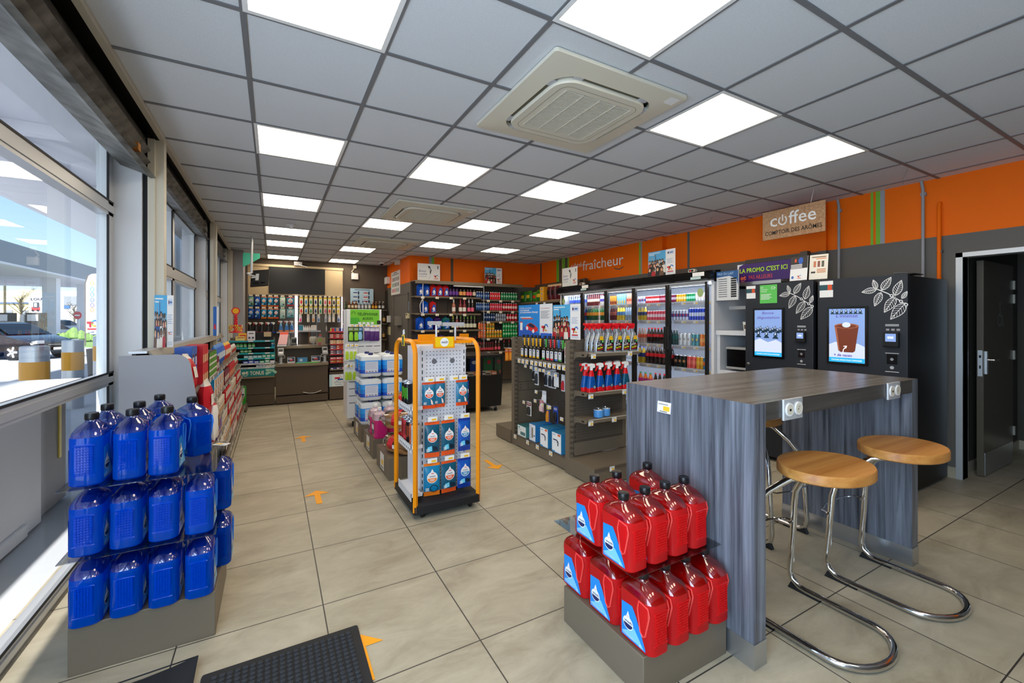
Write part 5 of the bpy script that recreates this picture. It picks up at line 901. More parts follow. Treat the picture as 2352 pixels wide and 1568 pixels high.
# ---------------------------------------------------------------- coffee machines
mat('snow', '#c9d3ea', .2, emit=.55); mat('snow_dark', '#7f9ad0', .2, emit=.55); mat('fir', '#23384a', .2, emit=.35); mat('choc', '#6a3322', .2, emit=.5); mat('choc_light', '#9a5a40', .2, emit=.5); mat('bar_cyan', '#2aa8e0', .2, emit=.6); mat('violet_txt', '#5a3a9a', .2, emit=.5); mat('white_lit', '#ffffff', .3, emit=.7)
def px(u, v, x): y, z = at_x(u, v, x); return (y, z)
XM = 4.47
def machine(ya, yb_, ztop, label, which):
    t = thing('coffee_machine', label, 'coffee machine', (4.9, (ya+yb_)/2, 0)); b = MB(); b.box(XM+.05, ya+.015, .03, 5.36, yb_-.015, ztop-.012, 'black'); b.build('body', t); b = MB(); b.box(XM, ya, .05, XM+.047, yb_, ztop, 'machine'); b.build('door', t, bevel=.004)
    b = MB(); [b.lathe([(.02, 0), (.02, .03)], 'black', (x, y, 0), 8) for x in (4.58, 5.3) for y in (ya+.06, yb_-.06)]; b.build('feet', t)
    def quad(b, u0, v0, u1, v1, m, e=.0):
        (a, z0), (c, z1) = px(u0, v1, XM), px(u1, v0, XM); b.rect((XM-.001-e, 0, 0), (0, 1, 0), (0, 0, 1), c, z0, a, z1, m)
    X_ = XM-.002; L_ = []
    sc = (1906, 708, 1988, 829) if which == 2 else (1735, 711, 1797, 815)
    (sy1, sz0), (sy0, sz1) = px(sc[0], sc[3], XM), px(sc[2], sc[1], XM); w, h = sy1-sy0, sz1-sz0
    b = MB(); b.box(XM-.012, sy0-.02, sz0-.02, XM, sy1+.02, sz1+.02, 'black_gloss'); b.build('screen_bezel', t); o, ux, uy = Vector((XM-.0125, sy1, sz0)), Vector((0, -1, 0)), Vector((0, 0, 1)); n = Vector((-.0005, 0, 0)); b = MB()
    b.rect(o, ux, uy, 0, 0, w, h, 'snow_dark'); b.pl(o+n, ux, uy, [(0, 0), (w, 0), (w, h*.3), (w*.8, h*.36), (w*.5, h*.3), (w*.2, h*.38), (0, h*.33)], 'snow')
    def fir(x, y, s): b.pl(o+2*n, ux, uy, [(x-s*.4, y), (x+s*.4, y), (x+s*.12, y+s*.4), (x+s*.28, y+s*.4), (x, y+s), (x-s*.28, y+s*.4), (x-s*.12, y+s*.4)], 'fir'); b.pl(o+3*n, ux, uy, [(x-s*.14, y+s*.45), (x+s*.1, y+s*.5), (x, y+s*.85)], 'snow')
    if which == 1:
        b.rect(o+n, ux, uy, 0, h*.6, w, h, 'snow_dark'); [fir(w*(.05+.09*k), h*(.5+.02*(k % 3)), h*.12) for k in range(11)]; fir(w*.15, h*.4, h*.16); fir(w*.45, h*.39, h*.16); fir(w*.78, h*.38, h*.17)
        b.text('Bonne', h*.08, o+4*n+ux*w*.5+uy*h*.91, ux, uy, 'violet_txt', 'C', wide=w*.42, slant=.25); b.text('dégustation', h*.08, o+4*n+ux*w*.5+uy*h*.81, ux, uy, 'violet_txt', 'C', wide=w*.82, slant=.25)
    else:
        [fir(w*(.1+.13*k), h*.9, h*.1) for k in range(7)]; b.pl(o+3*n, ux, uy, [(w*.16, h*.68), (w*.84, h*.68), (w*.74, h*.22), (w*.68, h*.19), (w*.34, h*.19), (w*.27, h*.22)], 'choc'); b.disc(o+4*n+ux*w*.5+uy*h*.68, ux*w*.34, uy*h*.05, 'choc_light'); b.disc(o+5*n+ux*w*.5+uy*h*.675, ux*w*.28, uy*h*.035, 'choc'); b.disc(o+5.5*n+ux*w*.5+uy*h*.70, ux*w*.12, uy*h*.05, 'snow', 12)
        b.pl(o+4*n, ux, uy, [(w*.16, h*.68), (w*.22, h*.68), (w*.31, h*.22), (w*.27, h*.22)], 'choc_light'); b.text("L'intense", h*.09, o+4*n+ux*w*.5+uy*h*.84, ux, uy, 'violet_txt', 'C', wide=w*.6, slant=.25); b.text('+ de cacao', h*.07, o+4*n+ux*w*.4+uy*h*.11, ux, uy, 'violet_txt', 'C', wide=w*.52, bold=.02)
        b.line(o+5*n, ux, uy, [(w*.4, h*.17), (w*.42, h*.24), (w*.5, h*.3)], h*.012, 'white_lit'); b.line(o+5*n, ux, uy, [(w*.42, h*.3), (w*.51, h*.305), (w*.48, h*.26)], h*.012, 'white_lit')
    b.rect(o+3*n, ux, uy, 0, 0, w, h*.085, 'bar_cyan'); b.text('TOUCHEZ L’ÉCRAN POUR COMMANDER', h*.035, o+4*n+ux*w*.5+uy*h*.03, ux, uy, 'white_lit', 'C', wide=w*.86); b.build('screen', t)
    # printed coffee branch
    b = MB(); f = lambda p: px(1650+p[0]/3.135, 400+p[1]/3.135, XM); lw = .0042 if which == 2 else .0038
    lv = [((1140, 825), (1115, 760)), ((1175, 835), (1245, 740)), ((1270, 875), (1320, 762)), ((1140, 828), (1032, 850)), ((1172, 850), (1125, 950)), ((1275, 882), (1195, 995)), ((1350, 925), (1240, 1045)), ((1322, 895), (1361, 842))] if which == 2 else [((516, 850), (497, 800)), ((545, 860), (595, 783)), ((622, 900), (652, 803)), ((516, 858), (440, 875)), ((555, 875), (508, 965)), ((622, 915), (560, 1003)), ((678, 955), (592, 1045)), ((662, 925), (682, 872))]
    br_ = [(1140, 826), (1220, 858), (1300, 905), (1362, 945)] if which == 2 else [(510, 852), (575, 883), (640, 925), (683, 955)]; O = (XM-.0015, 0, 0); U = (0, 1, 0); V = (0, 0, 1); b.line(O, U, V, [f(p) for p in br_], lw*1.6, 'white')
    for p, q in lv:
        (y0, z0), (y1, z1) = f(p), f(q); dy, dz = y1-y0, z1-z0; L2 = math.hypot(dy, dz); ny, nz = -dz, dy; a = [(y0+dy*s+ny*.22*sin(pi*s**.8), z0+dz*s+nz*.22*sin(pi*s**.8)) for s in [i/8 for i in range(9)]]; c = [(y0+dy*s-ny*.22*sin(pi*s**.8), z0+dz*s-nz*.22*sin(pi*s**.8)) for s in [i/8 for i in range(9)]]
        b.line(O, U, V, a, lw, 'white'); b.line(O, U, V, c, lw, 'white'); b.line(O, U, V, [(y0, z0), (y1, z1)], lw, 'white')
        for i in range(1, 7): m_ = (y0+dy*(i/8-.06), z0+dz*(i/8-.06)); b.line(O, U, V, [m_, a[i+1] if i < 7 else a[i]], lw*.6, 'white'); b.line(O, U, V, [m_, c[i+1] if i < 7 else c[i]], lw*.6, 'white')
    for s in (.45, .75, .95):
        i = int(s*3); k = s*3-i; p = [br_[min(i, 2)][j]*(1-k)+br_[min(i, 2)+1][j]*k for j in (0, 1)]; yy, zz = f(p); b.disc((XM-.002, yy, zz), (0, -.013, 0), (0, 0, .013), 'white', 10); b.disc((XM-.0025, yy, zz), (0, -.007, 0), (0, 0, .007), 'machine', 8)
    b.build('leaf_print', t)
    # payment column
    cu = 2049 if which == 2 else 1841; k = 1 if which == 2 else .86; v0 = 780 if which == 2 else 774
    b = MB(); yc, zc = px(cu, v0, XM); b.box(XM-.03, yc-.05*k, zc-.06*k, XM, yc+.05*k, zc+.06*k, 'black'); b.rect((XM-.031, yc+.035*k, zc-.015*k), (0, -1, 0), (0, 0, 1), 0, 0, .07*k, .065*k, 'snow_dark'); b.rect((XM-.0315, yc+.02*k, zc+.008*k), (0, -1, 0), (0, 0, 1), 0, 0, .04*k, .02*k, 'snow'); b.box(XM-.045, yc-.05*k, zc-.06*k, XM-.03, yc+.05*k, zc-.05*k, 'black_gloss'); b.build('card_reader', t)
    b = MB(); yc2, z2 = px(cu, v0+45*k, XM); b.rect((XM-.002, yc2+.035*k, z2-.04*k), (0, -1, 0), (0, 0, 1), 0, 0, .07*k, .08*k, 'black_gloss'); b.disc((XM-.004, yc2, z2), (0, -.012, 0), (0, 0, .012), 'steel', 12); yc3, z3 = px(cu, v0+64*k, XM); b.disc((XM-.003, yc3, z3), (0, -.014*k, 0), (0, 0, .014*k), 'alu', 14); b.build('coin_slot', t)
    b = MB(); [b.rect((XM-.0015, yc+.04*k-.035*k*j, zc+.075*k), (0, -1, 0), (0, 0, 1), 0, 0, .022*k, .016*k, 'grey_paint') for j in range(3)]; [b.line((XM-.0015, 0, 0), (0, 1, 0), (0, 0, 1), [(yc-.045*k, zz), (yc+.045*k, zz)], .004, 'white') for zz in (zc+.125*k, zc+.115*k, z2+.05*k, z3-.035*k)]; b.build('symbols', t)
    u, v = (1898, 664) if which == 2 else (1725, 671); yy, zz = px(u, v, XM); b = MB(); s_ = 1 if which == 2 else .9; b.rect((XM-.0015, yy+.055*s_, zz-.075*s_), (0, -1, 0), (0, 0, 1), 0, 0, .11*s_, .15*s_, 'white'); b.rect((XM-.002, yy+.055*s_, zz-.01*s_), (0, -1, 0), (0, 0, 1), 0, 0, .11*s_, .05*s_, P('#27505a')); b.rect((XM-.0025, yy-.012*s_, zz-.01*s_), (0, -1, 0), (0, 0, 1), 0, 0, .035*s_, .05*s_, P('#d8532a')); b.build('notice_sticker', t, label='small white and green notice sticker')
    u, v = (1885, 857) if which == 2 else (1720, 835); yy, zz = px(u, v, XM); b = MB(); b.lathe([(.014, 0), (.014, .012), (.008, .014)], 'chrome', n=14); b.v = [(XM-vz, yy+vx, zz+vy) for vx, vy, vz in b.v]; b.f = [tuple(reversed(q)) for q in b.f]; b.build('lock', t)
    if which == 1:
        yy, zz = px(1765, 675, XM); b = MB(); m_ = MAT['green_card'] if 'green_card' in MAT else mat('green_card', '#5fc45a', .4); o = Vector((XM-.002, yy+.088, zz-.095)); b.rect(o, (0, -1, 0), V, 0, 0, .176, .19, 'green_card'); n = Vector((-.0006, 0, 0)); b.text('ICI', .022, o+n+Vector((0, -.01, .155)), (0, -1, 0), V, 'white', bold=.02); b.text('ÉCONOMIES', .018, o+n+Vector((0, -.01, .135)), (0, -1, 0), V, 'white', wide=.07); b.text("D'ÉNERGIE", .018, o+n+Vector((0, -.01, .116)), (0, -1, 0), V, 'white', wide=.06)
        [b.line(o+n, (0, -1, 0), V, [(.01, .09-.015*j), (.12-.02*(j % 2), .09-.015*j)], .006, 'white') for j in range(4)]; b.line(o+n, (0, -1, 0), V, [(.12, .165), (.122, .145), (.15, .145), (.152, .165), (.12, .165)], .004, 'white'); b.line(o+n, (0, -1, 0), V, [(.152, .16), (.16, .157), (.15, .15)], .004, 'white'); b.build('energy_card', t, label='green energy-saving card')
    return t
machine(1.478, 2.134, 1.826, 'black coffee machine showing a cup of chocolate on its screen', 2)
machine(2.171, 2.841, 1.829, 'black coffee machine showing a snowy forest on its screen', 1)
b = MB(); b.tube([(4.62, 1.52, 1.829), (4.6, 1.54, 1.84), (4.56, 1.6, 1.84)], .008, 'steel', 6); b.box(4.55, 1.47, 1.827, 4.75, 1.6, 1.833, 'black'); tag(b.build('cable_cover', loc=(4.6, 1.55, 1.827)), 'small black cover plate with steel knob on the right coffee machine', 'cover')
b = MB(); b.box(4.25, 1.46, .0, 4.46, 1.72, .42, 'laminate_edge'); tag(b.build('step_box', loc=(4.35, 1.6, 0)), 'low dark wooden box in front of the right coffee machine', 'box')
# ---------------------------------------------------------------- hanging coffee sign
CS = thing('hanging_sign', 'wood-look coffee sign hanging from the ceiling by two wires', 'sign', (4.8, 2.535, 2.34)); ya, yb_ = 2.222, 2.85
b = MB(); b.rr([(.012, yb_-ya, .004, 2.338), (.012, yb_-ya, .004, 2.648)], 'sign_wood', (4.806, (ya+yb_)/2, 0)); b.build('board', CS); b = MB(); o, ux, uy = (4.7985, yb_, 2.338), (0, -1, 0), (0, 0, 1)
b.text('c', .19, (4.7985, 2.765, 2.475), ux, uy, 'white', 'L', wide=.075, bold=.005); b.text('ffee', .19, (4.7985, 2.57, 2.475), ux, uy, 'white', 'L', wide=.265, bold=.005); yo = 2.632; b.line((4.798, yo, 2.525), ux, uy, [(.04*cos(a), .045*sin(a)) for a in [2.2+k*(2*pi-1.25)/16 for k in range(17)]], .014, 'white'); b.line((4.798, yo, 2.525), ux, uy, [(0, -.005), (0, .062)], .013, 'white')
b.text('COMPTOIR DES ARÔMES', .062, (4.7985, 2.535, 2.385), ux, uy, 'black', 'C', wide=.57, bold=.012); b.build('lettering', CS); b = MB(); b.tube([(4.806, 2.77, 2.64), (4.806, 2.79, CZ)], .002, 'steel', 5); b.tube([(4.806, 2.36, 2.64), (4.806, 2.33, CZ)], .002, 'steel', 5); b.build('wires', CS)
for x, y, dx in ((4.9, 1.62, .05), (4.9, 3.55, .02), (4.95, 3.6, -.04)): b = MB(); b.tube([(x, y, CZ), (x+dx*.4, y+.04, CZ-.07), (x+dx, y+.05, CZ-.11)], .002, 'tile_bar', 5); tag(b.build('loose_wire', loc=(x, y, CZ)), f'thin wire dangling from the ceiling {"nearer the camera than" if y < 2 else "farther than"} the coffee sign' + ('' if dx != -.04 else ', second one'), 'wire')
# ================================================================ wine and can shelf along the back wall
WS = thing('wall_shelving', 'long brown wall shelving with wine, screenwash and drinks cans', 'shelving', (3.65, 8.5, 0)); YF = 8.33
b = MB(); b.box(2.46, 8.68, .1, 4.86, 8.715, 2.2, 'taupe_dark'); holes(b, (2.5, 8.68, .3), (1, 0, 0), (0, 0, 1), 2.3, 1.85, .05, .012, 'black'); b.build('back_panel', WS)
for k, (x0, x1) in enumerate(((2.44, 3.25), (3.253, 3.913), (3.917, 4.88))): b = MB(); b.ext([(x0, 8.70, 2.25), (x0, YF-.03, 2.245), (x0, YF-.04, 2.18), (x0, YF-.025, 2.18), (x0, YF-.015, 2.225), (x0, 8.70, 2.235)], (x1-x0, 0, 0), 'taupe'); b.build('header', WS)
for x in (2.44, 3.25, 4.84): b = MB(); b.box(x, 8.64, 0, x+.035, 8.70, 2.23, 'taupe_dark'); b.build('upright', WS)
b = MB(); b.tube([(3.93, YF-.02, .85), (3.93, YF-.02, 2.2)], .008, 'steel'); b.build('lock_rod', WS); b = MB(); b.box(3.25, YF-.02, 2.15, 3.91, YF+.02, 2.175, 'white'); b.build('light_strip', WS)
WL = [1.938, 1.595, 1.26, .90]; WR = [1.90, 1.664, 1.435, 1.073, .78]
def wshelf(x0, x1, z):
    b = MB(); b.box(x0, YF+.03, z-.022, x1, 8.68, z-.001, 'taupe'); b.box(x0, YF+.02, z-.035, x1, YF+.03, z, 'taupe'); n = int((x1-x0)/.3)
    for k in range(n): x = x0+.12+.3*k; b.box(x, YF+.016, z-.055, x+.07, YF+.019, z-.012, 'white'); b.box(x+.03, YF+.015, z-.045, x+.06, YF+.0165, z-.028, P('#f2c230'))
    b.build('shelf', WS)
for z in WL: wshelf(2.45, 3.88, z)
for z in WR: wshelf(3.90, 4.84, z)
for k, (x, z, s) in enumerate(((2.51, 1.85, 1),)):
    b = MB(); b.tube([(2.60, YF-.01, 2.24), (2.60, YF-.01, 1.62), (2.59, YF-.01, 1.58), (2.55, YF-.01, 1.62), (2.54, YF-.01, 1.75), (2.58, YF-.01, 1.86), (2.60, YF-.01, 1.84), (2.61, YF-.01, 1.7), (2.60, YF-.01, 1.55)], .006, 'white'); tag(b.build('white_cord', loc=(2.6, YF, 1.6)), 'white cord hanging with a loop in front of the blue screenwash bottles', 'cord')
def small_jug(fl, cl): return jug(fl, cl, w=.15, d=.10, H=.27, big=False)
liquid('violet_fluid', '#4a1a78', .35, .15, '#7a3ab8'); liquid('teal_fluid', '#1f8a94', .35, .15, '#4ac4cc'); pane('dull_clear', .12, lin('#9aa4b4'), .08)
def flat_jug(fl, w, h):
    t = thing('fluid_bottle', None, 'bottle'); b = MB(); b.rr([(w*.92, .09, .02, 0), (w, .1, .025, .01), (w, .1, .025, h*.68), (w*.9, .09, .025, h*.78), (w*.35, .05, .02, h*.86), (.035, .035, .017, h*.9)], fl); b.build('body', t)
    b = MB(); b.lathe([(.02, h*.89), (.021, h*.98), (.017, h)], 'cap', n=12); b.build('cap', t); b = MB(); o = (0, -.0512, 0); b.pl(o, (1, 0, 0), (0, 0, 1), [(-w*.3, h*.06), (w*.42, h*.06), (w*.42, h*.45), (w*.3, h*.64), (0, h*.64), (-w*.3, h*.3)], P('#1f4fb4')); b.pl((0, -.0518, 0), (1, 0, 0), (0, 0, 1), [(.03*cos(a*pi/7)+w*.08, h*.32+.032*sin(a*pi/7)+(.014 if a == 3 else 0)) for a in range(14)], 'white'); b.line((0, -.052, 0), (1, 0, 0), (0, 0, 1), [(-w*.1, h*.12), (w*.3, h*.2)], .015, P('#cfe0f2'))
    b.build('label', t); return Proto(t)
FJ = {c: flat_jug(c+'_fluid', .15, .27) for c in ('blue', 'red')}; FJ2 = {c: flat_jug(c+'_fluid', .16, .29) for c in ('blue', 'violet', 'teal')}
def wrow(u0, u1, n, pr, z, d, where, y=YF+.09, grp='goods on the back wall shelving', layers=1, h=0):
    for L_ in range(layers):
        x0, x1 = at_y(u0, 700, y)[0], at_y(u1, 700, y)[0]; row(pr, [(x0+(x1-x0)*(k+.5)/n, y, z+L_*h+.0005) for k in range(n)], d, where+((' in the lower layer', ' stacked on top')[L_] if layers > 1 else ''), grp)
mat('purple_glass', '#2e1a44', .15); mat('rose_glass', '#7a2a30', .12); mat('rose_pale', '#b06a52', .12)
W_ = dict(purple=wine('purple_glass', '#6a3a9a', '#2a1a3a', .27, .034), w1=wine('dark_glass', '#e8a05a', '#7a1a24', .27, .038), w2=wine('dark_glass', '#e0627a', '#1a1012', .27, .034), w3=wine('dark_glass', '#d8c8b0', '#2a1a14', .27, .036), rose=wine('rose_pale', '#ece4da', '#f0e8e0', .3), w4=wine('rose_glass', '#ece8de', '#c83a4a', .3), w5=wine('dark_glass', '#e8688a', '#e8e0dc', .3, .035), champ=wine('green_glass', '#e8e2c4', '#c8c83a', .29, .04), br=wine('rose_glass', '#e8dcc8', '#e8e0d8', .29, .038), red=wine('dark_glass', '#d9d6c0', '#7aa84a', .29, .038), mini=wine('dark_glass', '#e4e0d8', '#3a1a1e', .2, .032), mini2=wine('dark_glass', '#c8b8a8', '#8a1a2a', .2, .03))
cans_ = dict(bl=can('#2a4a80', '#3a6ab0', '#b8c8d8', .03, .165), rd=can('#e0303a', '#c8202c', '#f0e4dc', .03, .165), gr=can('#1f7a4a', '#2f9a5a', '#d8e4d8', .03, .165), rr=can('#d83a50', '#c82a40', '#f0d0d4', .03, .165), rw=can('#c8202c', '#f0ece8', '#d83a3a', .03, .165), bk=can('#1f3560', '#2a4a80', '#c8ccd4', .03, .165), sv=can('#a4a8b4', '#8a8e9a', '#3a3e48', .03, .165), og=can('#f07a4a', '#e8904a', '#c83a2a', .034, .165), yg=can('#f0a82a', '#6a9a3a', '#b82a3a', .034, .165), hn=can('#1f9a4a', '#2fae5a', '#e8f0e8', .034, .165))
g_, T1, T2, T3, T4, T5 = 'goods on the back wall shelving', 'on the top wine shelf', 'on the second wine shelf', 'on the third wine shelf', 'on the fourth wine shelf', 'on the lowest can shelf'
for a in ((957, 986, 2, FJ['blue'], WL[0], 'blue screenwash bottle with blue label', T1), (987, 1030, 3, FJ['red'], WL[0], 'red screenwash bottle with blue label', T1), (1031, 1053, 3, W_['purple'], WL[0], 'slim purple bottle', T1), (1054, 1070, 2, W_['w1'], WL[0], 'dark wine bottle with orange label', T1), (1071, 1084, 2, W_['w2'], WL[0], 'dark wine bottle with pink label', T1), (1085, 1093, 1, W_['w3'], WL[0], 'dark wine bottle with cream label at the shelf end', T1),
          (968, 983, 1, FJ['blue'], WL[1], 'blue screenwash bottle behind the white cord', T2), (985, 1002, 1, FJ['red'], WL[1], 'lone red screenwash bottle', T2), (1037, 1047, 1, W_['rose'], WL[1], 'pale rosé bottle with white label', T2), (1053, 1071, 2, W_['w4'], WL[1], 'rosé bottle with white label and red foil', T2), (1073, 1089, 2, W_['w5'], WL[1], 'dark bottle with pink label', T2),
          (953, 975, 1, FJ2['blue'], WL[2], 'large blue screenwash bottle, front label visible,', T3), (976, 994, 1, FJ2['blue'], WL[2], 'large blue screenwash bottle beside the purple one', T3), (995, 1013, 1, FJ2['violet'], WL[2], 'large purple screenwash bottle', T3), (1014, 1033, 1, FJ2['teal'], WL[2], 'large teal screenwash bottle', T3), (1036, 1045, 1, W_['champ'], WL[2], 'green sparkling wine bottle with yellow-green foil', T3), (1046, 1053, 1, W_['br'], WL[2], 'brown bottle with round white label', T3), (1054, 1094, 5, W_['red'], WL[2], 'dark wine with cream label and green foil', T3),
          (1040, 1070, 4, W_['mini'], WL[3], 'small dark wine bottle with white label', T4), (1071, 1095, 4, W_['mini2'], WL[3], 'small dark bottle with red neck', T4), (960, 975, 1, FJ2['blue'], WL[3], 'large blue bottle half hidden behind the orange cart', T4), (1003, 1020, 1, FJ2['violet'], WL[3], 'purple bottle half hidden behind the orange cart', T4),
          (1093, 1124, 6, cans_['bl'], WR[0], 'tall blue can', 'on the top can shelf'), (1125, 1149, 5, cans_['rd'], WR[0], 'tall red can', 'on the top can shelf'), (1150, 1188, 7, cans_['gr'], WR[0], 'tall green can', 'on the top can shelf'),
          (1093, 1124, 7, cans_['bl'], WR[1], 'tall blue can', 'on the second can shelf'), (1125, 1154, 6, cans_['rr'], WR[1], 'tall raspberry red can', 'on the second can shelf'), (1155, 1188, 6, cans_['rw'], WR[1], 'tall red and white can', 'on the second can shelf'),
          (1110, 1137, 5, cans_['bk'], WR[2], 'tall dark blue can', 'on the third can shelf'), (1138, 1162, 5, cans_['sv'], WR[2], 'tall silver can', 'on the third can shelf'), (1163, 1188, 4, cans_['rw'], WR[2], 'tall red and white can', 'on the third can shelf'),
          (1117, 1136, 3, cans_['yg'], WR[3]+.1655, 'tall yellow-green can stacked on top', 'on the fourth can shelf'), (1117, 1153, 6, cans_['yg'], WR[3], 'tall yellow-green can in the lower layer', 'on the fourth can shelf')): wrow(*a)
wrow(1098, 1116, 3, cans_['og'], WR[3], 'tall orange can', 'on the fourth can shelf', layers=2, h=.1655); wrow(1154, 1188, 6, cans_['hn'], WR[3], 'tall green beer can', 'on the fourth can shelf', layers=2, h=.1655)
W_['beer'] = wine(P('#3a1a0e', .15), '#c8404a', '#b03040', .2, .03); W_['beer2'] = wine(P('#4a1a10', .15), '#e0586a', '#e0b0b0', .23, .031); W_['beer3'] = wine('dark_glass', '#2a2a2a', '#d83a3a', .24, .031)
for a in ((1097, 1134, 8, W_['beer'], WR[4], 'small brown beer bottle with red label', T5), (1135, 1150, 2, W_['beer2'], WR[4], 'brown beer bottle with pink label', T5), (1152, 1186, 3, W_['beer3'], WR[4], 'dark beer bottle with red neck', T5)): wrow(*a)
poster((2.53, 8.45, 2.252), (1, 0, 0), (0, 0, 1), .47, .345, charger, 'white poster with charging plug drawing standing on the wine shelving', th=.004)
poster((4.02, 8.45, 2.252), (1, 0, 0), (0, 0, 1), .42, .35, lambda b, o, ux, uy, w, h: crowd(b, o, ux, uy, w, h, 12), 'poster of cheering people standing on the wine shelving', th=.004)
# snack shelving in the corner, along the right wall
CSH = thing('snack_shelving', 'brown slatted wall shelving with crisps in the corner by the fridge', 'shelving', (5.2, 7.65, 0))
b = MB(); b.box(5.40, 6.70, .1, 5.44, 8.6, 2.28, 'taupe_dark'); [b.box(5.39, 6.7, z, 5.40, 8.6, z+.012, 'taupe') for z in [1.0+.035*k for k in range(36)]]; b.build('slat_panel', CSH)
for y in (6.70, 7.62): b = MB(); b.box(5.36, y, 0, 5.40, y+.05, 2.28, 'taupe_dark'); b.build('upright', CSH)
for z in (1.86, 1.57): b = MB(); b.box(4.98, 6.70, z-.03, 5.40, 8.6, z-.001, 'taupe'); b.box(4.97, 6.70, z-.045, 4.98, 8.6, z, 'taupe'); [b.box(4.965, y, z-.075, 4.969, y+.08, z-.03, 'white') for y in (6.9, 7.5, 7.8)]; b.build('shelf', CSH)
bg_g = bag(.24, .26, .1, '#2f7a2a', '#3a8a2f', '#e8c43a'); bg_y = bag(.22, .22, .09, '#3f8f2a', '#5aa83a', '#d8402a'); bg_m = bag(.17, .34, .1, '#5a1420', '#d8b48a', '#1a1012'); bg_b = bag(.15, .2, .08, '#3f78c4', '#8fb4e0', '#e8e8e8'); tb = cbox(.16, .14, .1, '#e8a01e', '#f0b02e', 'tea_box', 'box', [(.3, .25, .6, .8, '#e8e4da'), (.35, .35, .55, .7, '#2a3a6a')])
for u, z, pr, d, tl in ((1203, 1.86, bg_g, 'green crisp bag, leftmost in the corner', -.2), (1216, 1.86, bg_g, 'green crisp bag, second from the corner', 0), (1230, 1.86, bg_y, 'low green crisp bag slumped in the middle', -.5), (1240, 1.86, bg_g, 'upright green crisp bag beside the orange boxes', -.25), (1263, 1.86, bg_m, 'dark red crisp bag beside the orange boxes', 0), (1273, 1.86, bg_m, 'dark red crisp bag in the middle of three', 0), (1284, 1.86, bg_m, 'dark red crisp bag next to the fridge', 0), (1208, 1.57, bg_y, 'green crisp bag at the corner end', 0), (1232, 1.57, bg_y, 'green crisp bag left of the orange box', 0), (1264, 1.57, bg_b, 'blue snack bag right of the orange box', 0), (1276, 1.57, bg_b, 'blue snack bag next to the fridge', .1)):
    y = at_x(u, 690, 5.10)[0]; pr.put((5.10, y, z+.001), 0, d+(' on the upper snack shelf' if z > 1.7 else ' on the lower snack shelf'), 'crisps in the corner', tilt=(0, tl*.0, -pi/2))
y = at_x(1251, 690, 5.08)[0]
for k in range(3): tb.put((5.08, y, 1.861+.1005*k), -pi/2, f'orange snack box, {("bottom", "middle", "top")[k]} of the stack of three by the crisps', 'orange snack boxes')
tb.put((5.08, at_x(1252, 700, 5.08)[0], 1.571), -pi/2, 'orange snack box alone on the lower snack shelf', 'orange snack boxes')
b = MB(); b.box(5.30, 6.78, 2.0, 5.40, 6.84, 2.26, 'brown_wall'); b.build('end_bracket', CSH)
# low chilled display with sandwiches
CD = thing('chilled_display', 'black chilled floor display with glass front on castors', 'display case', (2.85, 6.45, 0)); xa, xb, yf, yk = 2.30, 3.22, 6.1, 6.95
b = MB(); b.loft([[(xa+.02, yf+.03, .085), (xb-.015, yf+.03, .085), (xb-.015, yk, .085), (xa+.02, yk, .085)], [(xa, yf, .58), (xb, yf, .58), (xb, yk, .58), (xa, yk, .58)]], 'black'); b.build('base', CD)
b = MB(); b.box(xa, yf, .86, xb, yk, .90, 'black'); b.box(xa, yk-.03, .58, xb, yk, .9, 'black'); b.build('top_frame', CD)
for x in (xa, 2.84, xb-.02): b = MB(); b.box(x, yf, .58, x+.02, yf+.02, .87, 'black'); b.build('glass_post', CD)
b = MB(); b.poly([(xa+.01, yf+.01, .58), (xb-.01, yf+.01, .58), (xb-.01, yf+.01, .87), (xa+.01, yf+.01, .87)], 'fridge_glass'); b.poly([(xb-.01, yf+.01, .58), (xb-.01, yk, .58), (xb-.01, yk, .87), (xb-.01, yf+.01, .87)], 'fridge_glass'); b.build('glass', CD)
for x in (xa+.1, xb-.1): b = MB(); b.lathe([(.035, -.012), (.038, 0), (.035, .012)], 'rubber', n=12); b.v = [(x+vz, yf+.06+vx, .039+vy) for vx, vy, vz in b.v]; b.box(x-.02, yf+.05, .05, x+.02, yf+.09, .088, 'silver'); b.build('castor', CD)
b = MB(); b.rect((xb-.42, yf+.35, .60), (1, 0, 0), (0, 0, 1), 0, 0, .2, .24, P('#22408a')); b.box(xb-.2, yf+.3, .60, xb-.03, yf+.31, .84, P('#2a6a3a')); b.disc((xb-.1, yf+.298, .76), (.035, 0, 0), (0, 0, .035), P('#d8202a'), 10); b.disc((xb-.34, yf+.348, .76), (.05, 0, 0), (0, 0, .03), 'white', 10); b.build('picture_panels', CD)
sw = [cbox(.09, .07, .05, c, f_, 'sandwich_pack', 'sandwich', [(.1, .2, .9, .6, m_)]) for c, f_, m_ in (('#e8ded0', '#c8b8a0', '#3a2a20'), ('#f0a070', '#e07a4a', '#f0e4d8'), ('#d8d4cc', '#4a3a30', '#e8e0d8'))]
for k in range(16):
    sw[(k+(k > 7)) % 3].put((2.40+.1*(k % 8), yf+.10+.10*(k//8), .5805), .25*((k % 3)-1), f'small wrapped snack, {ORD[k % 8]} from left in the {("front", "back")[k//8]} row of the chilled display', 'wrapped snacks in the chilled display')
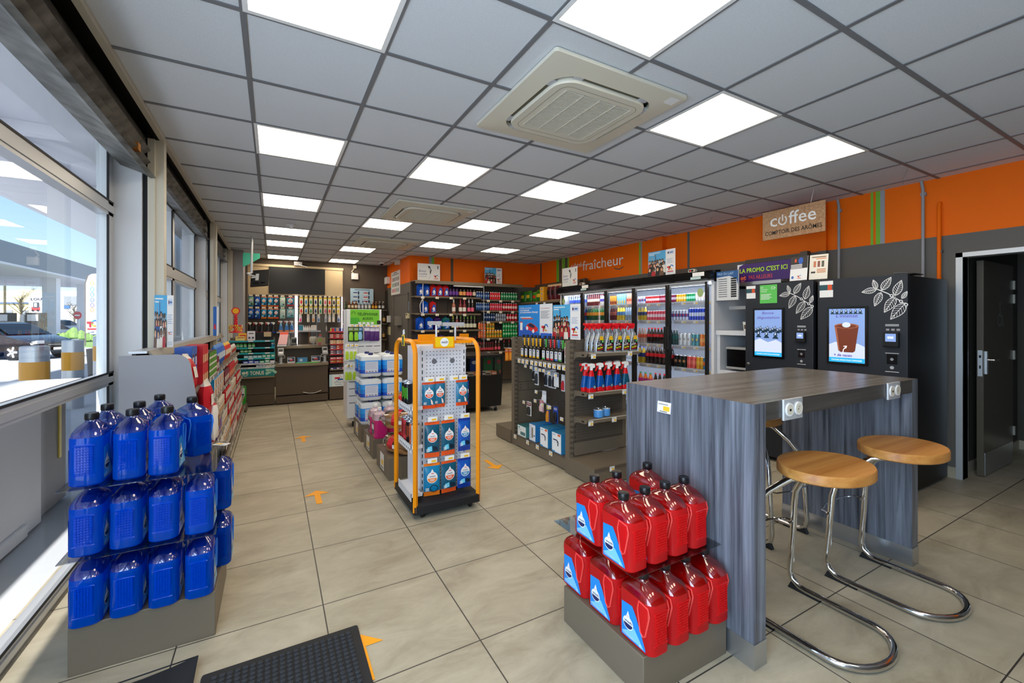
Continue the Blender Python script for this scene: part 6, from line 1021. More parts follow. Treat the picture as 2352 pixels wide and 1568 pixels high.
# side wall of the jutting block: door, notices, boxes
XJ_ = XJ-.004
def wall_item(name, u0, v0, u1, v1, th, m, label, cat, deco=None):
    y0, z1 = at_x(u0, v0, XJ_); y1, z0 = at_x(u1, v1, XJ_); b = MB(); b.box(XJ_-th, y1, z0, XJ_+.003, y0, z1, m); r = thing(name, label, cat, (XJ_, (y0+y1)/2, z0)); b.build('panel' if th < .02 else 'case', r)
    if deco: q = MB(); deco(q, Vector((XJ_-th-.001, y0, z0)), Vector((0, -1, 0)), Vector((0, 0, 1)), y0-y1, z1-z0); q.build('print' if th < .02 else 'detail', r)
def grid_deco(q, o, ux, uy, w, h):
    R = random.Random(2); q.line(o, ux, uy, [(w*.3, h*.94), (w*.7, h*.94)], h*.03, P('#444')if 0 else P('#444444')); q.line(o, ux, uy, [(w*.15, h*.86), (w*.9, h*.86)], h*.025, P('#444444'))
    for j in range(3):
        for i in range(5): q.rect(o, ux, uy, w*(.12+.17*i), h*(.1+.24*j), w*(.2+.17*i), h*(.26+.24*j), P(R.choice(['#c8404a', '#3a6a9a', '#4a9a7a', '#7a5a3a', '#222222'])))
wall_item('wall_notice', 899, 627, 919, 674, .006, 'white', 'large white notice with rows of bottle pictures on the orange wall', 'notice', grid_deco)
wall_item('wall_notice', 922, 680, 932, 724, .006, 'white', 'long narrow white notice on the grey wall corner', 'notice', lambda q, o, ux, uy, w, h: [q.line(o, ux, uy, [(w*.2, h*(.9-.06*j)), (w*.8, h*(.9-.06*j))], h*.012, P('#777777')) for j in range(12)])
wall_item('wall_notice', 932.5, 693, 939, 715, .006, P('#a8c4dc'), 'small light blue notice at the wall corner', 'notice', lambda q, o, ux, uy, w, h: [q.rect(o, ux, uy, w*.2, h*(.2+.3*j), w*.5, h*(.36+.3*j), P('#2a5a9a')) for j in range(2)])
wall_item('wall_notice', 907, 718, 914.5, 739, .005, P('#e8a01e'), 'yellow notice on the grey door', 'notice'); wall_item('wall_notice', 890.5, 750, 897, 769, .005, P('#e8e0b0'), 'small pale yellow paper low on the grey wall', 'notice')
wall_item('metal_box', 915, 726, 925, 747, .09, 'alu_dark', 'grey metal wall box beside the yellow notice', 'box', lambda q, o, ux, uy, w, h: q.disc(o+ux*w*.15+uy*h*.6, ux*.015, uy*.015, 'black', 8)); wall_item('intercom', 936, 719, 940.5, 731, .04, P('#d8cfa8'), 'cream intercom box near the wall corner', 'intercom', lambda q, o, ux, uy, w, h: q.rect(o, ux, uy, w*.25, h*.55, w*.75, h*.9, 'black'))
wall_item('air_freshener', 889.5, 638, 895.5, 651, .07, 'white', 'white air freshener unit on the orange wall', 'air freshener'); wall_item('dispenser', 893, 725, 897, 740, .05, 'white', 'small white dispenser on the grey wall beside the bottles', 'dispenser'); wall_item('motion_sensor', 914.5, 599, 919, 607, .08, 'plastic', 'small motion sensor high on the orange wall near the ceiling', 'sensor')
D3 = thing('door_3', None, None, (XJ, 9.4, 0)); struct(D3); b = MB(); b.box(XJ-.02, 8.82, 0, XJ-.001, 9.93, 2.0, 'grey_wall'); struct(b.build('door_leaf', D3)); b = MB(); b.box(XJ-.03, 9.93, 0, XJ-.001, 9.97, 2.03, 'grey_wall'); b.box(XJ-.03, 8.79, 2.0, XJ-.001, 9.97, 2.03, 'grey_wall'); b.box(XJ-.03, 8.79, 0, XJ-.001, 8.82, 2.0, 'grey_wall'); struct(b.build('door_frame', D3))
# ---------------------------------------------------------------- telephone goods stand
TS = thing('accessory_stand', 'white slotted stand with green telephone and audio header on round foot', 'display stand', (1.09, 6.2, 0)); xa, xb, yt = .868, 1.318, 6.12
b = MB(); b.lathe([(.19, .075), (.2, .085), (.2, .1), (.19, .108)], 'white', (1.09, 6.3, 0), 28); b.build('round_foot', TS); b = MB(); [b.lathe([(.03, -.015), (.03, .015)], 'rubber', n=10) for _ in (0,)]; b.v = [(.96+vz, 6.2+vx, .0305+vy) for vx, vy, vz in b.v]; b.box(.945, 6.19, .05, .975, 6.21, .08, 'black'); b.build('castor', TS)
b = MB(); b.box(xa, yt, .13, xb, yt+.35, 1.60, 'white'); b.box(1.05, 6.25, .1, 1.13, 6.33, .14, 'white'); b.build('column', TS); b = MB(); [b.rect((xa+.025+.108*i, yt-.001, .33+.095*j), (1, 0, 0), (0, 0, 1), 0, 0, .085, .008, 'black') for i in range(4) for j in range(10)]; b.build('slots', TS)
mat('green_header', '#79c832', .4); b = MB(); o, ux, uy = Vector((xa+.04, yt-.006, 1.375)), Vector((1, 0, 0)), Vector((0, 0, 1)); b.box(xa+.04, yt-.005, 1.375, xb-.03, yt-.001, 1.595, 'green_header'); b.pl(o, ux, uy, [(0, 0), (.15, 0), (.11, .11), (0, .11)], P('#4fb02e')); b.text('TÉLÉPHONIE', .05, o+ux*.225+uy*.14-Vector((0, .001, 0)), ux, uy, P('#173a14'), 'C', wide=.27, bold=.012); b.text('AUDIO', .05, o+ux*.225+uy*.08-Vector((0, .001, 0)), ux, uy, P('#173a14'), 'C', wide=.14, bold=.012)
b.line(o-Vector((0, .001, 0)), ux, uy, [(.04+.022*cos(a), .165+.025*sin(a)) for a in [k*.5-.4 for k in range(9)]], .005, P('#173a14')); [b.rect(o-Vector((0, .001, 0)), ux, uy, .1+.055*k, .02, .14+.055*k, .05, 'white') for k in range(4)]; b.rect(o-Vector((0, .001, 0)), ux, uy, .35, .02, .4, .07, P('#222222')); b.build('header', TS)
HB = [blister(.075, .2, '#17181a', '#6a8a2a', .01, '#8fd02a'), blister(.075, .19, '#1c2a34', '#2f7fc4', .01, '#8fc4e8'), blister(.075, .19, '#5a2a7a', '#e8e0f0', .01, '#4a1f6a'), blister(.06, .19, '#eef0ea', '#f4f4f0', .008, '#b6d62a')]
k = 0
for u, v, i, d in ((806, 750, 0, 'black and green carded pack'), (818, 750, 0, 'bright green carded pack'), (827, 750, 1, 'black and blue carded pack'), (843, 750, 2, 'purple carded pack, left one'), (855, 751, 2, 'purple carded pack, middle one'), (865, 751, 2, 'purple carded pack, right one'), (797, 795, 3, 'white and lime carded pack, left one'), (807, 795, 3, 'white and lime carded pack, middle one'), (816, 795, 3, 'white and lime carded pack, right one'), (796, 842, 3, 'white and lime carded pack, lower left one'), (804, 842, 3, 'white and lime carded pack, lower middle one'), (814, 842, 3, 'white and lime carded pack, lower right one')):
    x, z = at_y(u, v, yt-.06); HB[i].put((x, yt-.06+.004*(k % 3), z), .0, d+' on the telephone stand', 'carded packs on the telephone stand'); k += 1; hook(TS, (x, yt, z+.004), .10, tw=.06)
# ================================================================ back wall behind the till
YW = 10.62
mat('beige', '#c2ad8a', .5); mat('screen_black', '#191a1d', .4); mat('peg_dark', '#3a332c', .6); mat('led_pink', '#fff0f4', .5, emit=5)
BW = thing('back_display', 'backlit pegboard display wall with black panel above, behind the till', 'display wall', (.46, YW, 0))
b = MB(); b.box(-.50, YW, 2.0, 1.41, YW+.06, 2.64, 'beige'); b.build('upper_panel', BW); b = MB(); b.box(-.08, YW-.02, 2.03, 1.03, YW-.001, 2.61, 'screen_black'); b.build('black_panel', BW); b = MB(); b.box(-.51, YW-.015, 2.605, 1.42, YW+.06, 2.655, 'beige'); b.build('top_edge', BW)
for x0, x1 in ((-.46, .43), (.46, 1.385)):
    b = MB(); b.box(x0, YW, .6, x1, YW+.03, 2.0, 'peg_dark'); holes(b, (x0, YW, .95), (1, 0, 0), (0, 0, 1), x1-x0, 1.03, .036, .009, 'black'); b.build('pegboard', BW)
for x in (-.487, .432, .46, 1.388): b = MB(); b.box(x-.01, YW-.05, .9, x+.01, YW-.03, 1.99, 'led_pink'); b.build('light_tube', BW)
for (x0, x1, z) in ((.065, .42, 1.205), (.47, .93, 1.225), (-.44, -.0, 1.175)): b = MB(); b.box(x0, YW-.14, z-.03, x1, YW, z-.001, 'rail_grey'); b.build('shelf', BW)
pk = {}
def bpack(key, *a, **k):
    if key not in pk: pk[key] = pack(*a, **k)
    return pk[key]
cols = [('#2a7fa8', '#7fa890', 'green and beige wipes pack'), ('#1c3d9c', '#1556b4', 'blue glass wipes pack'), ('#f07d1c', '#0f7fb0', 'orange and blue wipes pack'), ('#f07d1c', '#0f7fb0', 'orange and blue wipes pack'), ('#ef5b22', '#125672', 'orange-red and teal wipes pack'), ('#9fd0b0', '#cfe8d8', 'pale green wipes pack'), ('#d8202c', '#2a7f9a', 'red and teal cleaning pack')]
for rw, (z, vn) in enumerate(((1.955, 'upper'), (1.70, 'lower'))):
    for k, (e, m_, d) in enumerate(cols):
        x = at_y((576, 591, 606, 621, 634, 649, 667)[k], 700, YW-.05)[0]
        if rw and k == 0: e, m_, d = cols[1]
        if rw and k == 6: e, m_, d = '#4a9aa4', '#7fc0c8', 'plain teal cloth pack'
        bpack((e, m_, k == 6), .1 if k != 6 else .14, .212 if k != 6 else .19, e, m_, 'glass' if k < 2 else 'car').put((x, YW-.05, z), 0, f'{d}, {ORD[k]} from left in the {vn} row behind the till', 'packs hanging behind the till'); hook(BW, (x, YW, z+.008), .05, tw=.07)
TR = {}
tc = ['#e0303a', '#3a8ac8', '#3f9a4a', '#2a2f7a', '#3aa07a', '#e86a90', '#e84a20', '#2a2440', '#f0c81e']; tn = ['red', 'light blue', 'green', 'navy', 'teal', 'pink', 'orange-red', 'dark', 'yellow']
def tree(c):
    t = thing('air_freshener_card', None, 'air freshener'); b = MB(); b.box(-.034, -.004, -.17, .034, 0, 0, P('#f0d01e', .4)); b.rect((0, -.0045, 0), (1, 0, 0), (0, 0, 1), -.03, -.165, .03, -.03, P('#eeeee4', .4)); b.build('card', t); b = MB(); b.ext([(x, -.005, z-.16) for x, z in ((-.006, .0), (.006, 0), (.006, .02), (.026, .03), (.014, .055), (.022, .06), (.008, .09), (0, .11), (-.008, .09), (-.022, .06), (-.014, .055), (-.026, .03), (-.006, .02))], (0, -.003, 0), P(c, .4)); b.build('fir_tree', t); return Proto(t)
for k, c in enumerate(tc):
    pr = tree(c)
    for rw, z in enumerate((1.965, 1.765)):
        x = at_y((692, 703, 714, 725, 736, 747, 757, 767, 777)[k], 700, YW-.03)[0]; pr.put((x, YW-.03, z), 0, f'{tn[k]} fir-tree air freshener card in the {("upper", "lower")[rw]} row behind the till', 'air freshener cards'); hook(BW, (x, YW, z+.008), .03, tw=.05)
sm = [blister(.055, .14, '#f0f0f0', '#e0e4ea', .006, c) for c in ('#e04a8a', '#e8dcc8', '#e8902a', '#3a6aa8')]
for k, (u, i, d) in enumerate(((690, 0, 'pink face-shaped freshener'), (708, 1, 'cream tall carded pack'), (720, 2, 'blue and orange carded pack'), (732, 3, 'blue carded pack'), (749, 3, 'small blue carded pack'), (757, 1, 'small white carded pack'), (766, 1, 'white and blue carton pack, left one'), (778, 3, 'white and blue carton pack, right one'))):
    x = at_y(u, 730, YW-.03)[0]; sm[i].put((x, YW-.03, 1.55), 0, d+' in the third row behind the till', 'small carded packs'); hook(BW, (x, YW, 1.558), .03, tw=.05)
SO, SR, SBT = spray('orange'), spray('redtrig'), spray('bluetrig')
for p_ in (SO, SR, SBT): p_.o.scale = (.9, .9, .9)
for k, u in enumerate((645, 658.5, 670)): SO.put((at_y(u, 760, YW-.08)[0], YW-.08, 1.2055), 0, f'blue spray bottle with orange base and trigger, {ORD[k]} from left behind the till', 'spray bottles behind the till')
for k, u in enumerate((574, 588, 601, 616)): SR.put((at_y(u, 745, YW-.08)[0], YW-.08, 1.1755), 0, f'dark spray bottle with red trigger, {ORD[k]} from left behind the till', 'spray bottles behind the till')
SBT.put((at_y(628, 745, YW-.08)[0], YW-.08, 1.1755), 0, 'dark spray bottle with blue trigger behind the till', 'spray bottles behind the till')
b_ = cbox(.09, .04, .12, '#e8eef2', '#3a8aa8', 'product_box', 'box'); b_.put((at_y(691, 760, YW-.07)[0], YW-.07, 1.2255), 0, 'white box with blue picture on the shelf behind the till')
tb2 = thing('glue_tube', None, 'tube'); b = MB(); b.lathe([(.017, 0), (.018, .055), (.007, .085), (.005, .11)], 'white', n=10); b.build('tube', tb2); tb2 = Proto(tb2)
for k in range(5): tb2.put((at_y(698+4.2*k, 760, YW-.07)[0], YW-.07, 1.2255), 0, f'white nozzle tube, {ORD[k]} from left on the shelf behind the till', 'white tubes')
cbox(.1, .05, .12, '#d8dce0', '#e8e4dc', 'product_box', 'box').put((at_y(721.5, 760, YW-.07)[0], YW-.07, 1.2255), 0, 'pale carton at the right end of the shelf behind the till')
# spirits to the right, product board, emergency lamp
SP = thing('spirits_shelf', 'brown pegboard wall with spirits shelves right of the till', 'shelving', (1.9, 10.6, 0)); b = MB(); b.box(1.42, YW+.02, .3, 2.38, YW+.06, 2.22, 'brown_wall'); holes(b, (1.42, YW+.02, 1.72), (1, 0, 0), (0, 0, 1), .96, .5, .03, .009, 'black'); b.build('pegboard', SP)
for z in (1.705, 1.38, 1.0): b = MB(); b.box(1.41, YW-.12, z-.025, 2.39, YW+.02, z-.001, 'taupe'); b.build('shelf', SP)
sp = dict(gr=spirit(P('#25381e', .15), '#3a4a2a', '#1a1a14', .19, .03), am=spirit('amber', '#e8d8b8', '#7a5a2a', .2, .031), cl=spirit('water', '#d8d8e0', '#2a3a7a', .2, .031), wh=spirit('water', '#e8ece0', '#222222', .2, .031), go=spirit('amber', '#e8b03a', '#b8802a', .19, .031), dk=spirit('dark_glass', '#e0e0e0', '#d0d0d0', .2, .03), yl=spirit(P('#d89a1e', .2), '#c83a2a', '#c83a2a', .3, .038), bk=spirit('dark_glass', '#c8a05a', '#2a2a2a', .29, .036))
for k, (u, i, d) in enumerate(((794, 'gr', 'green'), (802, 'am', 'amber'), (810, 'am', 'amber'), (818, 'am', 'amber'), (825, 'cl', 'clear'), (833, 'cl', 'clear'), (841, 'wh', 'clear white-label'), (849, 'wh', 'clear white-label'), (857, 'go', 'golden'), (864, 'go', 'golden'), (872, 'dk', 'dark'), (880, 'dk', 'dark'))):
    sp[i].put((at_y(u, 700, YW-.05)[0], YW-.05, 1.7055), 0, f'small {d} spirits flask, {ORD[k]} from left on the upper spirits shelf', 'spirits bottles')
for u, z, i, d in ((793, 1.38, 'yl', 'yellow liqueur bottle left of the telephone stand'), (882, 1.38, 'bk', 'dark whisky bottle right of the telephone stand'), (881, 1.0, 'bk', 'dark spirits bottle on the lower shelf right of the telephone stand')): sp[i].put((at_y(u, 740, YW-.05)[0], YW-.05, z+.0005), 0, d, 'spirits bottles', scale=(.9, .9, .9))
def prod(b, o, ux, uy, w, h):
    q = Vector(o)+Vector(ux).cross(Vector(uy))*.001; b.rect(o, ux, uy, 0, 0, w, h, P('#b4d4ea')); b.line(q, ux, uy, [(w*.18, h*.92), (w*.85, h*.92)], h*.035, P('#3a5a8a'))
    for j in range(3):
        for i in range(2): b.rect(q, ux, uy, w*(.12+.45*i), h*(.7-.27*j), w*(.3+.45*i), h*(.76-.27*j), P(('#1f3f8a', '#c8202c')[i])); b.rect(q, ux, uy, w*(.32+.45*i), h*(.62-.27*j), w*(.38+.45*i), h*(.82-.27*j), P('#2a3a5a')); b.rect(q, ux, uy, w*(.12+.45*i), h*(.62-.27*j), w*(.3+.45*i), h*(.68-.27*j), 'white')
poster((1.575, YW-.02, 1.83), (1, 0, 0), (0, 0, 1), .52, .37, prod, 'pale blue product chart above the spirits flasks', 'poster', 'product_chart')
r = thing('emergency_lamp', 'square white emergency lamp on the brown wall right of the black panel', 'lamp', (1.69, 10.7, 2.4)); b = MB(); b.rr([(.16, .05, .015, 2.42), (.16, .05, .015, 2.56)], 'white', (1.69, YB-.026, 0)); b.build('case', r); b = MB(); b.tube([(1.66, YB-.01, 2.56), (1.62, YB-.02, 2.6), (1.65, YB-.02, 2.64), (1.69, YB-.02, 2.7)], .012, 'plastic'); b.box(1.65, YB-.05, 2.68, 1.72, YB-.001, 2.75, 'plastic'); b.build('cable', r)
r = thing('wall_bracket', 'small grey fitting above the black panel behind the till', 'bracket', (.47, 10.6, 2.66)); b = MB(); b.box(.40, YW-.06, 2.655, .56, YW+.04, 2.74, 'grey_paint'); b.tube([(.5, YW-.06, 2.67), (.66, YW-.08, 2.63)], .008, 'white'); b.build('case', r)
# hanging monitor
r = thing('ceiling_monitor', 'black monitor seen from behind on a pole from the ceiling', 'monitor', (-.3, 8.0, CZ)); b = MB(); b.tube([(-.300, 8.0, CZ), (-.30, 8.0, 2.2)], .018, 'silver', 8); b.tube([(-.30, 8.0, 2.2), (-.36, 7.98, 2.19), (-.34, 7.96, 2.17), (-.24, 7.98, 2.15)], .012, 'silver'); b.build('pole', r)
b = MB(); c = Vector((-.185, 8.0, 2.125)); ux, uy = Vector((.97, -.1, .12)).normalized(), Vector((.06, .25, .97)).normalized(); n = ux.cross(uy); b.obox(c, ux*.125, uy*.135, n*.02, 'black'); b.obox(c+n*.03, ux*.08, uy*.085, n*.016, 'screen_black'); b.build('screen_housing', r); b = MB(); b.obox(c+n*.055-ux*.03, ux*.022, uy*.055, n*.01, 'silver'); b.obox(c+n*.05-ux*.06, ux*.05, uy*.012, n*.012, 'silver'); b.tube([c+n*.05-uy*.05, c+n*.07-uy*.1, c+n*.05-uy*.14+ux*.05], .006, 'black'); b.build('mount_plate', r)
b = MB(); b.poly([(-.45, 8.6, 2.35), (-.2, 8.6, 2.52), (-.2, 8.6, 2.6), (-.45, 8.6, 2.6)], P('#4fc4a4')); b.poly([(-.45, 8.606, 2.35), (-.45, 8.606, 2.6), (-.2, 8.606, 2.6), (-.2, 8.606, 2.52)], P('#4fc4a4')); b.tube([(-.3, 8.603, 2.6), (-.3, 8.603, CZ)], .003, 'steel', 5); tag(b.build('hanging_sign', loc=(-.3, 8.6, 2.35)), 'green and teal ceiling sign partly hidden behind the monitor', 'sign')
# ---------------------------------------------------------------- the counter
mat('counter', '#55483b', .35); mat('counter_top', '#8a7d68', .3); mat('teal_edge', '#1f9fae', .4); mat('teal_sign', '#167f80', .4); mat('red_edge', '#b8303a', .4)
KC = thing('till_counter', 'brown till counter with rounded desk and raised ledge', 'counter', (.45, 8.7, 0)); yc = 8.36
b = MB(); b.box(.04, yc+.02, .16, .86, yc+.6, .66, 'counter'); b.box(.04, yc+.1, .0, .86, yc+.6, .16, 'counter'); b.box(.05, yc+.05, .16, .85, yc+.06, .165, 'black'); b.build('front_panel', KC)
b = MB(); b.box(.04, yc+.02, .02, .86, yc+.1, .14, 'counter'); b.build('kick_panel', KC); pts = [(.03, yc+.6), (.03, yc-.0)]+[(.03+.84*k/12, yc-.0-.06*sin(pi*k/12)) for k in range(1, 12)]+[(.87, yc), (.87, yc+.6)]
b = MB(); b.ext([(x, y, .655) for x, y in pts], (0, 0, .04), 'counter_top'); b.build('desk', KC); pts = [(.06, yc+.65), (.06, yc+.2)]+[(.06+.82*k/12, yc+.2-.07*sin(pi*k/12)) for k in range(1, 12)]+[(.88, yc+.2), (.88, yc+.65)]
b = MB(); b.ext([(x, y, .955) for x, y in pts], (0, 0, .04), 'counter_top'); b.build('ledge', KC); b = MB(); b.box(.06, yc+.35, .69, .86, yc+.4, .955, 'counter'); b.build('back_panel', KC)
b = MB(); b.tube([(.46, yc+.015, .19), (.55, yc-.0, .165), (.65, yc-.0, .165), (.75, yc+.015, .20)], .005, 'white'); b.build('loose_cable', KC, label='loose white cable')
for x0, y0, z0, w, h, l in ((.10, yc+.27, .997, .30, .72, 'left'), (.55, yc+.14, .997, .31, .70, 'right')): b = MB(); b.box(x0, y0, z0, x0+w, y0+.005, z0+h, 'acrylic'); b.box(x0+w, y0, z0, x0+w+.004, y0+.22, z0+h, 'acrylic'); tag(b.build('protective_screen', loc=(x0, y0, z0)), f'clear plastic protective screen on the {l} half of the till ledge', 'screen')
for x, l in ((.115, 'left'), (.815, 'right')):
    r = thing('payment_terminal', f'grey card payment terminal on a pole at the {l} end of the till desk', 'payment terminal', (x, yc+.06, .696)); b = MB(); b.lathe([(.06, .696), (.062, .702), (.03, .712)], 'silver', (x, yc+.06, 0), 16); b.build('foot', r); b = MB(); b.tube([(x, yc+.06, .705), (x, yc+.06, .86)], .024, 'silver', 12); b.build('pole', r)
    b = MB(); b.obox((x, yc+.04, .90), (.045, 0, 0), (0, .055, .06), (0, .015, -.013), 'grey_paint'); b.build('keypad_body', r); b = MB(); b.obox((x, yc+.032, .935), (.03, 0, 0), (0, .012, .014), (0, .002, -.002), 'black'); b.obox((x, yc+.018, .90), (.03, 0, 0), (0, .02, .022), (0, .003, -.003), 'silver'); [b.obox((x+dx, yc+.005, .885), (.008, 0, 0), (0, .004, .004), (0, .003, -.003), P(c)) for dx, c in ((-.02, '#d8202a'), (0, '#e8b81e'), (.02, '#3a9a3a'))]; b.build('screen_and_keys', r)
    b = MB(); s_ = 1 if l == 'left' else -1; b.tube([(x+.02*s_, yc+.06, .85), (x+.06*s_, yc+.05, .84), (x+.06*s_, yc+.05, .80), (x+.02*s_, yc+.06, .79)], .004, 'white'); b.build('card_loop', r)
def cw(name, lab, cat, x, y, z, w, h, m, deco=None, ux=(1, 0, 0), uy=(0, .25, .97), grp=None):
    r = thing(name, lab, cat, (x, y, z)); b = MB(); ux, uy = Vector(ux), Vector(uy); n = ux.cross(uy); c = Vector((x, y, z))+uy*h/2; b.obox(c, ux*w/2, uy*h/2, n*.004, m); b.build('panel', r)
    if deco: q = MB(); deco(q, Vector((x, y, z))-ux*w/2+n*.0055, ux, uy, w, h); q.build('print', r)
stk = lambda q, o, ux, uy, w, h: (q.rect(o, ux, uy, w*.05, h*.2, w*.95, h*.95, P('#23305a')), q.rect(o+Vector(ux).cross(Vector(uy))*.001, ux, uy, w*.3, h*.35, w*.7, h*.6, P('#d8402a')), q.rect(o+Vector(ux).cross(Vector(uy))*.001, ux, uy, w*.1, h*.6, w*.6, h*.8, P('#c8d0dc')))
cw('leaflet_holder', 'leaflet holder with car picture, left one on the till desk', 'leaflet', .28, yc+.2, .697, .12, .1, 'white', stk); cw('leaflet_holder', 'leaflet holder with car picture, right one on the till desk', 'leaflet', .68, yc+.2, .697, .15, .11, 'white', stk)
cw('leaflet_holder', 'blue leaflet box in the middle of the till desk', 'leaflet', .46, yc+.2, .697, .16, .09, P('#2a7fb4'), lambda q, o, ux, uy, w, h: q.rect(o, ux, uy, w*.2, h*.2, w*.5, h*.7, P('#b4d4e8')))
m_ = mat('strip_green', '#5fc060', .4); cw('counter_mat', 'teal and green printed strip lying on the till desk', 'mat', .53, yc+.02, .7005, .36, .10, 'strip_green', lambda q, o, ux, uy, w, h: [q.rect(o, ux, uy, 0, 0, w*.4, h, P('#3ab8a8')), [q.line(o+Vector((0, 0, .001)), ux, uy, [(w*.05, h*(.3+.2*j)), (w*(.5-.1*j), h*(.3+.2*j))], h*.07, 'white') for j in range(3)]], uy=(0, .999, .03))
cw('leaning_sign', 'red and white notice leaning on the till ledge by the left terminal', 'sign', .12, yc+.02, .9, .15, .24, P('#e8e4ea'), lambda q, o, ux, uy, w, h: (q.rect(o, ux, uy, 0, h*.8, w, h, P('#e8452a')), q.rect(o, ux, uy, 0, h*.35, w, h*.8, P('#f0b4b4')), q.line(o+Vector((0, -.001, 0)), ux, uy, [(w*.1, h*.88), (w*.9, h*.88)], h*.05, 'white'))) if 0 else None
r = thing('leaning_sign', 'tilted red-topped notice stand on the ledge by the left terminal', 'sign', (.13, yc+.25, .996)); b = MB(); b.ext([(.06, yc+.12+.0, .997), (.20, yc+.12, .997), (.24, yc+.22, 1.24), (.11, yc+.22, 1.24)], (0, .012, 0), P('#eceaf0')); b.build('panel', r); b = MB(); b.pl((0, 0, 0), (1, 0, 0), (0, .1/.243, 1), [(0, 0)]*3, 'white') if 0 else None
b.poly([(.105, yc+.203-.02, 1.2), (.233, yc+.203-.02, 1.2), (.24, yc+.219-.01, 1.24), (.11, yc+.219-.01, 1.24)], P('#e8452a')); b.poly([(.07, yc+.135-.02, 1.03), (.207, yc+.135-.02, 1.03), (.233, yc+.203-.021, 1.2), (.105, yc+.203-.021, 1.2)], P('#f0b8bc')); b.build('print', r)
r = thing('hand_sanitiser', 'clear gel dispenser bottle with red cap behind the right screen', 'bottle', (.77, yc+.4, .996)); b = MB(); b.rr([(.09, .06, .02, .997), (.09, .06, .02, 1.12), (.05, .04, .015, 1.15)], 'water', (.77, yc+.42, 0)); b.build('body', r); b = MB(); b.lathe([(.02, 1.15), (.02, 1.18), (.014, 1.185)], P('#d8202a'), (.77, yc+.42, 0), 10); b.build('cap', r)
r = thing('leaflet_box', 'cardboard donation box with green and pink stickers on the till ledge', 'box', (.79, yc+.25, .996)); b = MB(); b.box(.69, yc+.25, .997, .84, yc+.33, 1.13, P('#c8a882', .7)); b.build('box', r); b = MB(); b.rect((.72, yc+.249, 1.06), (1, 0, 0), (0, 0, 1), 0, 0, .06, .06, P('#a8c83a')); b.rect((.72, yc+.249, 1.0), (1, 0, 0), (0, 0, 1), 0, 0, .05, .035, P('#e0305a')); b.build('stickers', r)
r = thing('customer_display', 'beige display head of the till seen from the customer side', 'display', (.65, yc+.35, .996)); b = MB(); b.rr([(.10, .05, .03, 1.03), (.13, .07, .03, 1.06), (.13, .07, .03, 1.12), (.1, .05, .02, 1.15)], 'plastic', (.645, yc+.37, 0)); b.build('head', r); b = MB(); b.tube([(.66, yc+.37, .997), (.65, yc+.37, 1.04)], .016, 'silver'); b.build('foot', r)
r = thing('till_terminal', 'grey till terminal behind the left screen', 'till', (.33, yc+.4, .996)); b = MB(); b.rr([(.11, .09, .02, 1.0), (.11, .09, .02, 1.02)], 'grey_wall', (.33, yc+.42, 0)); b.rr([(.1, .05, .02, 1.02), (.1, .05, .02, 1.14)], 'plastic', (.33, yc+.43, 0)); b.box(.295, yc+.40, 1.04, .365, yc+.404, 1.11, 'black'); b.build('case', r)
r = thing('spray_bottle', 'small white spray bottle behind the left screen on the till', 'bottle', (.25, yc+.42, .997)); b = MB(); b.lathe([(.025, .997), (.025, 1.08), (.012, 1.12), (.01, 1.17), (.014, 1.18), (.012, 1.2)], 'white', (.25, yc+.42, 0), 10); b.build('body', r)
# left gum unit
GU = thing('gum_unit', 'counter unit with teal-edged sweets shelves and lettered front', 'counter', (-.22, 8.6, 0)); yg = 8.32; xa, xb = -.64, .022
b = MB(); b.box(xa, yg+.08, .02, xb, yg+.5, .49, 'counter'); b.box(xa, yg+.075, .2, xb, yg+.08, .205, 'black'); b.build('base', GU); b = MB(); b.box(xa, yg+.4, .49, xb, yg+.44, 1.15, 'taupe'); b.build('back_panel', GU); b = MB(); b.box(xb-.005, yg+.02, .49, xb, yg+.4, 1.13, 'teal_edge'); b.build('side_panel', GU)
GZ = [1.108, .995, .905, .818, .73, .665]
for z in GZ: b = MB(); b.box(xa, yg+.02, z-.018, xb-.006, yg+.4, z-.001, 'taupe'); b.box(xa, yg, z-.02, xb-.006, yg+.02, z+.006, 'teal_edge' if z > .8 else 'silver'); [b.box(x, yg-.003, z-.014, x+.07, yg, z+.002, 'white') for x in (-.36, -.12)]; b.build('shelf', GU)
b = MB(); b.box(xa, yg-.01, .515, xb, yg+.02, .645, 'teal_sign'); b.box(xa, yg-.02, .49, xb, yg+.08, .512, 'counter_top'); o = (xa, yg-.0115, .515); b.text('et', .085, (-.45, yg-.012, .56), (1, 0, 0), (0, 0, 1), P('#e8e4d4'), wide=.095, bold=.03); b.text('TONUS', .085, (-.335, yg-.012, .545), (1, 0, 0), (0, 0, 1), P('#e8e4d4'), wide=.2, bold=.02)
b.line((-.40, yg-.012, .545), (1, 0, 0), (0, 0, 1), [(-.03+.01*k, -.014*sin(pi*k/6)) for k in range(7)], .008, P('#e8e4d4')); [b.pl((x, yg-.012, z), (cos(a), 0, sin(a)), (-sin(a), 0, cos(a)), [(0, 0), (.085, 0), (.085, .04), (0, .04)], P('#9fd0b8')) for x, z, a in ((-.11, .595, -.1), (-.03, .60, -.7), (-.10, .53, .5))]; b.build('lettered_front', GU)
tub = thing('gum_tub', None, 'tub'); b = MB(); b.lathe([(.028, 0), (.032, .01), (.032, .05), (.026, .058)], P('#3fae4a'), n=14); b.build('tub', tub); b = MB(); b.lathe([(.029, .057), (.029, .07), (.025, .072)], P('#5fc45a'), n=14); b.build('lid', tub); b = MB(); b.lathe([(.0325, .018), (.0325, .042)], P('#cfe8cf'), n=14); b.build('label', tub); tub.scale = (1, 1, .93); tub = Proto(tub)
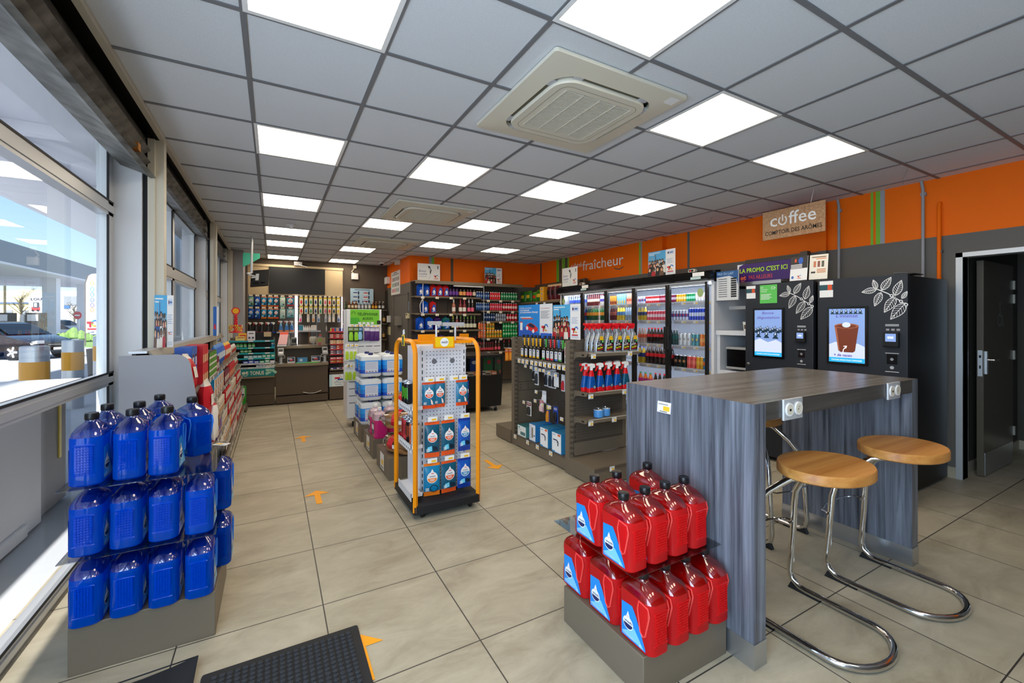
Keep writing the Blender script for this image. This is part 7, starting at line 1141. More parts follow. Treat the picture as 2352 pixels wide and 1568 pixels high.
row(tub, [(at_y(u, 775, yg+.07)[0], yg+.07, GZ[1]+.0005) for u in (546, 554, 563, 573, 582)], 'green chewing gum tub', 'on the upper teal shelf', 'green gum tubs'); row(tub, [(at_y(u, 790, yg+.07)[0], yg+.07, GZ[2]+.0005) for u in (556, 565, 574)], 'green chewing gum tub', 'on the second teal shelf', 'green gum tubs')
wt = thing('gum_tub', 'white and blue gum tub alone at the right end of the teal shelf', 'tub'); b = MB(); b.lathe([(.026, 0), (.028, .05)], P('#3a9ac8'), n=12); b.build('tub', wt); b = MB(); b.lathe([(.026, .05), (.026, .075)], 'white', n=12); b.build('lid', wt); wt.location = (at_y(627, 775, yg+.07)[0], yg+.07, GZ[1]+.0005)
def boxes(z, u0, u1, specs, where, yy=yg+.066, h=.05, grp='gum boxes on the till shelves'):
    n = len(specs); x0, x1 = at_y(u0, 820, yy)[0], at_y(u1, 820, yy)[0]; w = (x1-x0)/n*.94
    for k, (c, f_, d, hh) in enumerate(specs):
        cbox(w, .08, h*hh, c, f_, 'gum_box', 'box', [(.15, .3, .85, .7, '#f0f4f4')], 'front_print').put((x0+(x1-x0)*(k+.5)/n, yy, z+.0005), 0, f'{d} gum box, {ORD[k]} from left {where}', grp)
LB, TG, BL, WB, CR = ('#7ac4d4', '#a4dce4', 'light blue', .9), ('#2a9a7a', '#4fb894', 'sea green', 1.2), ('#2a4ac8', '#4a70dc', 'blue', .9), ('#8ab4e0', '#b8d4f0', 'pale blue', 1), ('#e0dcae', '#ece8c8', 'cream', 1)
boxes(GZ[3], 560, 632, [LB, LB, LB, LB, TG, TG, (*TG[:3], 1.3)], 'on the third gum shelf'); boxes(GZ[4], 558, 632, [BL, (*BL[:3], 1.2), BL, (TG[0], TG[1], 'green', .9), (TG[0], TG[1], 'green', 1.3), ('#e0d4e0', '#f0e8f0', 'white', .8)], 'on the fourth gum shelf'); boxes(GZ[5], 588, 632, [WB, (*WB[:3], 1.3), (*WB[:3], 1.3), CR, (*CR[:3], 1.3), CR], 'on the lowest gum shelf', h=.034)
for nm, u, c, f_, w, h, d in (('biscuit_box', 557, '#c8202c', '#f0d03a', .12, .13, 'red and yellow biscuit box, taller one'), ('biscuit_box', 552, '#c8202c', '#f2e08a', .14, .08, 'red and cream biscuit box, lower one in front'), ('battery_box', 577, '#d8dae4', '#e8eaf0', .115, .16, 'white box with dark pictures')):
    yy = yg+.14 if u != 552 else yg+.07; cbox(w, .06, h, c, f_, nm, 'box', [(.15, .2, .4, .4, '#4a4a7a'), (.6, .2, .85, .4, '#4a4a7a'), (.2, .7, .8, .8, '#4a4a5a')] if nm == 'battery_box' else [(.2, .6, .9, .75, '#c83a2a')]).put((at_y(u, 765, yy)[0], yy, GZ[0]+.0005), 0, d+' on top of the gum unit')
b = MB(); b.box(-.30, yg+.27, GZ[0]+.001, .0, yg+.3, GZ[0]+.14, 'black'); b.box(-.14, yg+.2, GZ[0]+.06, -.03, yg+.26, GZ[0]+.14, 'beige'); tag(b.build('till_screen', loc=(-.15, yg+.28, GZ[0])), 'black rear of a till screen standing on the gum unit', 'screen')
# lollipop stand on the window end of the gum unit
r = thing('lollipop_stand', 'round red lollipop stand with yellow flower sign on the window shelf', 'display stand', (-.56, 8.05, 1.25)); xl, yl, zl = -.515, 8.02, 1.256
b = MB(); b.lathe([(.10, zl), (.09, zl+.01), (.025, zl+.02), (.025, zl+.14), (.02, zl+.28)], P('#d8202c'), (xl, yl, 0), 16); [b.lathe([(.022, zl+.15+.03*k), (.034, zl+.155+.03*k), (.022, zl+.16+.03*k)], P('#e84a50'), (xl, yl, 0), 12) for k in range(5)]; b.build('stand', r)
b = MB(); b.ext([(xl+(.065 if k % 2 else .052)*cos(k*pi/12), yl-.004, zl+.34+(.065 if k % 2 else .052)*sin(k*pi/12)) for k in range(24)], (0, .008, 0), P('#d8202c')); b.ext([(xl+.042*cos(k*pi/8), yl-.006, zl+.34+.042*sin(k*pi/8)) for k in range(16)], (0, .01, 0), P('#f0b41e')); b.build('flower_sign', r); R = random.Random(4); b = MB(); lol = [P(c) for c in ('#e8e0c8', '#d83a3a', '#f0c03a', '#c8d83a', '#e88a3a')]
for j in range(4):
    for k in range(18): a = k*2*pi/18+j*.17; b.lathe([(.004, -.011), (.0105, -.004), (.0105, .005), (.004, .011)], lol[R.randrange(5)], (xl+.085*cos(a), yl+.085*sin(a), zl+.03+.026*j), 6)
o_ = b.build('lollipops', r); o_['kind'] = 'stuff'
# right chocolate unit
CU = thing('chocolate_unit', 'counter unit with red-edged chocolate bar shelves and blue notice below', 'counter', (1.05, 8.6, 0)); xa, xb = .892, 1.2; yg2 = 8.34
b = MB(); b.box(xa, yg2+.04, .02, xb+.1, yg2+.5, .52, 'counter'); b.build('base', CU); b = MB(); b.box(xa, yg2+.35, .52, xb+.1, yg2+.4, 1.24, 'taupe'); b.build('back_panel', CU); CZs = [1.13, 1.02, .925, .835, .745, .69, .56]
for z in CZs: b = MB(); b.box(xa, yg2+.02, z-.016, xb, yg2+.35, z-.001, 'taupe'); b.box(xa, yg2, z-.014, xb, yg2+.02, z+.004, 'red_edge' if z > .6 else 'counter_top'); b.build('shelf', CU)
b = MB(); b.box(xa, yg2+.0, 1.225, xb, yg2+.35, 1.25, 'red_edge'); b.build('top', CU)
cc = [[('#e8ddd0', '#b82a2a', 'white and red')]*3, [('#e8c8a0', '#d8b080', 'beige and gold')]*3, [('#3a3a5a', '#8a7a9a', 'dark purple'), ('#e88a3a', '#c83a2a', 'orange and red'), ('#e88a3a', '#c83a2a', 'orange and red')], [('#4a3a5a', '#8a6a7a', 'dark violet'), ('#4a4a7a', '#7a7a9a', 'violet'), ('#e8803a', '#d8402a', 'orange')], [('#d8303a', '#f0a0a0', 'red'), ('#d8303a', '#f0a0a0', 'red'), ('#c8202c', '#e88a8a', 'deep red')], [('#c83a2a', '#e0a03a', 'red and gold')]*3, [('#2a2a5a', '#4a4a8a', 'navy'), ('#3a2a5a', '#6a5a8a', 'plum'), ('#c8303a', '#e0a0a0', 'red')]]
for i, z in enumerate(CZs):
    for L_ in range(2 if i in (0, 1, 2, 3) else 1):
        for k in range(3):
            c, f_, d = cc[i][k]; cbox(.095, .05, .036, c, f_, 'chocolate_bar', 'chocolate bar', [(.1, .25, .5, .7, '#f0e8dc')]).put((xa+.055+.102*k, yg2+.055, z+.0005+.0365*L_), 0, f'{d} chocolate bar stack, {ORD[k]} from left on the {ORD[i]} red shelf' + (', upper layer' if L_ else ''), 'chocolate bars at the till')
lt = ['#d8e03a', '#e0205a', '#d8303a', '#2a7ad8', '#c8a88a', '#d8d0c0', '#1f3a9a', '#2a3fae', '#1f3a9a', '#2a3fae', '#b8a88a', '#3aa0c8']
for k, c in enumerate(lt):
    t = thing('lighter', f'{("yellow-green", "pink", "red", "blue", "beige", "cream", "navy", "royal blue", "navy", "royal blue", "tan", "light blue")[k]} lighter, {ORD[k]} from left above the chocolate shelves', 'lighter', group='lighters above the chocolate'); b = MB(); b.rr([(.018, .012, .005, 0), (.018, .012, .005, .055)], P(c)); b.build('body', t); b = MB(); b.rr([(.016, .011, .004, .055), (.014, .01, .003, .068)], 'steel'); b.build('cap', t); t.location = (xa+.02+.025*k, yg2+.05+.01*(k % 2), 1.2505)
def hpcb(b, o, ux, uy, w, h):
    q = Vector(o)+Vector(ux).cross(Vector(uy))*.001; b.rect(o, ux, uy, 0, 0, w, h, P('#bfe0ee')); b.rect(q, ux, uy, w*.14, h*.02, w*.84, h*.98, P('#e4eef2')); q = q+(q-Vector(o)); b.rect(q, ux, uy, w*.28, h*.62, w*.56, h*.76, P('#c8202c')); b.rect(q, ux, uy, w*.43, h*.5, w*.72, h*.63, P('#2a5aa8')); b.line(q, ux, uy, [(w*(.5+.16*cos(a)), h*(.63+.26*sin(a))) for a in (.3, .6, .9, 1.2, 1.5)], w*.02, P('#c8202c')); b.line(q, ux, uy, [(w*(.5+.16*cos(a)), h*(.63+.26*sin(a))) for a in (3.6, 3.9, 4.2, 4.5)], w*.02, P('#2a5aa8')); b.text('0970 808 661', h*.12, q+Vector(ux)*w*.5+Vector(uy)*h*.26, ux, uy, P('#2a4a8a'), 'C', wide=w*.5); b.line(q, ux, uy, [(w*.25, h*.4), (w*.8, h*.4)], h*.02, P('#777777')); b.line(q, ux, uy, [(w*.3, h*.15), (w*.7, h*.15)], h*.03, P('#3a5a9a'))
o = poster((.885, yg2+.03, .25), (1, 0, 0), (0, 0, 1), .32, .22, hpcb, 'pale blue phone-number notice on the front of the chocolate unit', 'notice', 'counter_notice', .003)
# ================================================================ low snack shelving under the windows
LS = thing('snack_gondola', 'long low snack shelving under the windows with grey rounded end panel', 'shelving', (-.6, 5.7, 0)); y0, y1 = 3.56, 7.95; xb = -.765
LV = [(.95, -.47), (.76, -.445), (.585, -.425), (.43, -.415), (.275, -.405), (.12, -.39)]
mat('end_grey', '#9b9ca3', .5)
b = MB(); R_ = .09; pts = [(-.835, 0), (-.405, 0), (-.435, .87)]+[(-.56+.085*cos(a*pi/12), 1.14+.085*sin(a*pi/12)) for a in range(7)]+[(-.835, 1.225)]
b.ext([(x, 3.50, z) for x, z in pts], (0, .022, 0), 'end_grey'); b.build('end_panel', LS)
b = MB(); b.box(xb-.02, y0, 0, xb, y1, 1.24, 'taupe_dark'); b.build('back_panel', LS)
b = MB(); b.box(xb-.03, y0-.03, 1.235, xb+.06, y1, 1.25, 'silver'); b.ext([(xb+.06, y0, 1.235), (xb+.10, y0, 1.19), (xb+.105, y0, 1.195), (xb+.065, y0, 1.25)], (0, y1-y0, 0), 'alu_dark'); b.build('top_rail', LS)
for i, (z, xf) in enumerate(LV):
    b = MB(); b.box(xb, y0, z-.02, xf, y1, z-.001, 'taupe'); b.build('shelf', LS)
    b = MB(); b.ext([(xf, y0+.02, z-.022), (xf+.008, y0+.02, z-.02), (xf+.006, y0+.02, z+.006), (xf, y0+.02, z+.006)], (0, y1-y0-.02, 0), 'alu_dark'); n = 0
    for k in range(14): y = y0+.1+.31*k+.05*(k % 3); b.box(xf+.008, y, z-.024, xf+.0095, y+.05, z+.004, 'white')
    b.build('price_rail', LS)
b = MB(); b.box(xb, y0, 0, -.40, y1, .10, 'taupe'); b.build('base', LS)
for y in (4.55, 5.55, 6.55, 7.5): b = MB(); b.box(xb-.01, y, 0, xb+.03, y+.03, 1.235, 'taupe_dark'); b.build('upright', LS)
FACE = pi/2
kinds = dict(
 nut=bag(.2, .27, .09, '#c81e2c', '#e8e4dc', '#f0ece4'), cookie=bag(.17, .3, .09, '#e9e6e0', '#d83a4a', '#b8742e'), blueb=cbox(.12, .1, .15, '#2a58b4', '#3f74cc', 'biscuit_box', 'box', [(.25, .1, .75, .5, '#d8dce4'), (.2, .5, .8, .62, '#5a2f1e')]), redb=cbox(.1, .12, .15, '#c81e2c', '#d8303a', 'biscuit_box', 'box', [(.1, .1, .9, .5, '#e8b48a')]),
 kind=cbox(.13, .12, .055, '#3a1c18', '#6aa83a', 'chocolate_box', 'box', [(.0, .0, 1, .3, '#e4e0d8'), (.1, .4, .6, .9, '#4f9a2a')]), blub=bag(.17, .24, .07, '#2a62c8', '#4a90e0', '#cfe0f2'), redbag=bag(.16, .22, .07, '#d82a2a', '#f0c83a', '#f4e8d0'), clearbag=bag(.14, .15, .06, '#c8c4c0', '#e8e6e2', '#c8402a'),
 lu=cbox(.16, .11, .083, '#1f86c4', '#e9e4d8', 'biscuit_box', 'box', [(.55, .1, .95, .85, '#c87a3a'), (.1, .2, .4, .7, '#f4f2ec')]), gin=cbox(.1, .12, .148, '#e07a80', '#f0ece4', 'madeleine_box', 'box', [(0, .75, 1, 1, '#d83a4a'), (.1, .1, .9, .35, '#e8a83a'), (.2, .5, .8, .56, '#333333')], top='#e08a8e'), red2=cbox(.11, .1, .12, '#c8202c', '#e8e0d8', 'biscuit_box', 'box', [(.0, .0, 1, .4, '#c8202c')]), wht=cbox(.08, .1, .122, '#e8e0d0', '#f2ece0', 'biscuit_box', 'box', [(.1, .1, .9, .4, '#c8863a'), (.2, .6, .8, .7, '#8a2a2a')]),
 pur=cbox(.09, .1, .125, '#4a2a8a', '#5f3aa4', 'chocolate_box', 'box', [(.2, .1, .8, .35, '#e8c8a0')]), drk=cbox(.1, .1, .122, '#2a1414', '#e8e0d8', 'chocolate_box', 'box', [(0, 0, 1, .25, '#2a1414')]), org=cbox(.11, .1, .125, '#f0961e', '#f4b43a', 'cracker_box', 'box', [(.1, .1, .9, .4, '#d8602a'), (.1, .5, .5, .6, '#e8e4d8')]), pink=cbox(.12, .1, .118, '#e8a0a4', '#f0dcd8', 'gingerbread_box', 'box', [(0, .7, 1, 1, '#c8303a')]), slim=cbox(.06, .12, .125, '#efe6d6', '#f4eee2', 'sponge_finger_box', 'box', [(.1, .2, .9, .5, '#c87a2a'), (.1, 0, .9, .08, '#c8202c')]), maroon=cbox(.1, .1, .14, '#5a1830', '#8a3048', 'biscuit_box', 'box', [(.15, .2, .85, .6, '#e8dccc')]))
SN = ['top', 'second', 'third', 'fourth', 'fifth', 'bottom']
def srow(i, y, n, pitch, key, desc, layers=1, h=0, dx=.054, tilt=None, grp='snacks on the window shelving'):
    z, xf = LV[i]
    for L_ in range(layers):
        for k in range(n):
            lab = f'{desc}' + (f', {ORD[k]} nearest' if n > 1 else '') + (f' in {("lower", "middle", "upper", "fourth")[L_]} layer' if layers > 1 else '') + f' on the {SN[i]} snack shelf'
            kinds[key].put((xf-dx, y+pitch*k, z+.0005+h*L_), FACE, lab, grp, tilt=tilt)
    return
srow(0, 3.66, 1, .2, 'nut', 'red and white snack bag at the near end', dx=.02, tilt=(-.15, .06, FACE)); srow(0, 3.87, 2, .125, 'blueb', 'blue biscuit box', 2, .151, .09); srow(0, 4.12, 3, .105, 'redb', 'red biscuit box', 2, .151, .066); srow(0, 4.46, 4, .135, 'kind', 'brown and green chocolate box', 4, .0555, .06); srow(0, 5.03, 2, .12, 'maroon', 'maroon biscuit box', 1, 0)
srow(0, 5.35, 6, .14, 'blub', 'blue snack bag', dx=.06); srow(0, 6.25, 5, .15, 'redbag', 'red and yellow snack bag', dx=.06); srow(0, 7.05, 5, .16, 'clearbag', 'clear sweet bag', dx=.05)
srow(1, 3.68, 1, .2, 'nut', 'second red snack bag at the near end', dx=-.03, tilt=(0, 0, FACE), grp=None); srow(1, 3.95, 3, .17, 'lu', 'blue and cream biscuit box at the near end', dx=.09); srow(1, 4.62, 5, .17, 'lu', 'blue and cream biscuit box', 2, .0835, .06); srow(1, 5.52, 5, .11, 'maroon', 'maroon biscuit box'); srow(1, 6.15, 6, .13, 'redb', 'red biscuit box', dx=.066); srow(1, 7.0, 5, .16, 'clearbag', 'clear sweet bag', dx=.05)
srow(2, 3.70, 1, .2, 'cookie', 'cookie bag with checked top leaning out', dx=-.045, tilt=(.0, .12, FACE+.2)); srow(2, 3.93, 2, .115, 'gin', 'checked pink and white madeleine box', 1, .171, .07); srow(2, 4.25, 3, .13, 'pink', 'pale pink gingerbread box', 1, 0, .1); srow(2, 4.75, 5, .1, 'wht', 'cream biscuit box'); srow(2, 5.4, 5, .125, 'red2', 'red and white biscuit box', 1); srow(2, 6.2, 5, .115, 'wht', 'cream biscuit box farther along'); srow(2, 6.95, 6, .13, 'red2', 'red biscuit box near the counter')
srow(3, 3.75, 2, .12, 'pink', 'pale pink gingerbread box at the near end', 1, 0, .09); srow(3, 4.05, 3, .115, 'drk', 'dark chocolate box'); srow(3, 4.45, 4, .1, 'pur', 'purple chocolate box'); srow(3, 4.95, 4, .12, 'blueb', 'blue biscuit box', dx=.1) if 0 else srow(3, 4.95, 5, .1, 'wht', 'cream biscuit box'); srow(3, 5.6, 6, .12, 'red2', 'red and white biscuit box'); srow(3, 6.5, 8, .13, 'org', 'orange cracker box') if 0 else srow(3, 6.5, 7, .13, 'red2', 'red biscuit box near the counter')
srow(4, 3.75, 3, .12, 'gin', 'checked pink madeleine box', 1, 0, .09) if 0 else srow(4, 3.75, 4, .13, 'pink', 'pink checked gingerbread box', 1, 0, .07); srow(4, 4.4, 5, .1, 'drk', 'dark and cream chocolate box'); srow(4, 5.02, 6, .1, 'wht', 'cream biscuit box'); srow(4, 5.80, 6, .13, 'red2', 'red and white biscuit box'); srow(4, 6.7, 7, .13, 'pink', 'pink gingerbread box near the counter')
srow(5, 3.75, 5, .12, 'drk', 'dark chocolate box', dx=.08); srow(5, 4.5, 8, .07, 'slim', 'slim cream sponge finger box', dx=.08) if 0 else srow(5, 4.5, 7, .075, 'wht', 'cream biscuit box', dx=.07); srow(5, 5.15, 6, .125, 'drk', 'dark and white chocolate box', dx=.07); srow(5, 6.0, 5, .13, 'pink', 'pink box', dx=.07); srow(5, 6.8, 8, .12, 'red2', 'red and white box', dx=.07)
srow(5, 5.9, 1, .1, 'org', 'orange cracker box in the middle', dx=.03) if 0 else None
SL = kinds['slim']; [SL.put((-.335, 4.85+.075*k, .0), FACE, f'slim cream box with red band standing on the floor edge of the shelving, {ORD[k]} nearest', 'snacks on the window shelving') for k in ()]
SL.put((LV[4][1]-.066, 4.94, LV[4][0]+.0005), FACE, 'slim cream sponge finger box among the cream boxes on the fifth snack shelf'); kinds['org'].put((LV[4][1]-.056, 5.67, LV[4][0]+.0005), FACE, 'orange cracker box between cream and red boxes on the fifth snack shelf')
gt = cbox(.09, .09, .26, '#2f9a3a', '#e8ecea', 'drink_carton', 'carton', [(0, 0, 1, .45, '#3aa83a'), (.1, .5, .9, .62, '#1f3a8a'), (.3, .2, .8, .4, '#f0d03a')])
for k in range(2): gt.put((-.43+.0*k, 8.03+.1*k, .128), -.1, f'green and white tall carton at the far end of the snack shelving, {("front", "rear")[k]} one', 'green cartons')
b = MB(); b.box(-.66, 7.96, .02, -.36, 8.22, .127, 'taupe'); b.box(-.36, 7.98, .09, -.352, 8.22, .2, 'acrylic'); tag(b.build('end_ledge', loc=(-.5, 8.1, 0)), 'low brown ledge at the far end of the snack shelving', 'ledge')
poster((-.66, 3.62, 1.252), (.62, .78, 0), (-.05, .04, .99), .24, .34, lambda b, o, ux, uy, w, h: crowd(b, o, ux, uy, w, h, 15), 'poster of cheering people leaning at the window behind the snacks', th=.004) if 0 else None
def wposter(u0, v0, u1, v1, y, kind, label):
    (x0, z0), (x1, z1) = at_y(u0, v1, y), at_y(u1, v0, y); return poster((x0, y, 1.2515), (1, 0, 0), (0, .03, 1), x1-x0, z1-1.2515, kind, label, th=.004)
wposter(354, 678, 398, 797, 3.93, lambda b, o, ux, uy, w, h: crowd(b, o, ux, uy, w, h, 15), 'poster of cheering people standing at the window behind the snacks')
wposter(489.5, 704, 501.5, 772, 6.6, lambda b, o, ux, uy, w, h: (b.rect(o, ux, uy, 0, 0, w, h, 'white'), b.rect(Vector(o)-Vector((0, .001, 0)), ux, uy, 0, 0, w*.65, h, P('#2a6ac0')), b.pl(Vector(o)-Vector((0, .002, 0)), ux, uy, [(w*.1, h*.25), (w*.5, h*.2), (w*.55, h*.35), (w*.2, h*.42)], P('#d8303a'))), 'narrow blue poster with red car at the middle window')
# ================================================================ plinths with canisters, pink jugs and log bags
for k, (yy, l) in enumerate(((5.33, 'under the blue canisters'), (4.62, 'under the pink jugs'), (3.92, 'under the log bags behind the orange cart'))):
    r = thing('display_plinth', f'grey-brown box plinth with price card, {l}', 'plinth', (1.17, yy+.26, 0)); b = MB(); b.box(.91, yy, 0, 1.43, yy+.52, .2, 'taupe'); b.build('box', r)
    b = MB(); b.rect((.9085, yy+.35, .03), (0, -1, 0), (0, 0, 1), 0, 0, .16, .155, 'white'); b.rect((.9078, yy+.30, .075), (0, -1, 0), (0, 0, 1), 0, 0, .09, .05, P('#f2c230')); [b.rect((.9078, yy+.33, .045+.0*j), (0, -1, 0), (0, 0, 1), 0, 0, .12, .012, P('#444444')) for j in range(1)]; b.build('price_card', r)
mat('jerry_white', '#e4ebf0', .35, trans=.1); mat('adblue_label', '#1f84dc', .35)
jc = thing('fluid_canister', None, 'canister'); b = MB(); b.rr([(.225, .20, .04, 0), (.245, .222, .045, .02), (.245, .222, .045, .235), (.235, .212, .045, .255), (.17, .16, .04, .275), (.165, .155, .04, .272)], 'jerry_white'); b.build('body', jc)
b = MB(); b.loft([rring(.249, .226, .045, z) for z in (.045, .09, .14, .205)], [P('#1a4fc0'), 'adblue_label', P('#2a9af0')], cap=False); o = (0, -.114, 0); b.rect(o, (1, 0, 0), (0, 0, 1), -.075, .055, .075, .195, P('#d8deee')); [b.rect((0, -.1145, 0), (1, 0, 0), (0, 0, 1), -.065, .182-.012*j, .065-.02*(j % 3 == 2), .186-.012*j, P('#a0aac8')) for j in range(8)]; [b.rect((0, -.1146, 0), (1, 0, 0), (0, 0, 1), x, .062, x+.018, .072, P(c)) for x, c in ((-.065, '#d8404a'), (-.03, '#333333'), (.0, '#444a5a'), (.04, '#333333'))]; b.rect((-.1252, 0, 0), (0, -1, 0), (0, 0, 1), -.03, .13, .02, .17, 'white'); b.rect((-.1256, 0, 0), (0, -1, 0), (0, 0, 1), -.02, .138, .01, .162, P('#222222')); b.text('AdBlue', .05, (-.1256, .06, .085), (0, -1, 0), (0, 0, 1), 'white', wide=.12, slant=.2) ; b.build('label', jc)
b = MB(); b.lathe([(.026, .27), (.028, .272), (.028, .298), (.025, .302)], P('#1c2464'), (0, -.055, 0), 14); b.build('cap', jc); b = MB(); b.tube([(0, .0, .262), (0, .0, .28), (0, .03, .288), (0, .06, .28), (0, .07, .262)], .012, 'jerry_white', 8); b.build('handle', jc); jc.scale = (1, 1, .94); jc = Proto(jc)
for L_ in range(3):
    for j in range(2):
        for i in range(2): jc.put((1.035+.258*i, 5.45+.24*j, .2005+.285*L_), 0, f'blue-labelled white canister, {("left", "right")[i]} {("front", "rear")[j]} one of the {("bottom", "middle", "top")[L_]} layer', 'blue-labelled canisters')
mat('pink_fluid', '#f0308a', .2, trans=.3); mat('pink_clear2', '#f4d4e0', .25, trans=.5)
pj = thing('fluid_canister', None, 'canister'); b = MB(); b.rr([(.13, .18, .03, 0), (.14, .19, .035, .015), (.14, .19, .035, .19)], 'pink_fluid'); b.build('body', pj); b = MB(); b.rr([(.14, .19, .035, .1905), (.12, .15, .035, .25), (.05, .05, .02, .275), (.045, .045, .02, .285)], 'pink_clear2'); b.build('shoulder', pj); b = MB(); b.lathe([(.022, .284), (.022, .31), (.018, .313)], 'white', n=12); b.build('cap', pj); b = MB(); b.rect((-.0705, .06, .04), (0, -1, 0), (0, 0, 1), 0, 0, .12, .12, P('#3a3f5a')); b.rect((-.0712, .05, .09), (0, -1, 0), (0, 0, 1), 0, 0, .1, .05, 'white'); b.build('label', pj); pj = Proto(pj)
for k, (x, y) in enumerate(((1.0, 4.73), (1.0, 4.94), (1.16, 4.94))): pj.put((x, y, .2005), 0, f'pink fluid canister on the middle plinth, {("front", "rear left", "rear right")[k]} one', 'pink canisters')
mat('log', '#a5764a', .7, bump=(40, .5)); mat('bag_red', '#c01e30', .3)
lb = thing('log_bag', None, 'bag of logs'); b = MB(); b.rr([(.30, .19, .05, 0), (.34, .22, .07, .03), (.34, .22, .07, .10), (.28, .17, .06, .135)], 'log'); b.build('logs', lb); n = 14; rings = []
for t, s in ((-.24, .25), (-.205, .4), (-.17, .95), (-.06, 1.06), (.06, 1.04), (.17, .95), (.22, .3), (.27, .42)): rings.append([(t, .118*s*cos(2*pi*i/n)*(1+.06*sin(5*i+t*30)), .072+.078*s*sin(2*pi*i/n)*(1+.05*sin(3*i+t*20))) for i in range(n)])
b = MB(); b.loft(rings[:3]+rings[2:3], 'wrap'); b.loft([rings[5], rings[6], rings[7]], 'wrap'); b.build('twisted_ends', lb); b = MB(); b.loft(rings[2:6], 'wrap', cap=False); b.build('film', lb); b = MB(); b.loft([[(x+dx, y*1.02, (z-.072)*1.03+.072) for x, y, z in rings[3]] for dx in (-.02, .02, .05)], 'bag_red', cap=False); b.rect((.0, -.13, .045), (1, 0, 0), (0, 0, 1), -.01, 0, .04, .035, 'white'); b.build('red_band', lb); lb = Proto(lb)
for k, (x, y, z, a, l) in enumerate(((1.08, 4.06, .218, -1.1, 'front one lying on the near plinth'), (1.28, 4.30, .218, -1.3, 'rear one lying on the near plinth'), (1.12, 4.20, .41, -.6, 'one resting on top of the others'), (1.25, 4.38, .56, -1.0, 'topmost one near the pink jugs'))): lb.put((x, y, z), a, f'clear bag of logs with red band, {l}', 'bags of logs')
# ================================================================ the forecourt seen through the windows
def at_d(u, d): r = (u-1176)/FPX*d; return (_c*r+_s*d, -_s*r+_c*d)
def at_h(v, d): return EYE+(HZ-v)*d/FPX
mat('asphalt', '#b4b8be', .85, bump=(30, .1)); mat('soffit', '#e8e9ee', .6); mat('fascia', '#8d949c', .5); mat('cream_wall', '#ead9a4', .8); mat('brick', '#8a5a4a', .85); mat('grass', '#7da05a', .95, bump=(90, .6)); mat('car_black', '#0c0e13', .12, coat=1, spec=.6); mat('car_glass', '#1b222b', .05); mat('white_render', '#e6e6ea', .7)
b = MB(); b.poly([(-140, -20, -.02), (-1.05, -20, -.02), (-1.05, 160, -.02), (-140, 160, -.02)], 'asphalt'); struct(b.build('ground_outside'))
def canopy(nm, x0, x1, y0, y1, z0, z1, lab, cols=(), beams=False):
    r = thing(nm, lab, 'canopy', ((x0+x1)/2, (y0+y1)/2, z0)); b = MB(); b.box(x0, y0, z0, x1, y1, z1, 'fascia'); b.box(x0+.02, y0+.02, z0-.01, x1-.02, y1-.02, z0, 'soffit'); b.box(x1, y0, z0+.0, x1+.02, y1, z0+.12, 'soffit'); b.build('roof', r)
    for x, y, w in cols: b = MB(); b.box(x-w/2, y-w/2, -.02, x+w/2, y+w/2, z0, 'white_panel'); b.build('column', r)
    if beams:
        for a in ((-4.2, y0, -4.0, y1), (-2.75, y0, -2.55, y1)): b = MB(); b.box(a[0], a[1], z0-.3, a[2], a[3], z0-.011, 'soffit'); b.build('beam', r)
        for y in (2.0, 4.6, 7.2, 10, 14): b = MB(); b.box(x0+.1, y, z0-.2, x1-.1, y+.2, z0-.012, 'soffit'); b.build('beam', r)
        for y in (4.6, 10): b = MB(); b.ext([(-4.1, y+.1, z0-.3), (-4.1, y+.3, z0-.3), (-2.7, y+2.3, z0-.3), (-2.7, y+2.1, z0-.3)], (0, 0, .15), 'soffit'); b.build('brace', r)
canopy('entrance_canopy', -6.25, -2.3, -3, 40, 4.72, 5.1, 'white-beamed canopy roof directly outside the shop windows', beams=True)
c1, c2 = at_d(118, 32), at_d(184, 37.5); canopy('pump_canopy', -26, -13.1, 14, 56, 4.6, 5.9, 'large grey fuel pump canopy on white columns across the forecourt', ((c1[0], c1[1], .75), (c2[0]+.1, c2[1], .5), (-20, 30, .6)))
for k, (x, y) in enumerate(((-2.67, 7.78), (-2.93, 9.86), (-3.10, 11.9))):
    r = thing('bollard', f'steel bollard with yellow band outside the window, {ORD[k]} from the left', 'bollard', (x, y, -.02), group='bollards'); b = MB(); b.lathe([(.135, -.02), (.135, 1.09), (.13, 1.115), (.11, 1.12)], 'steel', (x, y, 0), 24); b.build('post', r); b = MB(); b.lathe([(.138, .62), (.138, .92)], P('#f2a81a'), (x, y, 0), 24); b.build('yellow_band', r)
# outdoor cabinet right outside the glass
r = thing('outdoor_cabinet', 'white flat-topped outdoor cabinet standing outside against the window', 'cabinet', (-1.9, 3.5, 0)); b = MB(); b.box(-2.3, 1.5, 0, -1.46, 4.35, .93, 'white_render'); b.box(-1.47, 1.5, .0, -1.44, 4.1, .08, 'white_render'); b.build('body', r); b = MB(); b.box(-2.34, 1.46, .93, -1.40, 4.9, .965, 'white_panel'); b.build('top', r); b = MB(); b.ext([(-2.2, 3.7, .966), (-1.8, 3.3, .966), (-1.72, 3.7, .966), (-2.1, 4.2, .966)], (0, 0, .03), 'grille_dark'); b.build('tray', r)
b = MB(); b.box(-1.55, 4.36, 0, -1.50, 4.9, .9, 'grey_paint'); b.box(-1.499, 4.4, .35, -1.49, 4.44, .9, P('#e8cf4a')); b.box(-1.499, 4.75, .35, -1.49, 4.79, .9, P('#e8cf4a')); b.build('yellow_trimmed_panel', r)
b = MB(); b.box(-1.95, 4.5, -.02, -1.75, 4.7, .93, 'white_panel'); b.build('support', r)
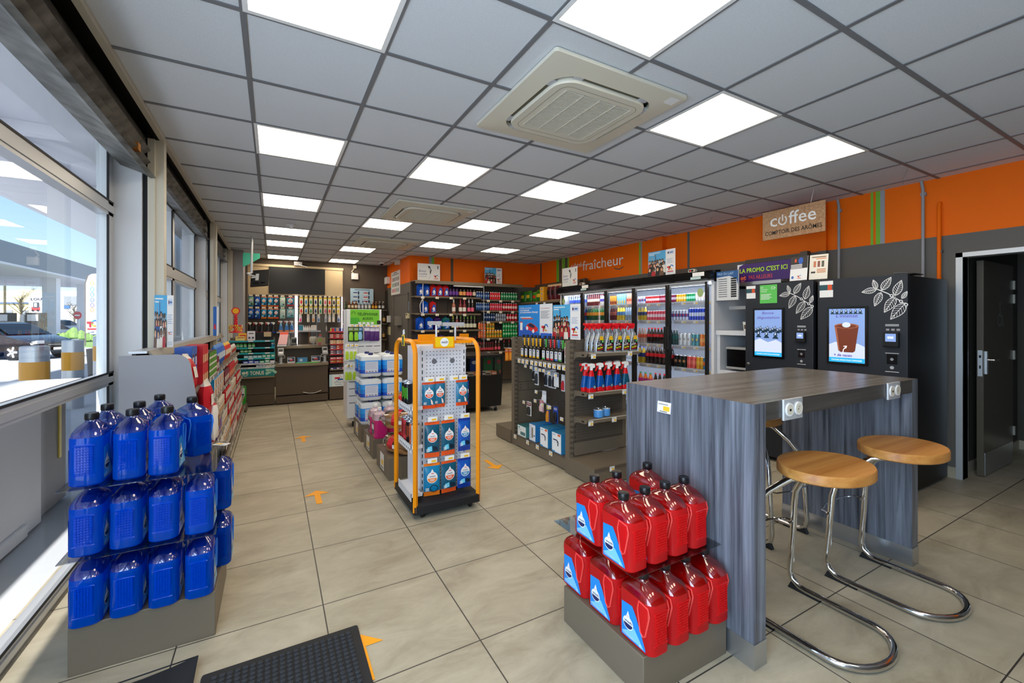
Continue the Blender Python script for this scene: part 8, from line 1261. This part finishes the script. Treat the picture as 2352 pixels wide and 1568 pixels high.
r = thing('waste_bin', 'dark grey outdoor waste bin beside the third bollard', 'bin', (*at_d(231, 9.2), -.02)); x, y = at_d(231, 9.2); b = MB(); b.rr([(.3, .3, .04, -.02), (.38, .38, .05, .85)], 'grey_wall', (x, y, 0)); b.build('body', r)
# exterior service wall close behind the middle and far windows
mat('dusk_wall', '#9aa2ae', .5); b = MB(); b.box(-1.75, 7.3, -.02, -1.6, 20, 3.6, 'dusk_wall'); struct(b.build('wall_exterior'))
# parked black car
def car(nose, d, label, m='car_black', L_=4.2, scale=1):
    x, y = at_d(nose, d); r = thing('car', label, 'car', (0, 0, 0)); prof = [(0, .34), (.02, .55), (.12, .68), (.95, .88), (1.25, .93), (1.95, 1.36), (2.5, 1.44), (3.3, 1.40), (3.85, 1.05), (4.15, .95), (4.2, .5), (4.15, .3)]
    b = MB(); low = [(-px_, z) for px_, z in prof if z < 1.0]; body = [(0, .3), (.02, .55), (.12, .66), (.95, .84), (1.25, .92), (3.75, .98), (4.15, .92), (4.2, .5), (4.15, .28)]
    b.loft([[(-px_*1.0-(.12 if px_ < .3 else 0)*abs(s), w, z) for px_, z in body] for w, s in ((-.86, 1), (-.80, .4), (.80, .4), (.86, 1))], m); b.build('body', r)
    b = MB(); cab = [(1.2, .90), (1.95, 1.34), (2.5, 1.43), (3.2, 1.38), (3.9, .95)]; b.loft([[(-px_, w*(1 if z < 1 else .84), z) for px_, z in cab] for w in (-.82, .82)], m); b.build('roof', r)
    for s in (-1, 1):
        b = MB(); b.poly([(-px_, s*(.838-.13*(z-.93)/.5), z) for px_, z in ((1.45, .97), (2.0, 1.29), (2.5, 1.37), (3.15, 1.33), (3.6, 1.0))], 'car_glass'); b.build('side_window', r); b = MB(); b.rr([(.1, .16, .03, .92), (.12, .18, .04, 1.02)], m, (-1.7, s*.98, 0)); b.build('mirror', r)
        for wx in (.85, 3.45):
            b = MB(); b.lathe([(.20, -.1), (.31, -.1), (.32, -.06), (.32, .08), (.30, .1), (.2, .1)], 'rubber', n=24); b.v = [(-wx+vx, s*.78+vz, .30+vy) for vx, vy, vz in b.v]; w_ = b.build('wheel', r); q = MB()
            for k in range(5): a = k*2*pi/5; q.obox((-wx+.11*cos(a), s*.885, .30+.11*sin(a)), Vector((cos(a), 0, sin(a)))*.095, Vector((0, .008, 0)), Vector((-sin(a), 0, cos(a)))*.038, 'silver')
            q.disc((-wx, s*.88, .3), (.2, 0, 0), (0, 0, .2), 'grey_wall'); q.build('rim', w_)
    b = MB(); b.poly([(-1.22, -.7, .94), (-1.22, .7, .94), (-1.92, .6, 1.33), (-1.92, -.6, 1.33)], 'car_glass'); b.v = [(p[0]+.02, p[1], p[2]+.015) for p in b.v]; b.build('windscreen', r)
    b = MB(); [b.obox((-.22, s*.68, .62), (.16, s*-.05, .05), (0, .12, 0), (0, 0, .06), 'alu') for s in (-1, 1)]; b.build('headlights', r); b = MB(); b.box(.0, -.5, .45, .015, .5, .58, 'black'); b.box(.01, -.45, .55, .02, .45, .57, 'chrome'); b.build('grille', r); b = MB(); b.box(.012, -.26, .36, .022, .26, .45, 'white'); b.build('number_plate', r)
    r.location = (x, y, -.02); r.rotation_euler = (0, 0, -YAW-.02); r.scale = (scale,)*3; return r
car(139, 16.6, 'black car parked outside the window behind the bollards')
car(173, 34, 'small white car parked beyond the grass strip', 'white', scale=.85); car(196, 40, 'white van-like car behind the small white car', 'white_panel', scale=1.1)
# grass, sign, pumps, buildings, flag
x, y = at_d(150, 30); b = MB(); p = [at_d(u, d) for u, d in ((-40, 29), (232, 23), (232, 29), (-40, 34))]; b.ext([(a, c, -.02) for a, c in p], (0, 0, .06), 'grass'); tag(b.build('grass', loc=(x, y, 0)), 'strip of green grass across the forecourt', 'grass', kind='stuff')
def facing(name, u0, u1, v0, v1, d, m, label, cat, depth=.3, part='panel', deco=None, parent=None):
    (xa, ya), (xb_, yb2) = at_d(u0, d), at_d(u1, d); z0, z1 = max(at_h(v1, d), -.02), at_h(v0, d); r = parent or thing(name, label, cat, ((xa+xb_)/2, (ya+yb2)/2, z0)); dep = Vector((_s, _c, 0))*depth
    b = MB(); b.ext([(xa, ya, z0), (xb_, yb2, z0), (xb_, yb2, z1), (xa, ya, z1)], dep, m); b.build(part, r)
    if deco: q = MB(); n = Vector((-_s, -_c, 0))*.03; deco(q, Vector((xa, ya, z0))+n, Vector((_c, -_s, 0)), Vector((0, 0, 1)), (u1-u0)/FPX*d, z1-z0); q.build('print', r)
    return r
def lout(q, o, ux, uy, w, h): q.text('LOUTEC', h*.2, o+ux*w*.07+uy*h*.74, ux, uy, P('#3a3a4a'), wide=w*.66, bold=.03); n = (Vector(ux).cross(Vector(uy)))*.02; q.rect(o+n, ux, uy, w*.1, h*.16, w*.36, h*.36, P('#e03a3a')); q.rect(o+2*n, ux, uy, w*.16, h*.3, w*.34, h*.62, P('#3a4450')); q.rect(o+3*n, ux, uy, w*.2, h*.36, w*.28, h*.58, 'white'); [q.disc(o+3*n+ux*w*x+uy*h*.16, ux*w*.04, uy*h*.06, 'black', 10) for x in (.15, .31)]; q.rect(o+n, ux, uy, w*.45, h*.55, w*.47, h*.62, P('#e03a3a'))
r = facing('billboard', 66, 140, 679, 719, 46, 'white', 'white hire billboard with red forklift picture beyond the pumps', 'sign', .3, 'panel', lout); facing('', 72, 78, 719, 770, 46.1, 'alu', '', '', .2, 'post', parent=r); facing('', 128, 134, 719, 770, 46.1, 'alu', '', '', .2, 'post', parent=r)
r = facing('warehouse', -160, 120, 682, 775, 95, 'cream_wall', 'long pale yellow warehouse far beyond the forecourt', 'building', 20, 'wall')
for k in range(5): facing('', -60+36*k, -44+36*k, 712, 730, 94.8, 'fascia', '', '', .1, 'window', parent=r)
p0, p1 = at_d(-160, 95), at_d(120, 95); z0, z1 = at_h(682, 95), at_h(664, 95); pm = at_d(62, 95); b = MB(); b.ext([(p0[0], p0[1], z0), (p1[0], p1[1], z0), (pm[0], pm[1], z1)], Vector((_s, _c, 0))*20, 'cream_wall'); b.build('gable', r); facing('', -160, 120, 694, 697, 94.7, P('#4a6a9a'), '', '', .1, 'blue_band', parent=r)
r = facing('warehouse', 135, 230, 668, 775, 85, 'soffit', 'grey-white industrial building beyond the right column', 'building', 20, 'wall'); facing('', 140, 160, 702, 708, 84.8, P('#4a70a0'), '', '', .1, 'blue_band', parent=r); facing('', 145, 175, 680, 700, 84.8, 'fascia', '', '', .1, 'window', parent=r)
facing('brick_wall', -100, 75, 738, 760, 62, 'brick', 'low red brick wall in front of the yellow warehouse', 'wall', .4)
for u0, u1, d, l in ((58, 88, 26, 'right'), (-8, 17, 26, 'left')):
    r = facing('fuel_pump', u0, u1, 718, 778, d, 'grey_wall', f'grey fuel pump outside, {l} one behind the black car', 'fuel pump', .5, 'cabinet'); facing('', u0+4, u1-2, 722, 737, d-.05, 'white', '', '', .04, 'display', parent=r); facing('', u0+16, u0+24, 757, 767, d-.05, P('#e8c03a'), '', '', .04, 'notice', parent=r); facing('', u0-12, u0-3, 722, 765, d+.1, 'white', '', '', .1, 'side_panel', parent=r)
x, y = at_d(196, 24); r = thing('feather_flag', 'white feather flag with small coloured icons on a pole outside', 'flag', (x, y, 0)); ux, n = Vector((_c, -_s, 0)), Vector((-_s, -_c, 0)); k = 24/FPX; pts = [(0, 765), (0, 650), (4, 635), (14, 629), (26, 628), (32, 640), (34, 680), (31, 720), (33, 757)]
b = MB(); b.ext([Vector((x, y, 0))+ux*(p*k)+Vector((0, 0, at_h(v, 24))) for p, v in pts], -n*.03, 'white'); b.build('cloth', r); b = MB(); b.tube([(x, y, -.02), (x, y, at_h(650, 24)), Vector((x, y, at_h(632, 24)))+ux*.15], .03, 'grey_wall', 6); b.build('pole', r); b = MB(); O = Vector((x, y, 0))+n*.035
for v, c in ((650, '#a8c83a'), (664, '#3ac0b8'), (676, '#3a90d8'), (688, '#4a7ac8'), (700, '#6a6ac8'), (711, '#e88a3a')): b.line(O+ux*(17*k)+Vector((0, 0, at_h(v, 24))), ux, (0, 0, 1), [(.1*cos(a), .11*sin(a)) for a in [q*pi/5 for q in range(11)]], .03, P(c))
emblem(b, O+ux*(17*k)+Vector((0, 0, at_h(742, 24))), ux, (0, 0, 1), 0, 0, .55); b.build('print', r)
x, y = at_d(178, 33); r = thing('no_entry_sign', 'round red no-entry sign on a post by the right column', 'sign', (x, y, 0)); b = MB(); O = Vector((x, y, at_h(724, 33))); b.ext([O+ux*(.3*cos(a*pi/10))+Vector((0, 0, .3*sin(a*pi/10))) for a in range(20)], -n*.03, P('#d8202c')); b.build('disc', r); b = MB(); b.rect(O+n*.02, ux, (0, 0, 1), -.2, -.05, .2, .05, 'white'); b.build('bar', r); b = MB(); b.tube([(x+.05, y+.1, -.02), (x+.05, y+.1, at_h(724, 33))], .04, 'alu', 6); b.build('post', r)
x, y = at_d(11, 60); r = thing('street_lamp', 'tall dark street lamp in front of the yellow warehouse', 'street lamp', (x, y, 0)); b = MB(); b.tube([(x, y, -.02), (x, y, at_h(645, 60))], .12, 'grille_dark', 6); b.build('post', r); b = MB(); b.tube([Vector((x, y, at_h(648, 60))), Vector((x, y, at_h(645, 60)))+ux*2.3], .09, 'grille_dark', 6); b.build('arm', r)
def bare_tree(u, d, h, label, seed):
    x, y = at_d(u, d); r = thing('bare_tree', label, 'tree', (x, y, 0)); R = random.Random(seed); b = MB(); b.tube([(x, y, -.02), (x+.1, y, h*.45), (x, y, h*.7)], [.16, .12, .07], 'grille_dark', 6); b.build('trunk', r); b = MB()
    for k in range(26):
        z = h*R.uniform(.3, .72); a = R.uniform(0, 6.3); L_ = h*R.uniform(.15, .35); e = Vector((cos(a)*L_*.7, sin(a)*L_*.7, L_*.8)); s = Vector((x, y, z)); b.tube([s, s+e*.5, s+e], [.05, .03, .015], 'grille_dark', 4)
        for q in range(3): f2 = s+e*R.uniform(.4, .9); b.tube([f2, f2+Vector((R.uniform(-1, 1), R.uniform(-1, 1), R.uniform(.3, 1)))*L_*.35], [.02, .01], 'grille_dark', 4)
    b.build('branches', r)
bare_tree(47, 62, 6.5, 'bare tree in front of the yellow warehouse left of the billboard', 1); bare_tree(170, 72, 5, 'bare tree between the two white columns', 5)
R = random.Random(9); x, y = at_d(168, 28); b = MB()
for k in range(60): a, q = R.uniform(0, 6.3), R.uniform(0, 1.1); b.lathe([(.02, 0), (.22, .15), (.15, .4), (.02, .5)], 'grass', (x+q*cos(a), y+q*sin(a), R.uniform(-.02, .45*(1.2-q))), 5)
tag(b.build('low_shrub', loc=(x, y, 0)), 'low green shrub on the grass strip by the right column', 'shrub')
# ================================================================ tidy
for o in [q for q in COL.objects if q.parent is None and q.get('category') and not q.get('label')]:
    for c in list(o.children): bpy.data.objects.remove(c)
    bpy.data.objects.remove(o)
for o in COL.objects:
    if '_o' in o: del o['_o']
